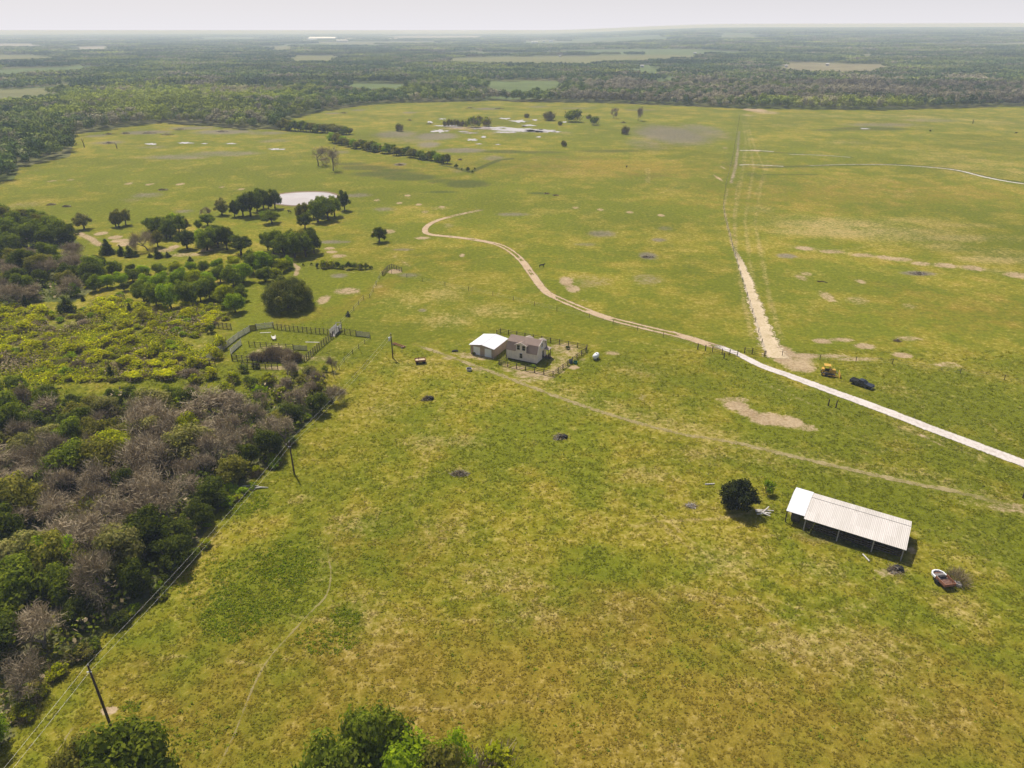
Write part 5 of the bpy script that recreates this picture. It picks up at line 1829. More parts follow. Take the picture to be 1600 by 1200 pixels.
M_CREAM = siding("cream_siding", (0.80, 0.685, 0.605), 0.42, False)
M_TRIM = mat_simple("pale_trim", (0.70, 0.64, 0.57), .7, var=.1)
M_TAN = siding("tan_metal_siding", (0.40, 0.30, 0.225), 0.3, False)
M_WHITE = mat_simple("white_paint", (0.80, 0.80, 0.80), .55, var=.08)
M_ROOFW = siding("white_metal_roof", (0.68, 0.67, 0.69), 0.6, False, .05)
b_ = NT("brown_shingles")
_o = b_.obj()
_n = b_.noise(_o, 5, 4, .7)
M_SHING = b_.done(b_.bsdf(b_.mix(b_.noise(_o, 1.1, 4, .6), (.195, .142, .114), (.290, .218, .178)), .92, 0, .1, b_.bump(_n, .5, .03)))
M_SHING2 = mat_simple("tan_shingles", (.33, .27, .22), .9, var=.15, scale=3)
M_GLASS = mat_simple("dark_glass", (.012, .012, .014), .12, var=.1, spec=.5)
M_DARKWOOD = mat_simple("dark_weathered_wood", (.085, .060, .042), .9, var=.35, scale=3)
M_GREYWOOD = mat_simple("grey_weathered_wood", (.34, .31, .28), .9, var=.25, scale=2.5)
M_PALEWOOD = mat_simple("bleached_wood", (.56, .52, .47), .9, var=.2, scale=2.5)
M_STEEL = mat_simple("dull_steel", (.32, .32, .33), .5, .4, .2)
M_BLACK = mat_simple("black_rubber", (.012, .012, .012), .85, var=.3)
M_RUST = mat_simple("rusty_steel", (.27, .115, .062), .9, .1, .4, 2.5, stain=((.10, .05, .03), .7))
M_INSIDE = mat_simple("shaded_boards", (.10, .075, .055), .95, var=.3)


def frame_at(name, label, cat, o, d, group=None):
    """thing whose local x runs along direction d from point o"""
    return thing(name, label, cat, (o[0], o[1], 0), math.atan2(d[1], d[0]), group)


def window(parent, plane, x, z, w, h, y=0.0, name="window", trim=None):
    """glazed opening: plane 'f' faces -y at depth y, plane 'r' faces +x at depth y; x is the position along the wall"""
    def bx(a0, a1, z0, z1, d0, d1):
        mb = MB()
        if plane == 'f':
            mb.box(a0, a1, y - d1, y - d0, z0, z1)
        else:
            mb.box(y + d0, y + d1, a0, a1, z0, z1)
        return mb
    m = MB()
    t = .07
    for a in ((x - w / 2, x + w / 2, z - h / 2 - t, z - h / 2), (x - w / 2, x + w / 2, z + h / 2, z + h / 2 + t), (x - w / 2 - t, x - w / 2, z - h / 2 - t, z + h / 2 + t), (x + w / 2, x + w / 2 + t, z - h / 2 - t, z + h / 2 + t)):
        b2 = bx(*a, -.02, .05)
        m.add(b2.v, b2.f)
    for a in ((x - w / 2, x + w / 2, z - .012, z + .012),):
        b2 = bx(*a, .0, .035)
        m.add(b2.v, b2.f)
    fr = m.build(name, trim or M_TRIM, parent)
    bx(x - w / 2, x + w / 2, z - h / 2, z + h / 2, -.02, .018).build("pane", M_GLASS, fr)
    return fr


# ------------------------------------------------------------------ the gambrel cabin
E1 = (0.896, -0.443)
E2 = (0.443, 0.896)
hs = frame_at("gambrel_house", "two storey cream cabin with brown gambrel roof and dormers inside the fenced yard", "house", (-1.25, 145.35), E1)
LN, DP = 7.5, 5.1
ZB, ZE, ZK, ZR, YK = .32, 2.45, 4.08, 4.86, .72
prof = [(0, ZB), (DP, ZB), (DP, ZE), (DP - YK, ZK - .06), (DP / 2, ZR - .08), (YK, ZK - .06), (0, ZE)]
MB().prism(prof, 0, LN, axis='x').build("wall", M_CREAM, hs)
mb = MB()
mb.box(.15, LN - .15, .25, .45, 0, ZB)
mb.box(.15, LN - .15, DP - .45, DP - .25, 0, ZB)
mb.box(.15, LN - .15, DP / 2 - .1, DP / 2 + .1, 0, ZB)
mb.build("skid", M_DARKWOOD, hs)
t = .09
rf = MB()
up = [(YK - .06, ZK - .02), (DP / 2, ZR), (DP - YK + .06, ZK - .02), (DP - YK + .06, ZK + t - .02), (DP / 2, ZR + t), (YK - .06, ZK + t - .02)]
rf.prism([up[0], up[1], up[4], up[5]], -.12, LN + .12, axis='x')
rf.prism([up[1], up[2], up[3], up[4]], -.12, LN + .12, axis='x')
lo = [(-.10, ZE - .10), (YK - .03, ZK - .01), (YK - .10, ZK + .05), (-.17, ZE - .05)]
rf.prism(lo, -.08, 2.36, axis='x')
rf.prism(lo, 4.92, LN + .08, axis='x')
rf.prism([(DP - a, z) for a, z in lo], -.08, LN + .08, axis='x')
roof = rf.build("roof", M_SHING, hs)
# edge boards of the gable
mb = MB()
for a, b2 in (((-.13, ZE - .06), (YK - .06, ZK + .04)), ((YK - .06, ZK + .04), (DP / 2, ZR + .06)), ((DP / 2, ZR + .06), (DP - YK + .06, ZK + .04)), ((DP - YK + .06, ZK + .04), (DP + .13, ZE - .06))):
    mb.tube([(LN + .13, a[0], a[1]), (LN + .13, b2[0], b2[1])], .06, 4)
mb.build("barge_board", M_TRIM, hs)
# cross gable wall at the front
cg = MB()
cg.prism([(2.42, ZE - .05), (4.86, ZE - .05), (4.86, 3.98), (3.64, 4.50), (2.42, 3.98)], -.02, 2.0)
dr = cg.build("dormer", M_CREAM, hs)
mb = MB()
for s in (-1, 1):
    a, b2 = (3.64, 4.60), (3.64 + s * 1.46, 3.96)
    mb.prism([a, b2, (b2[0], b2[1] - .09), (a[0], a[1] - .09)], -.20, 2.5)
mb.build("dormer_roof", M_SHING, dr)
mb = MB()
for s in (-1, 1):
    mb.tube([(3.64, -.22, 4.60), (3.64 + s * 1.48, -.22, 3.95)], .055, 4)
mb.build("dormer_trim", M_TRIM, dr)
for s, x in (('f', 2.98), ('f', 4.28)):
    window(hs, 'f', x, 3.35, .72, 1.08, -.02)
window(hs, 'f', 3.62, 1.42, .68, 1.1, 0)
window(hs, 'r', 2.55, 3.75, .62, .85, LN, "gable_window", M_WHITE)
mb = MB()
mb.box(LN - .01, LN + .18, 2.05, 3.05, 3.12, 3.26)
mb.build("window_box", M_WHITE, hs)
mb = MB()
mb.box(LN - .01, LN + .03, 2.85, 3.65, ZB + .05, 2.2)
mb.build("side_door", M_GLASS, hs)
# rear dormers peeping over the ridge
for x0, x1 in ((2.65, 3.95), (5.9, 7.2)):
    xm = (x0 + x1) / 2
    mb = MB()
    mb.prism([(x0, 3.0), (x1, 3.0), (x1, 3.92), (xm, 4.24), (x0, 3.92)], DP / 2 + .12, DP + .02)
    rd = mb.build("rear_dormer", M_CREAM, hs)
    mb = MB()
    for s in (-1, 1):
        e = xm + s * .95
        mb.prism([(xm, 4.34), (e, 3.94), (e, 3.86), (xm, 4.26)], DP / 2 + .02, DP + .2)
    mb.build("dormer_roof", M_SHING2, rd)
# little back porch
mb = MB()
mb.box(LN + .02, LN + 1.0, 3.9, DP + .3, .28, .4)
for x, y in ((LN + .94, 3.96), (LN + .94, DP + .2)):
    mb.box(x - .05, x + .05, y - .05, y + .05, 0, 2.25)
for z in (.75, 1.15):
    mb.box(LN + .92, LN + .97, 3.9, DP + .3, z, z + .06)
for i in range(9):
    mb.box(LN + .93, LN + .96, 3.98 + i * .16, 4.02 + i * .16, .4, 1.15)
pc = mb.build("porch", M_DARKWOOD, hs)
MB().prism([(LN + .02, 2.35), (LN + 1.15, 2.2), (LN + 1.15, 2.27), (LN + .02, 2.42)], 3.75, DP + .4).build("porch_roof", M_SHING2, pc)
mb = MB()
for k in range(2):
    mb.box(LN + 1.0 + .28 * k, LN + 1.28 + .28 * k, 4.3, 5.0, 0, .27 - .13 * k)
mb.build("porch_step", M_DARKWOOD, pc)

# ------------------------------------------------------------------ garage
gs = frame_at("garage", "low tan metal garage with a white roof and two white roll up doors", "garage", (-9.42, 148.15), E1)
GL, GD, GE, GR = 5.9, 6.6, 2.25, 2.72
MB().prism([(0, 0), (GL, 0), (GL, GE), (GL / 2, GR), (0, GE)], 0, GD).build("wall", M_TAN, gs)
mb = MB()
for s in (-1, 1):
    a = (GL / 2, GR + .12)
    e = (GL / 2 + s * (GL / 2 + .28), GE + .05)
    mb.prism([a, e, (e[0], e[1] - .09), (a[0], a[1] - .09)], -.28, GD + .25)
mb.build("roof", M_ROOFW, gs)
mb = MB()
mb.tube([(GL / 2, -.29, GR + .13), (GL / 2, GD + .26, GR + .13)], .05, 5)
mb.build("ridge_cap", M_WHITE, gs)
for x0 in (.85, 3.75):
    mb = MB()
    for k in range(8):
        mb.box(x0, x0 + 1.55, -.035, .0, .05 + k * .235, .05 + k * .235 + .225)
    d = mb.build("roll_up_door", M_WHITE, gs)
    mb = MB()
    mb.box(x0 - .1, x0, -.05, .01, 0, 2.05)
    mb.box(x0 + 1.55, x0 + 1.65, -.05, .01, 0, 2.05)
    mb.box(x0 - .1, x0 + 1.65, -.05, .01, 1.95, 2.06)
    mb.build("door_frame", M_TRIM, d)

# ------------------------------------------------------------------ long open shed
zb = lambda x, y: (1080 + x * .275, 700 + y * .275)
ZF, ZRG, ZBK = 2.1, 2.85, 2.35
fl, fr_, rr_ = G(*zb(640, 403), ZF), G(*zb(1222, 583), ZF), G(*zb(1265, 422), ZBK)
d1 = Vector((fr_[0] - fl[0], fr_[1] - fl[1]))
SL = d1.length
d1.normalize()
SD = (Vector(rr_) - Vector(fr_)).dot(Vector((-d1.y, d1.x)))
sh = frame_at("open_shed", "long open fronted livestock shed with a bleached tin roof and white tin lean end", "shed", fl, d1)
print("shed", SL, SD)
sb = NT("bleached_tin")
_o = sb.obj()
_s = sb.n('ShaderNodeSeparateXYZ')
sb.put(_s.inputs[0], _o)
cell = sb.math('FLOOR', sb.math('DIVIDE', _s.outputs[0], .66))
wn = sb.n('ShaderNodeTexWhiteNoise', noise_dimensions='2D')
_c = sb.n('ShaderNodeCombineXYZ')
sb.put(_c.inputs[0], cell)
sb.put(_c.inputs[1], sb.math('FLOOR', sb.math('DIVIDE', sb.math('ADD', _s.outputs[1], .9), 2.7)))
sb.put(wn.inputs['Vector'], _c.outputs[0])
seam = sb.step(sb.math('ABSOLUTE', sb.math('SUBTRACT', sb.math('FRACT', sb.math('DIVIDE', _s.outputs[0], .44)), .5)), .40, .5)
rib = sb.math('SINE', sb.math('MULTIPLY', _s.outputs[0], 2 * math.pi / .22))
base = sb.mix(wn.outputs['Value'], (.54, .495, .44), (.62, .57, .515))
strk = sb.noise(sb.vmul(_o, (1.6, .25, 1)), 1.4, 4, .65)
base = sb.mix(sb.math('MULTIPLY', sb.step(strk, .54, .74), .2), base, (.42, .33, .27))
spots = sb.step(sb.noise(_o, 1.5, 4, .7, off=(4, 4, 4)), .6, .68)
base = sb.mix(sb.math('MULTIPLY', spots, .28), base, (.30, .26, .24))
base = sb.mix(sb.math('MULTIPLY', seam, .30), base, (.34, .28, .25))
M_TIN = sb.done(sb.bsdf(base, .62, .1, .3, sb.bump(rib, .5, .03)))


def shed_roof(x0, x1, y0, y1, zf, zr, zk, yr, mat, parent, tk=.05):
    mb = MB()
    mb.prism([(y0, zf), (yr, zr), (yr, zr + tk), (y0, zf + tk)], x0, x1, axis='x')
    mb.prism([(yr, zr), (y1, zk), (y1, zk + tk), (yr, zr + tk)], x0, x1, axis='x')
    return mb.build("roof", mat, parent)


r1 = shed_roof(0, SL, 0, SD, ZF, ZRG, ZBK, SD * .70, M_TIN, sh)
MB().tube([(-.02, SD * .70, ZRG + .06), (SL + .02, SD * .70, ZRG + .06)], .07, 5).build("ridge_cap", M_TIN, r1)
mb = MB()
for x, y0 in ((7.9, .3), (2.0, 3.4), (10.9, 1.8)):
    mb.box(x, x + .62, y0, y0 + 1.6, ZF + (ZRG - ZF) * (y0 + .8) / (SD * .7) + .06, ZF + (ZRG - ZF) * (y0 + .8) / (SD * .7) + .075)
wl = G(*zb(545, 345), ZF)
AX = -(Vector(fl) - Vector(wl)).dot(d1)
AX = max(min(AX, -2.2), -3.6)
shed_roof(AX, -.04, .75, SD + .25, ZF - .05, ZRG - .1, ZBK - .05, SD * .72, M_ROOFW, sh)
for x in (.25, SL * .36, SL * .70, SL - .3):
    MB().box(x - .08, x + .08, .12, .28, 0, ZF - .01).build("post", M_GREYWOOD, sh)
for x in (AX + .15,):
    MB().box(x - .07, x + .07, .85, 1.0, 0, ZF - .05).build("post", M_DARKWOOD, sh)
for x in (.25, SL * .36, SL * .70, SL - .3):
    MB().box(x - .07, x + .07, SD * .5, SD * .5 + .14, 0, ZRG - .35).build("post", M_DARKWOOD, sh)
MB().box(.05, SL - .05, SD - .22, SD - .14, 0, ZBK - .02).build("back_wall", M_INSIDE, sh)
MB().box(SL - .2, SL - .12, 1.7, SD - .23, 0, ZF + .08).build("end_wall", M_INSIDE, sh)
mb = MB()
for z in (.3, .65, 1.0):
    mb.box(.35, SL - .4, .72, .78, z, z + .16)
mb.build("manger_rail", M_DARKWOOD, sh)
for x in (SL * .36, SL * .70):
    mb = MB()
    for z in (.25, .6, .95, 1.3):
        mb.box(x + .09, x + .14, .9, SD - .3, z, z + .16)
    mb.build("stall_partition", M_DARKWOOD, sh)
MB().tube([(0, .22, ZF - .09), (SL, .22, ZF - .09)], .07, 4).build("eave_beam", M_GREYWOOD, sh)
# round bale under the white end
bp = Vector(fl) + d1 * (AX * .5) + Vector((-d1.y, d1.x)) * 2.2
mb = MB()
mb.lathe([(.0, -.62), (.72, -.62), (.8, -.5), (.8, .5), (.72, .62), (0, .62)], 18, Matrix.Translation((0, 0, .8)) @ Matrix.Rotation(R(90), 4, 'Y'))
o = mb.build("round_bale", mat_simple("old_hay", (.09, .07, .05), .95, var=.4, scale=4), smooth=False)
o.location, o.rotation_euler = (bp.x, bp.y, 0), (0, 0, math.atan2(d1.y, d1.x))
tag(o, "dark old round bale stored under the white end of the shed", "hay bale")


# ================================================================== FENCES
def fence(name, label, pts, h, sp, rails, mat, rail_r=.04, post_r=.06, group=None, boards=0, closed=False, wire=False, cat="fence", lean=.03):
    """posts and rails are parts of one fence; points are ground positions"""
    t = thing(name, label, cat, (pts[0][0], pts[0][1], 0), 0, group)
    o = Vector((pts[0][0], pts[0][1], 0))
    P = list(pts) + ([pts[0]] if closed else [])
    pm = MB().tube([(0, 0, -.1), (.004, 0, h + .08)], post_r, 6).mesh("post", mat)
    posts = []
    for (ax, ay), (bx, by) in zip(P[:-1], P[1:]):
        L = math.hypot(bx - ax, by - ay)
        n = max(1, round(L / sp))
        for i in range(n):
            posts.append((ax + (bx - ax) * i / n, ay + (by - ay) * i / n))
    if not closed:
        posts.append(P[-1])
    for x, y in posts[:100]:
        p = part("post", pm, t)
        p.location = (x - o.x, y - o.y, 0)
        p.rotation_euler = (random.uniform(-lean, lean), random.uniform(-lean, lean), 0)
    if len(posts) > 100:
        mb = MB()
        for x, y in posts[100:]:
            mb.tube([(x - o.x, y - o.y, -.1), (x - o.x, y - o.y, h)], post_r, 5)
        tag(mb.build("posts", mat, t), kind="stuff")
    for k in range(rails):
        z = h * (k + 1) / rails - (.12 if not wire else 0.08)
        mb = MB()
        for (ax, ay), (bx, by) in zip(posts[:-1] + ([posts[-1]] if closed else []), posts[1:] + ([posts[0]] if closed else [])):
            if boards:
                d = Vector((bx - ax, by - ay, 0))
                M = Matrix.Translation((ax - o.x, ay - o.y, 0)) @ Matrix.Rotation(math.atan2(d.y, d.x), 4, 'Z')
                mb.box(.01, d.length - .01, post_r * .6, post_r * .6 + .03, z - boards, z, M)
            else:
                mb.tube([(ax - o.x, ay - o.y, z + random.uniform(-.02, .02)), (bx - o.x, by - o.y, z + random.uniform(-.02, .02))], rail_r, 4)
        mb.build("wire" if wire else "rail", mat if not wire else M_STEEL, t)
    return t


zz = lambda x, y: (700 + x / 6.154, 490 + y / 6.154)
gzz = lambda L: [G(*zz(x, y)) for x, y in L]
fence("yard_fence", "dark wooden rail fence enclosing the cabin yard", gzz([(470, 203), (505, 188), (900, 262), (1335, 345), (1325, 372), (1010, 605), (490, 492), (560, 440)]), 1.2, 2.3, 3, M_DARKWOOD, .055, .095, cat="fence")
zc = lambda x, y: (290 + x / 5.161, 480 + y / 5.161)
gzc = lambda L: [G(*zc(x, y)) for x, y in L]
GC = "fence runs of the old corral"
fence("board_fence", "pale bleached board fence down the left side of the old corral", gzc([(180, 438), (430, 248), (520, 195)]), 1.5, 2.4, 5, M_PALEWOOD, boards=.2)
fence("board_fence", "short dark plank gate at the back left corner of the corral", gzc([(520, 192), (572, 184)]), 1.5, 1.4, 5, M_DARKWOOD, boards=.22)
fence("board_fence", "pale bleached board fence at the back left of the corral", gzc([(575, 180), (710, 163)]), 1.5, 2.2, 4, M_PALEWOOD, boards=.2)
fence("corral_fence", "long dark post fence along the back of the corral", gzc([(710, 175), (840, 192), (1050, 212), (1148, 220)]), 1.45, 1.25, 4, M_DARKWOOD, .05, .09)
fence("corral_fence", "dark post fence running right from the chute of the corral", gzc([(1240, 210), (1375, 232)]), 1.45, 1.6, 4, M_DARKWOOD, .05, .09)
fence("board_fence", "grey board gate at the far right end of the corral", gzc([(1378, 232), (1485, 246)]), 1.4, 2.6, 5, M_GREYWOOD, boards=.17)
fence("corral_fence", "dark post fence slanting down the right side of the corral", gzc([(1190, 244), (1080, 335), (960, 440)]), 1.5, 1.1, 4, M_DARKWOOD, .05, .09)
fence("corral_fence", "dark post fence dividing the middle of the corral", gzc([(515, 318), (700, 330), (870, 342)]), 1.3, 1.5, 3, M_DARKWOOD, .045, .085)
fence("board_fence", "grey board gate at the right end of the dividing fence in the corral", gzc([(872, 342), (980, 348)]), 1.2, 1.9, 5, M_GREYWOOD, boards=.15)
fence("board_fence", "inner pale board fence on the left of the front pen", gzc([(450, 300), (365, 375), (376, 424)]), 1.4, 1.8, 5, M_PALEWOOD, boards=.18)
fence("corral_fence", "dark post fence across the front pen of the corral", gzc([(376, 430), (500, 440), (700, 448), (900, 446)]), 1.45, 1.2, 4, M_DARKWOOD, .05, .09)
fence("corral_fence", "frontmost dark post fence of the corral, half hidden by shrubs", gzc([(455, 492), (600, 500), (745, 500)]), 1.4, 1.4, 4, M_DARKWOOD, .05, .09)
fence("corral_fence", "short dark fence at the front left corner of the corral", gzc([(118, 468), (240, 474)]), 1.4, 1.1, 2, M_DARKWOOD, .06, .09)
fence("corral_fence", "tiny dark fence piece left of the corral in the scrub", gzc([(-55, 455), (-20, 452)]), 1.4, 1.1, 2, M_DARKWOOD, .06, .09)
fence("board_fence", "grey board gate left of the dark plank fence behind the corral", gzc([(130, 165), (232, 160)]), 1.2, 2.2, 4, M_GREYWOOD, boards=.16)
fence("corral_fence", "dark plank fence left behind the corral", gzc([(236, 165), (370, 178)]), 1.5, 1.3, 4, M_DARKWOOD, .07, .09)
# loading chute
t = thing("loading_chute", "bleached wooden loading chute at the back right corner of the corral", "loading chute", (*G(*zc(1212, 210)), 0), R(80))
mb = MB()
for y in (-.6, .6):
    for k in range(4):
        mb.box(-2.2, 2.2, y - .03, y + .03, .35 + .36 * k, .6 + .36 * k)
mb.build("side_boards", M_PALEWOOD, t)
MB().prism([(-2.2, .02), (2.2, .9), (2.2, .98), (-2.2, .1)], -.56, .56).build("ramp", M_GREYWOOD, t)
mb = MB()
for x in (-2.1, -.7, .7, 2.1):
    for y in (-.68, .68):
        mb.box(x - .05, x + .05, y - .05, y + .05, 0, 1.9)
mb.box(2.05, 2.15, -.8, .8, 1.9, 2.0)
mb.build("posts", M_GREYWOOD, t)
for px, py, L, rz, lb in [(415, 520, 2.6, .1, "pale plank lying in the grass in the back pen"), (488, 535, 3.4, -.05, "pale plank lying in the grass in the middle of the corral")]:
    x, y = G(px, py)
    o = MB().box(-L / 2, L / 2, -.12, .12, .0, .08).build("plank", M_PALEWOOD)
    o.location, o.rotation_euler = (x, y, 0), (0, 0, rz)
    tag(o, lb, "plank")
x, y = G(428, 530)
t = thing("feed_trough", "weathered wooden feed trough in the back pen of the corral", "trough", (x, y, 0), .4)
mb = MB()
mb.prism([(-.35, .35), (.35, .35), (.5, .75), (.42, .75), (.3, .42), (-.3, .42), (-.42, .75), (-.5, .75)], -.9, .9)
mb.build("bin", M_PALEWOOD, t)
mb = MB()
for s in (-.7, .7):
    mb.box(-.35, .35, s - .05, s + .05, 0, .36)
mb.build("leg", M_GREYWOOD, t)

# wire fences
fence("wire_fence", "wire fence with dark posts along the left side of the bare dirt strip", [G(*p) for p in [(1196, 556), (1180, 503), (1160, 440), (1146, 392), (1134, 345)]], 1.2, 6.5, 3, M_DARKWOOD, .012, .07, wire=True)
fence("wire_fence", "wire fence running far up the mown lane towards the woodland", [G(*p) for p in [(1132, 340), (1130, 320), (1134, 290), (1146, 240), (1156, 180)]], 1.2, 9, 2, M_DARKWOOD, .012, .07, wire=True)
fence("wire_fence", "wire fence with a few posts running right from the dirt strip past the bulldozer", [G(*p) for p in [(1222, 556), (1281, 562), (1394, 569), (1500, 584), (1640, 604)]], 1.2, 9, 3, M_DARKWOOD, .012, .07, wire=True)
fence("wire_fence", "wire fence between the garage pasture and the dirt track", [G(*p) for p in [(612, 428), (660, 440), (770, 462), (870, 486), (921, 497), (1036, 527), (1090, 544)]], 1.2, 7.5, 3, M_DARKWOOD, .012, .06, wire=True)
fence("wire_fence", "wire fence from the dome oak paddock corner down towards the corral", [G(*p) for p in [(597, 428), (578, 466), (568, 468), (545, 495), (520, 520)]], 1.2, 5, 2, M_DARKWOOD, .012, .07, wire=True)
fence("wire_fence", "low wire fence from the corral gate towards the wood", [G(*p) for p in [(579, 530), (551, 553), (538, 566), (522, 590)]], 1.1, 3.2, 2, M_DARKWOOD, .012, .06, wire=True)
fence("entrance_fence", "dark rail fence and gate left of the gravel road entrance", [G(*p) for p in [(1113, 550), (1128, 553), (1152, 556)]], 1.3, 1.6, 3, M_DARKWOOD, .04, .09)
fence("entrance_fence", "dark post fence between the gravel road and the dirt strip", [G(*p) for p in [(1163, 552), (1175, 553), (1194, 557)]], 1.4, 2.4, 3, M_DARKWOOD, .035, .11)
fence("corner_fence", "dark plank corner fence at the paddock behind the dome shaped oak", [G(*p) for p in [(598, 431), (606, 422), (612, 419), (628, 425)]], 1.4, 1.4, 3, M_DARKWOOD, .07, .1)
for px, py, lb in [(1090, 546, "lone dark post, left of two short of the road entrance"), (1102, 548, "lone dark post, right of two short of the road entrance"), (1131, 560, "leaning dark post in front of the road entrance gate"), (1306, 637, "right one of the two dark posts below the gravel road"), (1294, 634, "left and stouter of the two dark posts below the gravel road"), (1598, 778, "dark post at the right edge of the picture")]:
    x, y = G(px, py)
    o = MB().tube([(0, 0, -.1), (.02, .02, 1.45)], [.13, .11], 7).build("fence_post", M_DARKWOOD)
    o.location = (x, y, 0)
    tag(o, lb, "post")

# ================================================================== POLES AND LINE
POLE = []
for px, py, hgt, lb, near in [(175, 1140, 9.4, "tall dark wooden power pole nearest the camera at the lower left", True), (460, 741, 6.2, "dark wooden power pole at the meadow edge of the wood", True), (614, 560, 6.0, "short power pole with a grey transformer left of the garage", False)]:
    x, y = G(px, py)
    t = thing("power_pole", lb, "power pole", (x, y, 0))
    MB().tube([(0, 0, -.3), (0, 0, hgt * .5), (-.05, 0, hgt)], [.15, .13, .10], 9).build("pole", M_DARKWOOD, t, smooth=True)
    mb = MB()
    mb.lathe([(.03, hgt), (.07, hgt + .05), (.05, hgt + .12), (.07, hgt + .17), (.02, hgt + .25)], 8)
    mb.build("insulator", M_PALEWOOD, t)
    mb = MB()
    mb.box(-.25, .25, -.22, -.14, hgt - .75, hgt - .68)
    mb.build("bracket", M_STEEL, t)
    if not near:
        mb = MB()
        mb.lathe([(0, hgt - 1.75), (.22, hgt - 1.75), (.24, hgt - 1.7), (.24, hgt - .95), (.2, hgt - .88), (.06, hgt - .85), (.05, hgt - .7)], 12, Matrix.Translation((-.45, 0, 0)))
        mb.build("transformer", mat_simple("pale_grey_enamel", (.62, .64, .66), .5, var=.1), t)
    POLE.append((x, y, hgt))
t = thing("power_line", "two thin pale power cables strung from the lower left corner to the poles", "cable", (POLE[0][0], POLE[0][1], 0))
nx = (POLE[0][0] - 6.5, POLE[0][1] - 44, 9.4)
for dz in (.22, -.72):
    mb = MB()
    for a, b2 in ((nx, POLE[0]), (POLE[0], POLE[1]), (POLE[1], POLE[2])):
        pts = []
        for i in range(15):
            s = i / 14
            pts.append((a[0] + (b2[0] - a[0]) * s - POLE[0][0], a[1] + (b2[1] - a[1]) * s - POLE[0][1], a[2] + (b2[2] - a[2]) * s + dz - 4 * .7 * s * (1 - s)))
        mb.tube(pts, .0075, 4)
    mb.build("cable", mat_simple("bright_aluminium", (.55, .53, .5), .45, .3, .1), t)

# ================================================================== VEHICLES
M_BLUEBLK = mat_simple("dark_blue_black_paint", (.022, .024, .034), .28, 0, .1, spec=.6)
M_CHROME = mat_simple("bright_metal", (.6, .6, .62), .25, .8, .05)
M_YEL = mat_simple("faded_yellow_paint", (.56, .33, .045), .5, 0, .15, stain=((.25, .14, .05), .4))
M_TRACK = mat_simple("dark_track_steel", (.045, .040, .040), .7, .3, .3, 4)


def wheel(parent, x, y, r, w, axis='y', name="wheel", rim=None):
    M = Matrix.Translation((x, y, r)) @ Matrix.Rotation(R(90), 4, 'X')
    ty = MB().lathe([(r * .6, -w / 2), (r * .95, -w / 2), (r, -w * .3), (r, w * .3), (r * .95, w / 2), (r * .6, w / 2)], 18, M).build(name, M_BLACK, parent)
    MB().lathe([(0, -w * .42), (r * .25, -w * .46), (r * .58, -w * .38), (r * .58, w * .38), (r * .25, w * .46), (0, w * .42)], 14, M).build("rim", rim or M_CHROME, ty)
    return ty


a, b2 = G(1336, 600), G(1356, 606)
c0 = ((a[0] + b2[0]) / 2, (a[1] + b2[1]) / 2)
pa, pb = G(1331, 597.5), G(1361, 607)
ang = math.atan2(pb[1] - pa[1], pb[0] - pa[0])
t = thing("pickup_truck", "dark blue black crew cab pickup truck parked beside the gravel road", "pickup truck", (c0[0], c0[1], 0), R(-47), scale=(.78, .78, .78))
W2 = .98
# x forward; 5.9 m long
mb = MB()
mb.prism([(-2.95, .55), (2.85, .5), (2.95, .7), (2.92, 1.02), (1.35, 1.16), (-.9, 1.16), (-.9, 1.18), (-2.95, 1.2)], -W2, W2)
mb.build("body", M_BLUEBLK, t, bevel=.07)
mb = MB()
z0, z1 = 1.16, 1.86
pf = [(1.25, z0), (.45, z1), (-.72, z1), (-.92, z0)]
vs = [(x, -W2 * .95 if z == z0 else -W2 * .78, z) for x, z in pf] + [(x, W2 * .95 if z == z0 else W2 * .78, z) for x, z in pf]
mb.add(vs, [(0, 1, 2, 3), (7, 6, 5, 4), (0, 4, 5, 1), (1, 5, 6, 2), (2, 6, 7, 3), (3, 7, 4, 0)])
mb.build("cab", M_BLUEBLK, t, bevel=.05)
mb = MB()
for s in (-1, 1):
    for x0, x1, xa, xb in ((.18, .98, .12, .42), (-.72, .1, -.66, .04)):
        y0, y1 = s * (W2 * .945 + .0), s * (W2 * .80 + .008)
        mb.add([(x0, y0, 1.22), (x1, y0, 1.22), (xb, y1, 1.78), (xa, y1, 1.78)], [(0, 1, 2, 3) if s < 0 else (3, 2, 1, 0)])
mb.build("side_window", M_GLASS, t)
MB().add([(1.19, -.84, 1.24), (1.19, .84, 1.24), (.53, .7, 1.82), (.53, -.7, 1.82)], [(0, 1, 2, 3)]).build("windshield", M_GLASS, t)
mb = MB()
mb.box(-2.8, -1.0, -.78, .78, 1.195, 1.215)
mb.build("bed_floor", M_BLACK, t)
mb = MB()
for s in (-1, 1):
    mb.box(-2.95, -.95, s * .93 - .05, s * .93 + .05, 1.19, 1.33)
mb.box(-2.97, -2.87, -.88, .88, 1.19, 1.33)
mb.build("bed_rail", M_BLUEBLK, t)
for s in (-1, 1):
    wheel(t, 1.85, s * .86, .40, .26)
    wheel(t, -1.75, s * .86, .40, .26)
    MB().box(2.82, 2.95, s * .72 - .2, s * .72 + .2, .78, .96).build("headlight", M_CHROME, t)
    MB().box(-2.98, -2.93, s * .86 - .09, s * .86 + .09, .8, 1.12).build("tail_light", mat_simple("red_lens", (.3, .01, .01), .3), t)
    MB().box(.92, 1.06, s * 1.02 - .1, s * 1.02 + .1, 1.2, 1.4).build("mirror", M_BLUEBLK, t)
MB().box(2.86, 3.04, -.93, .93, .45, .66).build("bumper", M_CHROME, t, bevel=.03)
MB().box(2.9, 2.97, -.5, .5, .72, .98).build("grille", M_BLACK, t)

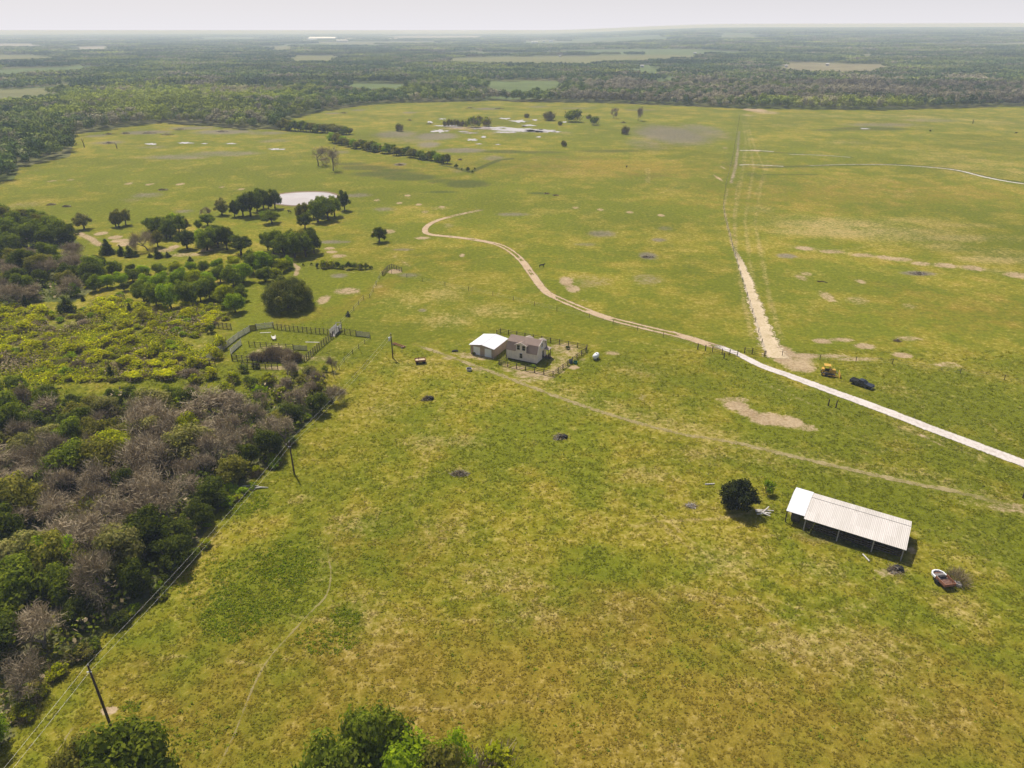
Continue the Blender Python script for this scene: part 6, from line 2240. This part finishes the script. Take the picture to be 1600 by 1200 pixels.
# bulldozer
pa, pb = G(1284, 586), G(1308, 591)
c0 = ((pa[0] + pb[0]) / 2, (pa[1] + pb[1]) / 2 + .9)
t = thing("bulldozer", "yellow crawler bulldozer with a roofed cab parked left of the pickup", "bulldozer", (c0[0], c0[1], 0), R(-17), scale=(.80, .80, .84))
for s in (-1, 1):
    mb = MB()
    y0, y1 = s * 1.0 - .26, s * 1.0 + .26
    pr = [(-1.75, .25), (-1.55, .05), (1.35, .02), (1.7, .2), (1.75, .45), (1.55, .62), (-1.0, .98), (-1.35, 1.0), (-1.7, .75)]
    mb.prism(pr, y0, y1)
    tr = mb.build("track", M_TRACK, t)
    mb = MB()
    for k in range(22):
        x = -1.5 + k * .14
        mb.box(x, x + .04, y0 - .01, y1 + .01, -.0, .06)
    for k in range(19):
        u = k / 18
        x = -1.15 + 2.7 * u
        z = 1.0 - .36 * u
        mb.box(x, x + .05, y0 - .02, y1 + .02, z - .03, z + .04)
    mb.build("track_pad", mat_simple("worn_steel", (.34, .30, .28), .5, .5), tr)
    mb = MB()
    for x, z, r_ in ((-1.2, .55, .34), (1.3, .36, .27)):
        mb.lathe([(0, -.3), (r_, -.3), (r_, .3), (0, .3)], 14, Matrix.Translation((x, s * 1.0, z)) @ Matrix.Rotation(R(90), 4, 'X'))
    mb.build("sprocket", M_YEL, tr)
MB().box(-1.55, .3, -.72, .72, .5, 1.15).build("chassis", M_YEL, t, bevel=.04)
MB().prism([(.1, .6), (1.75, .6), (1.75, 1.55), (1.6, 1.68), (.1, 1.72)], -.52, .52).build("engine_hood", M_YEL, t, bevel=.04)
MB().box(1.76, 1.8, -.45, .45, .7, 1.5).build("grille", M_TRACK, t)
MB().box(-1.75, -1.1, -.7, .7, 1.15, 1.75).build("fuel_tank", M_YEL, t, bevel=.05)
MB().box(-.95, -.45, -.35, .35, 1.15, 1.5).build("seat", M_BLACK, t, bevel=.05)
mb = MB()
for x, y in ((-1.15, -.72), (-1.15, .72), (.15, -.7), (.15, .7)):
    mb.box(x - .05, x + .05, y - .05, y + .05, 1.1, 2.62)
mb.build("cab_post", M_YEL, t)
MB().box(-1.35, .35, -.85, .85, 2.62, 2.74).build("cab_roof", M_YEL, t, bevel=.03)
MB().box(-1.12, .1, -.66, -.63, 1.2, 2.0).build("cab_screen", M_GLASS, t)
MB().tube([(.95, .2, 1.7), (.95, .2, 2.45)], .06, 8).build("exhaust_pipe", M_BLACK, t)
mb = MB()
arc = [(2.55 + .28 * (1 - math.cos(a_)) * -1 + .3, .05 + z_) for a_, z_ in ((-.9, 0), (-.5, .3), (0, .6), (.4, .85), (.8, 1.05))]
mb.prism(arc + [(x + .09, z) for x, z in arc[::-1]], -1.55, 1.55)
mb.build("blade", M_YEL, t)
for s in (-1, 1):
    MB().tube([(-.2, s * 1.36, .45), (2.45, s * 1.36, .35)], .09, 6).build("push_arm", M_YEL, t)
    MB().tube([(1.7, s * .4, 1.25), (2.5, s * .5, .7)], .06, 6).build("lift_cylinder", M_CHROME, t)

# old trailer with rusty bed near the shed
pa, pb = G(1462, 901), G(1480, 919)
t = thing("utility_trailer", "small old trailer with a white curved front and rusty bed right of the shed", "trailer", ((pa[0] + pb[0]) / 2, (pa[1] + pb[1]) / 2, 0), math.atan2(pa[1] - pb[1], pa[0] - pb[0]))
mb = MB()
out = [(-1.45, -.8), (1.0, -.8), (1.45, -.45), (1.55, 0), (1.45, .45), (1.0, .8), (-1.45, .8)]
MB().add([(x, y, .55) for x, y in out] + [(x, y, .62) for x, y in out], [tuple(range(6, -1, -1)), tuple(range(7, 14))] + [(i, (i + 1) % 7, (i + 1) % 7 + 7, i + 7) for i in range(7)]).build("bed", mat_simple("dark_rust", (.15, .075, .05), .9, .1, .5, 2.5, stain=((.30, .24, .20), .6)), t)


def wall_run(pts, z0, z1, tk):
    mb = MB()
    for (ax, ay), (bx, by) in zip(pts[:-1], pts[1:]):
        L = math.hypot(bx - ax, by - ay)
        M = Matrix.Translation((ax, ay, 0)) @ Matrix.Rotation(math.atan2(by - ay, bx - ax), 4, 'Z')
        mb.box(0, L, -tk / 2, tk / 2, z0, z1, M)
    return mb


wall_run([(.35, -.8), (1.0, -.8), (1.45, -.45), (1.55, 0), (1.45, .45), (1.0, .8), (.35, .8)], .58, .84, .17).build("front_rim", M_WHITE, t)
MB().box(-.1, 1.0, -.66, .66, .625, .70).build("front_deck", mat_simple("grey_scrap", (.22, .20, .19), .8, .2, .4, 3, stain=((.10, .06, .05), .7)), t)
MB().prism([(-.05, .70), (.5, .70), (.35, .98), (.05, .98)], -.5, .4).build("seat_box", M_TRACK, t)
wall_run([(.34, -.8), (-1.45, -.8), (-1.45, .8), (.34, .8)], .58, .98, .07).build("side_panel", M_RUST, t)
for s in (-1, 1):
    wheel(t, -.15, s * .93, .36, .2, rim=M_PALEWOOD)
mb = MB()
mb.tube([(1.5, 0, .5), (2.4, 0, .42)], .05, 6)
mb.build("drawbar", M_RUST, t)
x, y = G(1490, 913)
o = MB()
o.prism([(-.9, .1), (.7, .1), (.9, .35), (.6, .5), (-.9, .42)], -.35, .35)
o = o.build("scrap_sheet", mat_simple("dirty_white_metal", (.45, .43, .42), .6, .1, .4, stain=((.1, .07, .06), .8)), bevel=.04)
o.location, o.rotation_euler = (x, y, 0), (.06, .05, R(-30))
tag(o, "dirty white sheet lying in the leafless brush by the rusty trailer", "scrap metal")
x, y = G(1497, 915)
n = 620
r = np.random.default_rng(97)
a = r.uniform(0, 6.28, n)
q = r.random(n) ** .6
p = np.stack([np.cos(a) * q * .9, np.sin(a) * q * .9, r.random(n) * 1.1 * (1 - q * .5)], -1)
dd_ = np.stack([np.cos(a) * q * .8, np.sin(a) * q * .8, np.ones(n)], -1) + r.normal(size=(n, 3)) * .45
vv, ff = sliver_quads(r, p, dd_, r.uniform(.4, .95, n), r.uniform(.02, .04, n))
plant("shrub", mesh_np("shrub", vv, faces4=ff, mats=[TWIG_BROWN]), x + .3, y + .8, 3.7, 2.5, "leafless grey brush grown through the rusty trailer right of the shed", "shrub", base=(2.6, 2.0))

# rusty wagon left of the garage
x, y = G(657, 567)
t = thing("farm_wagon", "small rusty brown flat wagon standing in the pasture left of the garage", "wagon", (x, y, 0), R(12))
MB().box(-1.15, 1.15, -.7, .7, .55, .68).build("deck", M_RUST, t)
wall_run([(-1.15, -.68), (1.15, -.68), (1.15, .68), (-1.15, .68), (-1.15, -.68)], .68, .95, .06).build("sideboard", M_RUST, t)
MB().box(-1.0, 1.0, -.55, .55, .69, .80).build("load", mat_simple("pale_plywood", (.55, .42, .26), .8, var=.3), t)
for s in (-1, 1):
    for xx in (-.75, .75):
        wheel(t, xx, s * .62, .3, .16, rim=M_RUST)
MB().tube([(-.35, .1, .7), (-.4, .12, 1.45)], .06, 6).build("stake", M_RUST, t)

# gas tank, tubs, drum
x, y = G(931, 561)
t = thing("propane_tank", "white rounded propane tank standing in the grass right of the cabin yard", "tank", (x, y, 0), R(62))
ml = [(0, -1.05), (.25, -1.02), (.45, -.9), (.55, -.7), (.57, -.5), (.57, .5), (.55, .7), (.45, .9), (.25, 1.02), (0, 1.05)]
MB().lathe(ml, 20, Matrix.Translation((0, 0, .85)) @ Matrix.Rotation(R(90), 4, 'Y')).build("tank_shell", M_WHITE, t, smooth=True)
for s in (-.6, .6):
    MB().box(s - .08, s + .08, -.4, .4, 0, .42).build("leg", M_STEEL, t)
MB().lathe([(.16, 1.4), (.16, 1.55), (.12, 1.6), (0, 1.62)], 12).build("valve_cover", M_WHITE, t)
for px, py, rr, hh, col, lb, nm in [(891.5, 567, .42, .75, (.045, .11, .19), "blue plastic tub outside the right corner of the yard fence", "tub"), (899, 568, .45, .5, (.025, .17, .13), "green plastic tub beside the blue one outside the yard fence", "tub"), (733, 579, .6, .55, (.5, .49, .47), "round grey stock tank in the grass in front of the garage", "stock_tank")]:
    x, y = G(px, py)
    m = mat_simple(nm + "_shell", col, .5, var=.15)
    mb = MB()
    mb.lathe([(rr * .85, 0), (rr, hh), (rr * 1.04, hh + .02), (rr * .96, hh + .02), (rr * .82, .06), (0, .05)], 20)
    t = thing(nm, lb, "tub" if nm == "tub" else "stock tank", (x, y, 0))
    mb.build("shell", m, t)
    MB().lathe([(0, hh * .5), (rr * .9, hh * .5), (rr * .9, hh * .5 + .01), (0, hh * .5 + .01)], 20).build("water", M_GLASS, t)
x, y = G(849, 404 + 138)
x, y = G(886, 545)
plant("shrub", SHRUB['dark'][0], x, y, 1.5, .9, "small dark shrub inside the right side of the cabin yard", "shrub", base=(2.6, 2.0))
x, y = G(833, 573)
plant("shrub", SHRUB['bright'][1], x, y, 1.6, .7, "bright green weed clump at the front wall of the cabin", "shrub", base=(2.6, 2.0))
x, y = G(741, 554)
plant("shrub", SHRUB['lime'][2], x, y, 1.0, .8, "pale yellow weed in front of the garage corner", "shrub", base=(2.6, 2.0))

# scrap steel behind the small pole
x, y = G(623, 541)
t = thing("scrap_beam", "long rusty steel frame lying behind the small power pole", "scrap metal", (x, y, 0), R(-38))
mb = MB()
for yy in (-.3, .3):
    mb.box(-2.0, 2.0, yy - .07, yy + .07, .25, .42)
mb.build("beam", M_RUST, t)
mb = MB()
for k in range(7):
    mb.box(-1.9 + k * .6, -1.8 + k * .6, -.23, .23, .28, .36)
mb.build("cross_bar", M_RUST, t)
mb = MB()
for k in (-1.4, 1.4):
    mb.box(k - .1, k + .1, -.5, .5, 0, .25)
mb.build("block", M_GREYWOOD, t)
x, y = G(711, 549)
o = MB().prism([(-.75, 0), (.75, 0), (.6, .25), (-.1, .34), (-.65, .2)], -.3, .3).build("scrap_sheet", M_BLACK, bevel=.05)
o.location, o.rotation_euler = (x, y, 0), (0, 0, .2)
tag(o, "dark rubber sheet lying in the grass left of the garage", "scrap")


# ================================================================== BRUSH PILES, LOGS
def pile(px, py, wpx, hpx, label, seed, name="brush_pile", group=None, tarp=False, mat=None):
    r = np.random.default_rng(seed)
    x, y = G(px, py)
    k = depth(x, y) / FPX
    w, h = wpx * k, max(.5, hpx * k * .8)
    t = thing(name, label, "brush pile", (x, y, 0), 0, group)
    h *= .75
    ex, rot = r.uniform(.45, .8), r.uniform(-.5, .5)
    cr, sr = math.cos(rot), math.sin(rot)

    def spot(pw):
        a = r.uniform(0, 6.28)
        q = r.random() ** pw * .46
        u, v_ = math.cos(a) * q * w, math.sin(a) * q * w * ex
        return u * cr - v_ * sr, u * sr + v_ * cr, max(.08, 1 - q / .42)
    for nm, n, mt in (("branches", 26, mat or M_DARKWOOD), ("pale_branches", 14, M_GREYWOOD if mat is None else M_PALEWOOD)):
        mb = MB()
        for i in range(n):
            bx_, by_, f = spot(.8)
            c = np.array([bx_, by_, r.random() * h * f + .06])
            d = np.array([r.normal(), r.normal(), .22 * r.normal()])
            d /= np.linalg.norm(d)
            L = r.uniform(.14, .46) * w * (.7 if i else 1.3)
            mb.tube([tuple(c - d * L / 2), tuple(c + r.normal(size=3) * .06), tuple(c + d * L / 2 + r.normal(size=3) * .06)], [r.uniform(.035, .085), .05, .02], 5)
        mb.build(nm, mt, t)
    n = 420
    S_ = np.array([spot(.7) for _ in range(n)])
    p = np.stack([S_[:, 0], S_[:, 1], r.random(n) * h * S_[:, 2]], -1)
    d = r.normal(size=(n, 3)) * np.array([1, 1, .4])
    vv, ff = sliver_quads(r, p, d, r.uniform(.3, 1.0, n), r.uniform(.025, .06, n))
    part("twigs", mesh_np("twigs", vv, faces4=ff, mats=[TWIG if seed % 2 else TWIG_BROWN]), t)
    if tarp:
        MB().prism([(-.5, 0), (.9, 0), (.75, .4), (.1, .55), (-.4, .35)], -.35, .35, Matrix.Translation((.2 * w, .2, .05)) @ Matrix.Rotation(R(-25), 4, 'Z')).build("scrap", M_BLACK, t)
    return t


pile(719, 741, 32, 15, "tangled brown brush pile in the middle of the near pasture", 11)
mb = MB().tube([(-.9, 0, .3), (1.3, .25, .5)], [.07, .04], 6)
pile(875, 684, 22, 14, "grey brush pile with a dark lump right of the middle of the pasture", 13, tarp=True)
pile(667, 624, 20, 11, "small dark brush pile below the farm wagon", 12, tarp=True)
pile(1397, 891, 26, 12, "scrap heap with dark sheets in front of the shed's right end", 15, tarp=True)
pile(1080, 791, 18, 8, "pale broken boards left of the dark tree by the shed", 17, mat=M_PALEWOOD)
pile(380, 638, 14, 8, "pale dead branches on the top of the wood near its right corner", 19, mat=M_PALEWOOD)
for px, py, w, h, lb in [(197, 209, 20, 6, "purple grey brush heap, second from the left under the far left treeline"), (233, 208.5, 26, 5, "long low brush heap in the middle of the far left meadow"), (262, 211, 24, 7, "brush heap with a dark end in the far left meadow"), (170, 224, 20, 5, "dark peaked brush heap between the two snags"), (281, 203, 24, 5, "brush heap at the top of the far left meadow"), (170, 210, 20, 5, "leftmost flat brush heap under the far left treeline"), (254, 297, 19, 4, "dark flat brush heap alone behind the pale pads"), (104, 323, 17, 5, "grey brush heap, right one of two above the left wood"), (80, 320, 15, 4, "grey brush heap, left one of two above the left wood"), (347, 206, 26, 4, "flat brush heap right of the middle of the far left meadow"), (624, 258, 18, 4, "brush heap in front of the hedgerow"), (719, 250, 8, 4, "small brush heap behind the end of the hedgerow"), (671, 194, 12, 5, "dark heap at the left end of the marsh pools"), (819, 198, 10, 3, "dark heap in the middle marsh pool"), (974, 192, 10, 4, "dark heap behind the lone shrub right of the marsh"), (854, 303, 10, 4, "brown brush heap in the middle of the far pasture"), (868, 305.5, 10, 3, "smaller brush heap right of the brown one in the far pasture"), (640, 188, 10, 3, "faint heap left of the marsh"), (735, 169, 18, 3, "low heap at the top of the marsh meadow, left one"), (780, 170, 18, 3, "low heap at the top of the marsh meadow, right one"), (537, 177, 14, 4, "heap at the top left of the marsh meadow"), (1012, 402, 22, 5, "grey brush heap in the pasture left of the dirt strip"), (1434, 428, 30, 5, "dark grey brush heap in the right hand pasture"), (1402, 533, 10, 6, "grey brush heap behind the pickup")]:
    pile(px, py, w, h, lb, 20 + int(px) % 50)
mb = MB()
x, y = G(1188, 803)
t = thing("log_pile", "pale split logs lying at the right foot of the dark tree", "logs", (x, y, 0))
r = np.random.default_rng(61)
for i in range(6):
    a = r.uniform(-.9, .9)
    c = (r.uniform(-.9, .9), r.uniform(-.6, .6), .14 + .05 * i)
    L = r.uniform(.7, 1.3)
    MB().tube([(c[0] - math.cos(a) * L, c[1] - math.sin(a) * L, c[2]), (c[0] + math.cos(a) * L, c[1] + math.sin(a) * L, c[2] + .05)], [.12, .09], 7).build("log", M_PALEWOOD, t)
for px, py, L, rz, lb in [(1353, 872, 1.5, 1.75, "pale post lying in the grass in front of the shed"), (1109, 757, 1.6, .1, "pale plank lying left of the dark tree by the shed"), (1493, 0, 0, 0, None)]:
    if lb:
        x, y = G(px, py)
        o = MB().tube([(-L / 2, 0, .1), (L / 2, 0, .1)], .10, 7).build("timber", M_PALEWOOD)
        o.location, o.rotation_euler = (x, y, 0), (0, 0, rz)
        tag(o, lb, "timber")
for px, py, lb in [(1285, 441, "dark fallen log right of the dirt strip"), (405, 764, "pale fallen branch at the edge of the wood"), (392, 761, "second pale fallen branch at the edge of the wood")]:
    x, y = G(px, py)
    o = MB().tube([(-1.4, 0, .16), (.2, .15, .2), (1.4, -.1, .14)], [.16, .13, .07], 7).build("fallen_log", M_DARKWOOD if 'dark' in lb else M_PALEWOOD, smooth=True)
    o.location, o.rotation_euler = (x, y, 0), (0, 0, random.uniform(-.5, .3))
    tag(o, lb, "log")

# ================================================================== CATTLE
def cow_mesh():
    V = [((.0, 0, 1.05), .30), ((.45, 0, 1.08), .34), ((.85, 0, 1.12), .30), ((1.15, 0, 1.28), .17), ((1.42, 0, 1.42), .14), ((1.72, 0, 1.30), .09),   # trunk, neck, head
         ((-.45, 0, 1.10), .31), ((-.75, 0, 1.14), .24), ((-.92, 0, 1.10), .05), ((-.97, 0, .55), .035)]
    E = [(0, 1), (1, 2), (2, 3), (3, 4), (4, 5), (0, 6), (6, 7), (7, 8), (8, 9)]
    for s in (-1, 1):
        k = len(V)
        V += [((.78, s * .2, .85), .13), ((.80, s * .2, .48), .07), ((.78, s * .2, .04), .06)]
        E += [(2, k), (k, k + 1), (k + 1, k + 2)]
        k = len(V)
        V += [((-.66, s * .2, .86), .16), ((-.80, s * .2, .52), .07), ((-.74, s * .2, .04), .06)]
        E += [(7, k), (k, k + 1), (k + 1, k + 2)]
        k = len(V)
        V += [((1.40, s * .2, 1.50), .045)]
        E += [(4, k)]
    me = bpy.data.meshes.new("cow")
    me.from_pydata([v[0] for v in V], E, [])
    o = bpy.data.objects.new("cow", me)
    COL.objects.link(o)
    md = o.modifiers.new("skin", 'SKIN')
    for i, v in enumerate(V):
        me.skin_vertices[0].data[i].radius = (v[1], v[1])
    me.skin_vertices[0].data[0].use_root = True
    o.modifiers.new("sub", 'SUBSURF').levels = 1
    dg = bpy.context.evaluated_depsgraph_get()
    m2 = bpy.data.meshes.new_from_object(o.evaluated_get(dg))
    m2.name = "cow"
    bpy.data.objects.remove(o)
    m2.materials.clear()
    m2.materials.append(mat_simple("dark_hide", (.030, .020, .016), .8, var=.3))
    return m2


CM = cow_mesh()
for px, py, rz, lb in [(846, 418, .4, "dark cow standing alone right of the dirt track bend"), (453, 333, 2.6, "dark cow standing in front of the round pond"), (979, 262, 1.2, "dark cow alone in the far pasture near the pale wheel tracks"), (1587, 209, 0, "dark cow at the far right of the right hand pasture")]:
    x, y = G(px, py)
    o = link(bpy.data.objects.new("cow", CM))
    o.scale = (.8, .8, .8)
    o.location, o.rotation_euler = (x, y, 0), (0, 0, rz)
    tag(o, lb, "cow")

# ================================================================== FAR TOWN
def far_house(px, py, wpx, hm, col, label, group, ratio=.5):
    x, y = G(px, py)
    k = depth(x, y) / FPX
    w = wpx * k
    d = max(6, w * ratio * .5)
    t = thing("far_building", label, "building", (x, y, float(terr(x, y))), random.uniform(-.2, .2), group)
    MB().box(-w / 2, w / 2, -d / 2, d / 2, 0, hm).build("wall", mat_simple("far_wall", tuple(c * .85 for c in col), .8, var=.05), t)
    MB().prism([(-d / 2 - 1, hm), (d / 2 + 1, hm), (0, hm + d * .16)], -w / 2 - 1, w / 2 + 1, axis='x').build("roof", mat_simple("far_roof", col, .6, var=.05), t)


random.seed(31)
for px, py, w, h, c in [(505, 63.5, 44, 16, (.95, .93, .93)), (488, 64.5, 14, 13, (.9, .9, .92)), (535, 66, 18, 11, (.9, .85, .8)), (474, 65.5, 8, 9, (.9, .9, .9)), (545, 62.5, 10, 10, (.7, .66, .6)), (578, 64, 6, 10, (.9, .9, .9)), (598, 63.5, 8, 10, (.85, .8, .75)), (615, 63, 12, 10, (.8, .7, .6)), (630, 63, 6, 9, (.9, .9, .9)), (650, 63.5, 9, 8, (.7, .68, .65)), (700, 62, 12, 8, (.8, .8, .82)), (720, 62.5, 8, 8, (.8, .8, .8))]:
    far_house(px, py, w, h, c, "pale building of the far off town under the horizon left of centre" if w < 40 else "longest white warehouse of the far off town under the horizon", None if w >= 40 else "buildings of the far off town left of centre")
for px, py, w in [(818, 67, 6), (835, 68, 10), (850, 66.5, 4), (861, 66, 6), (845, 74, 8)]:
    far_house(px, py, w, 9, (.9, .9, .92), "white building of the small far off cluster near the middle of the horizon", "far off white buildings near the middle of the horizon")
for px, py, w in [(1489, 57.5, 4), (1497, 58, 4), (1488, 66, 6), (1364, 62, 5)]:
    far_house(px, py, w, 9, (.9, .9, .92), "white building far off in the trees on the right", "far off white buildings on the right")
for px, py, w in [(875, 89, 3), (1003, 105.5, 4.5), (1085, 88, 4), (1292, 104, 4), (1228, 106, 3.5)]:
    far_house(px, py, w, 3.6, (.55, .53, .52), "small pale farm building among the fields of the distant woodland", "pale farm buildings in the distant woodland")

# ================================================================== HAZE
hb = NT("thin_haze")
vs_ = hb.n('ShaderNodeVolumeScatter')
vs_.inputs['Color'].default_value = (.62, .74, 1.0, 1)
vs_.inputs['Density'].default_value = 1 / 4000.0
vs_.inputs['Anisotropy'].default_value = 0.0
hb.t.links.new(vs_.outputs[0], hb.out.inputs['Volume'])
try:
    hb.m.cycles.homogeneous_volume = True
except Exception:
    pass
# a shallow haze layer lying over the land up to about the flying height
hx = np.concatenate([np.linspace(-45000, -1500, 15), np.linspace(0, 9000, 25), np.linspace(10500, 45000, 14)])
hy = np.concatenate([[-3000.0], np.linspace(0, 18000, 37), np.linspace(20000, 62000, 15)])
HX, HY = np.meshgrid(hx, hy)
nx_, ny_ = len(hx), len(hy)
top = np.stack([HX, HY, 61.0 + np.where(HY > 0, terr(HX, np.maximum(HY, 1)), 0)], -1).reshape(-1, 3)
bot = top * np.array([1, 1, 0]) + np.array([0, 0, -30.0])
iy, ix = np.meshgrid(np.arange(ny_ - 1), np.arange(nx_ - 1), indexing='ij')
qt = np.stack([iy * nx_ + ix, iy * nx_ + ix + 1, (iy + 1) * nx_ + ix + 1, (iy + 1) * nx_ + ix], -1).reshape(-1, 4)
N_ = nx_ * ny_
ring = [k for k in range(nx_)] + [k * nx_ + nx_ - 1 for k in range(1, ny_)] + [(ny_ - 1) * nx_ + k for k in range(nx_ - 2, -1, -1)] + [k * nx_ for k in range(ny_ - 2, 0, -1)]
side = [(ring[k], ring[k] + N_, ring[(k + 1) % len(ring)] + N_, ring[(k + 1) % len(ring)]) for k in range(len(ring))]
hz = link(bpy.data.objects.new("haze", mesh_np("haze", np.concatenate([top, bot]), faces4=np.concatenate([qt, qt[:, ::-1] + N_, np.array(side)]), mats=[hb.m])))
tag(hz, kind="structure")

# ================================================================== LABELS THAT SINGLE OUT LOOK-ALIKES
ORD = ["leftmost", "second from left", "third from left", "fourth from left", "fifth from left", "sixth from left", "seventh from left", "eighth from left", "ninth from left", "tenth from left", "eleventh from left", "twelfth from left"]
same = {}
for o in SC.objects:
    if o.parent is None and o.get("label") and o.get("kind") is None:
        same.setdefault(o["label"], []).append(o)
for lb, L in same.items():
    if 2 <= len(L) <= 12:
        L.sort(key=lambda o: to_px(o.location.x, o.location.y)[0])
        for k, o in enumerate(L):
            w = "rightmost" if k == len(L) - 1 else ORD[k]
            if len(f"{lb}, {w}".split()) <= 16:
                o["label"] = f"{lb}, {w}"
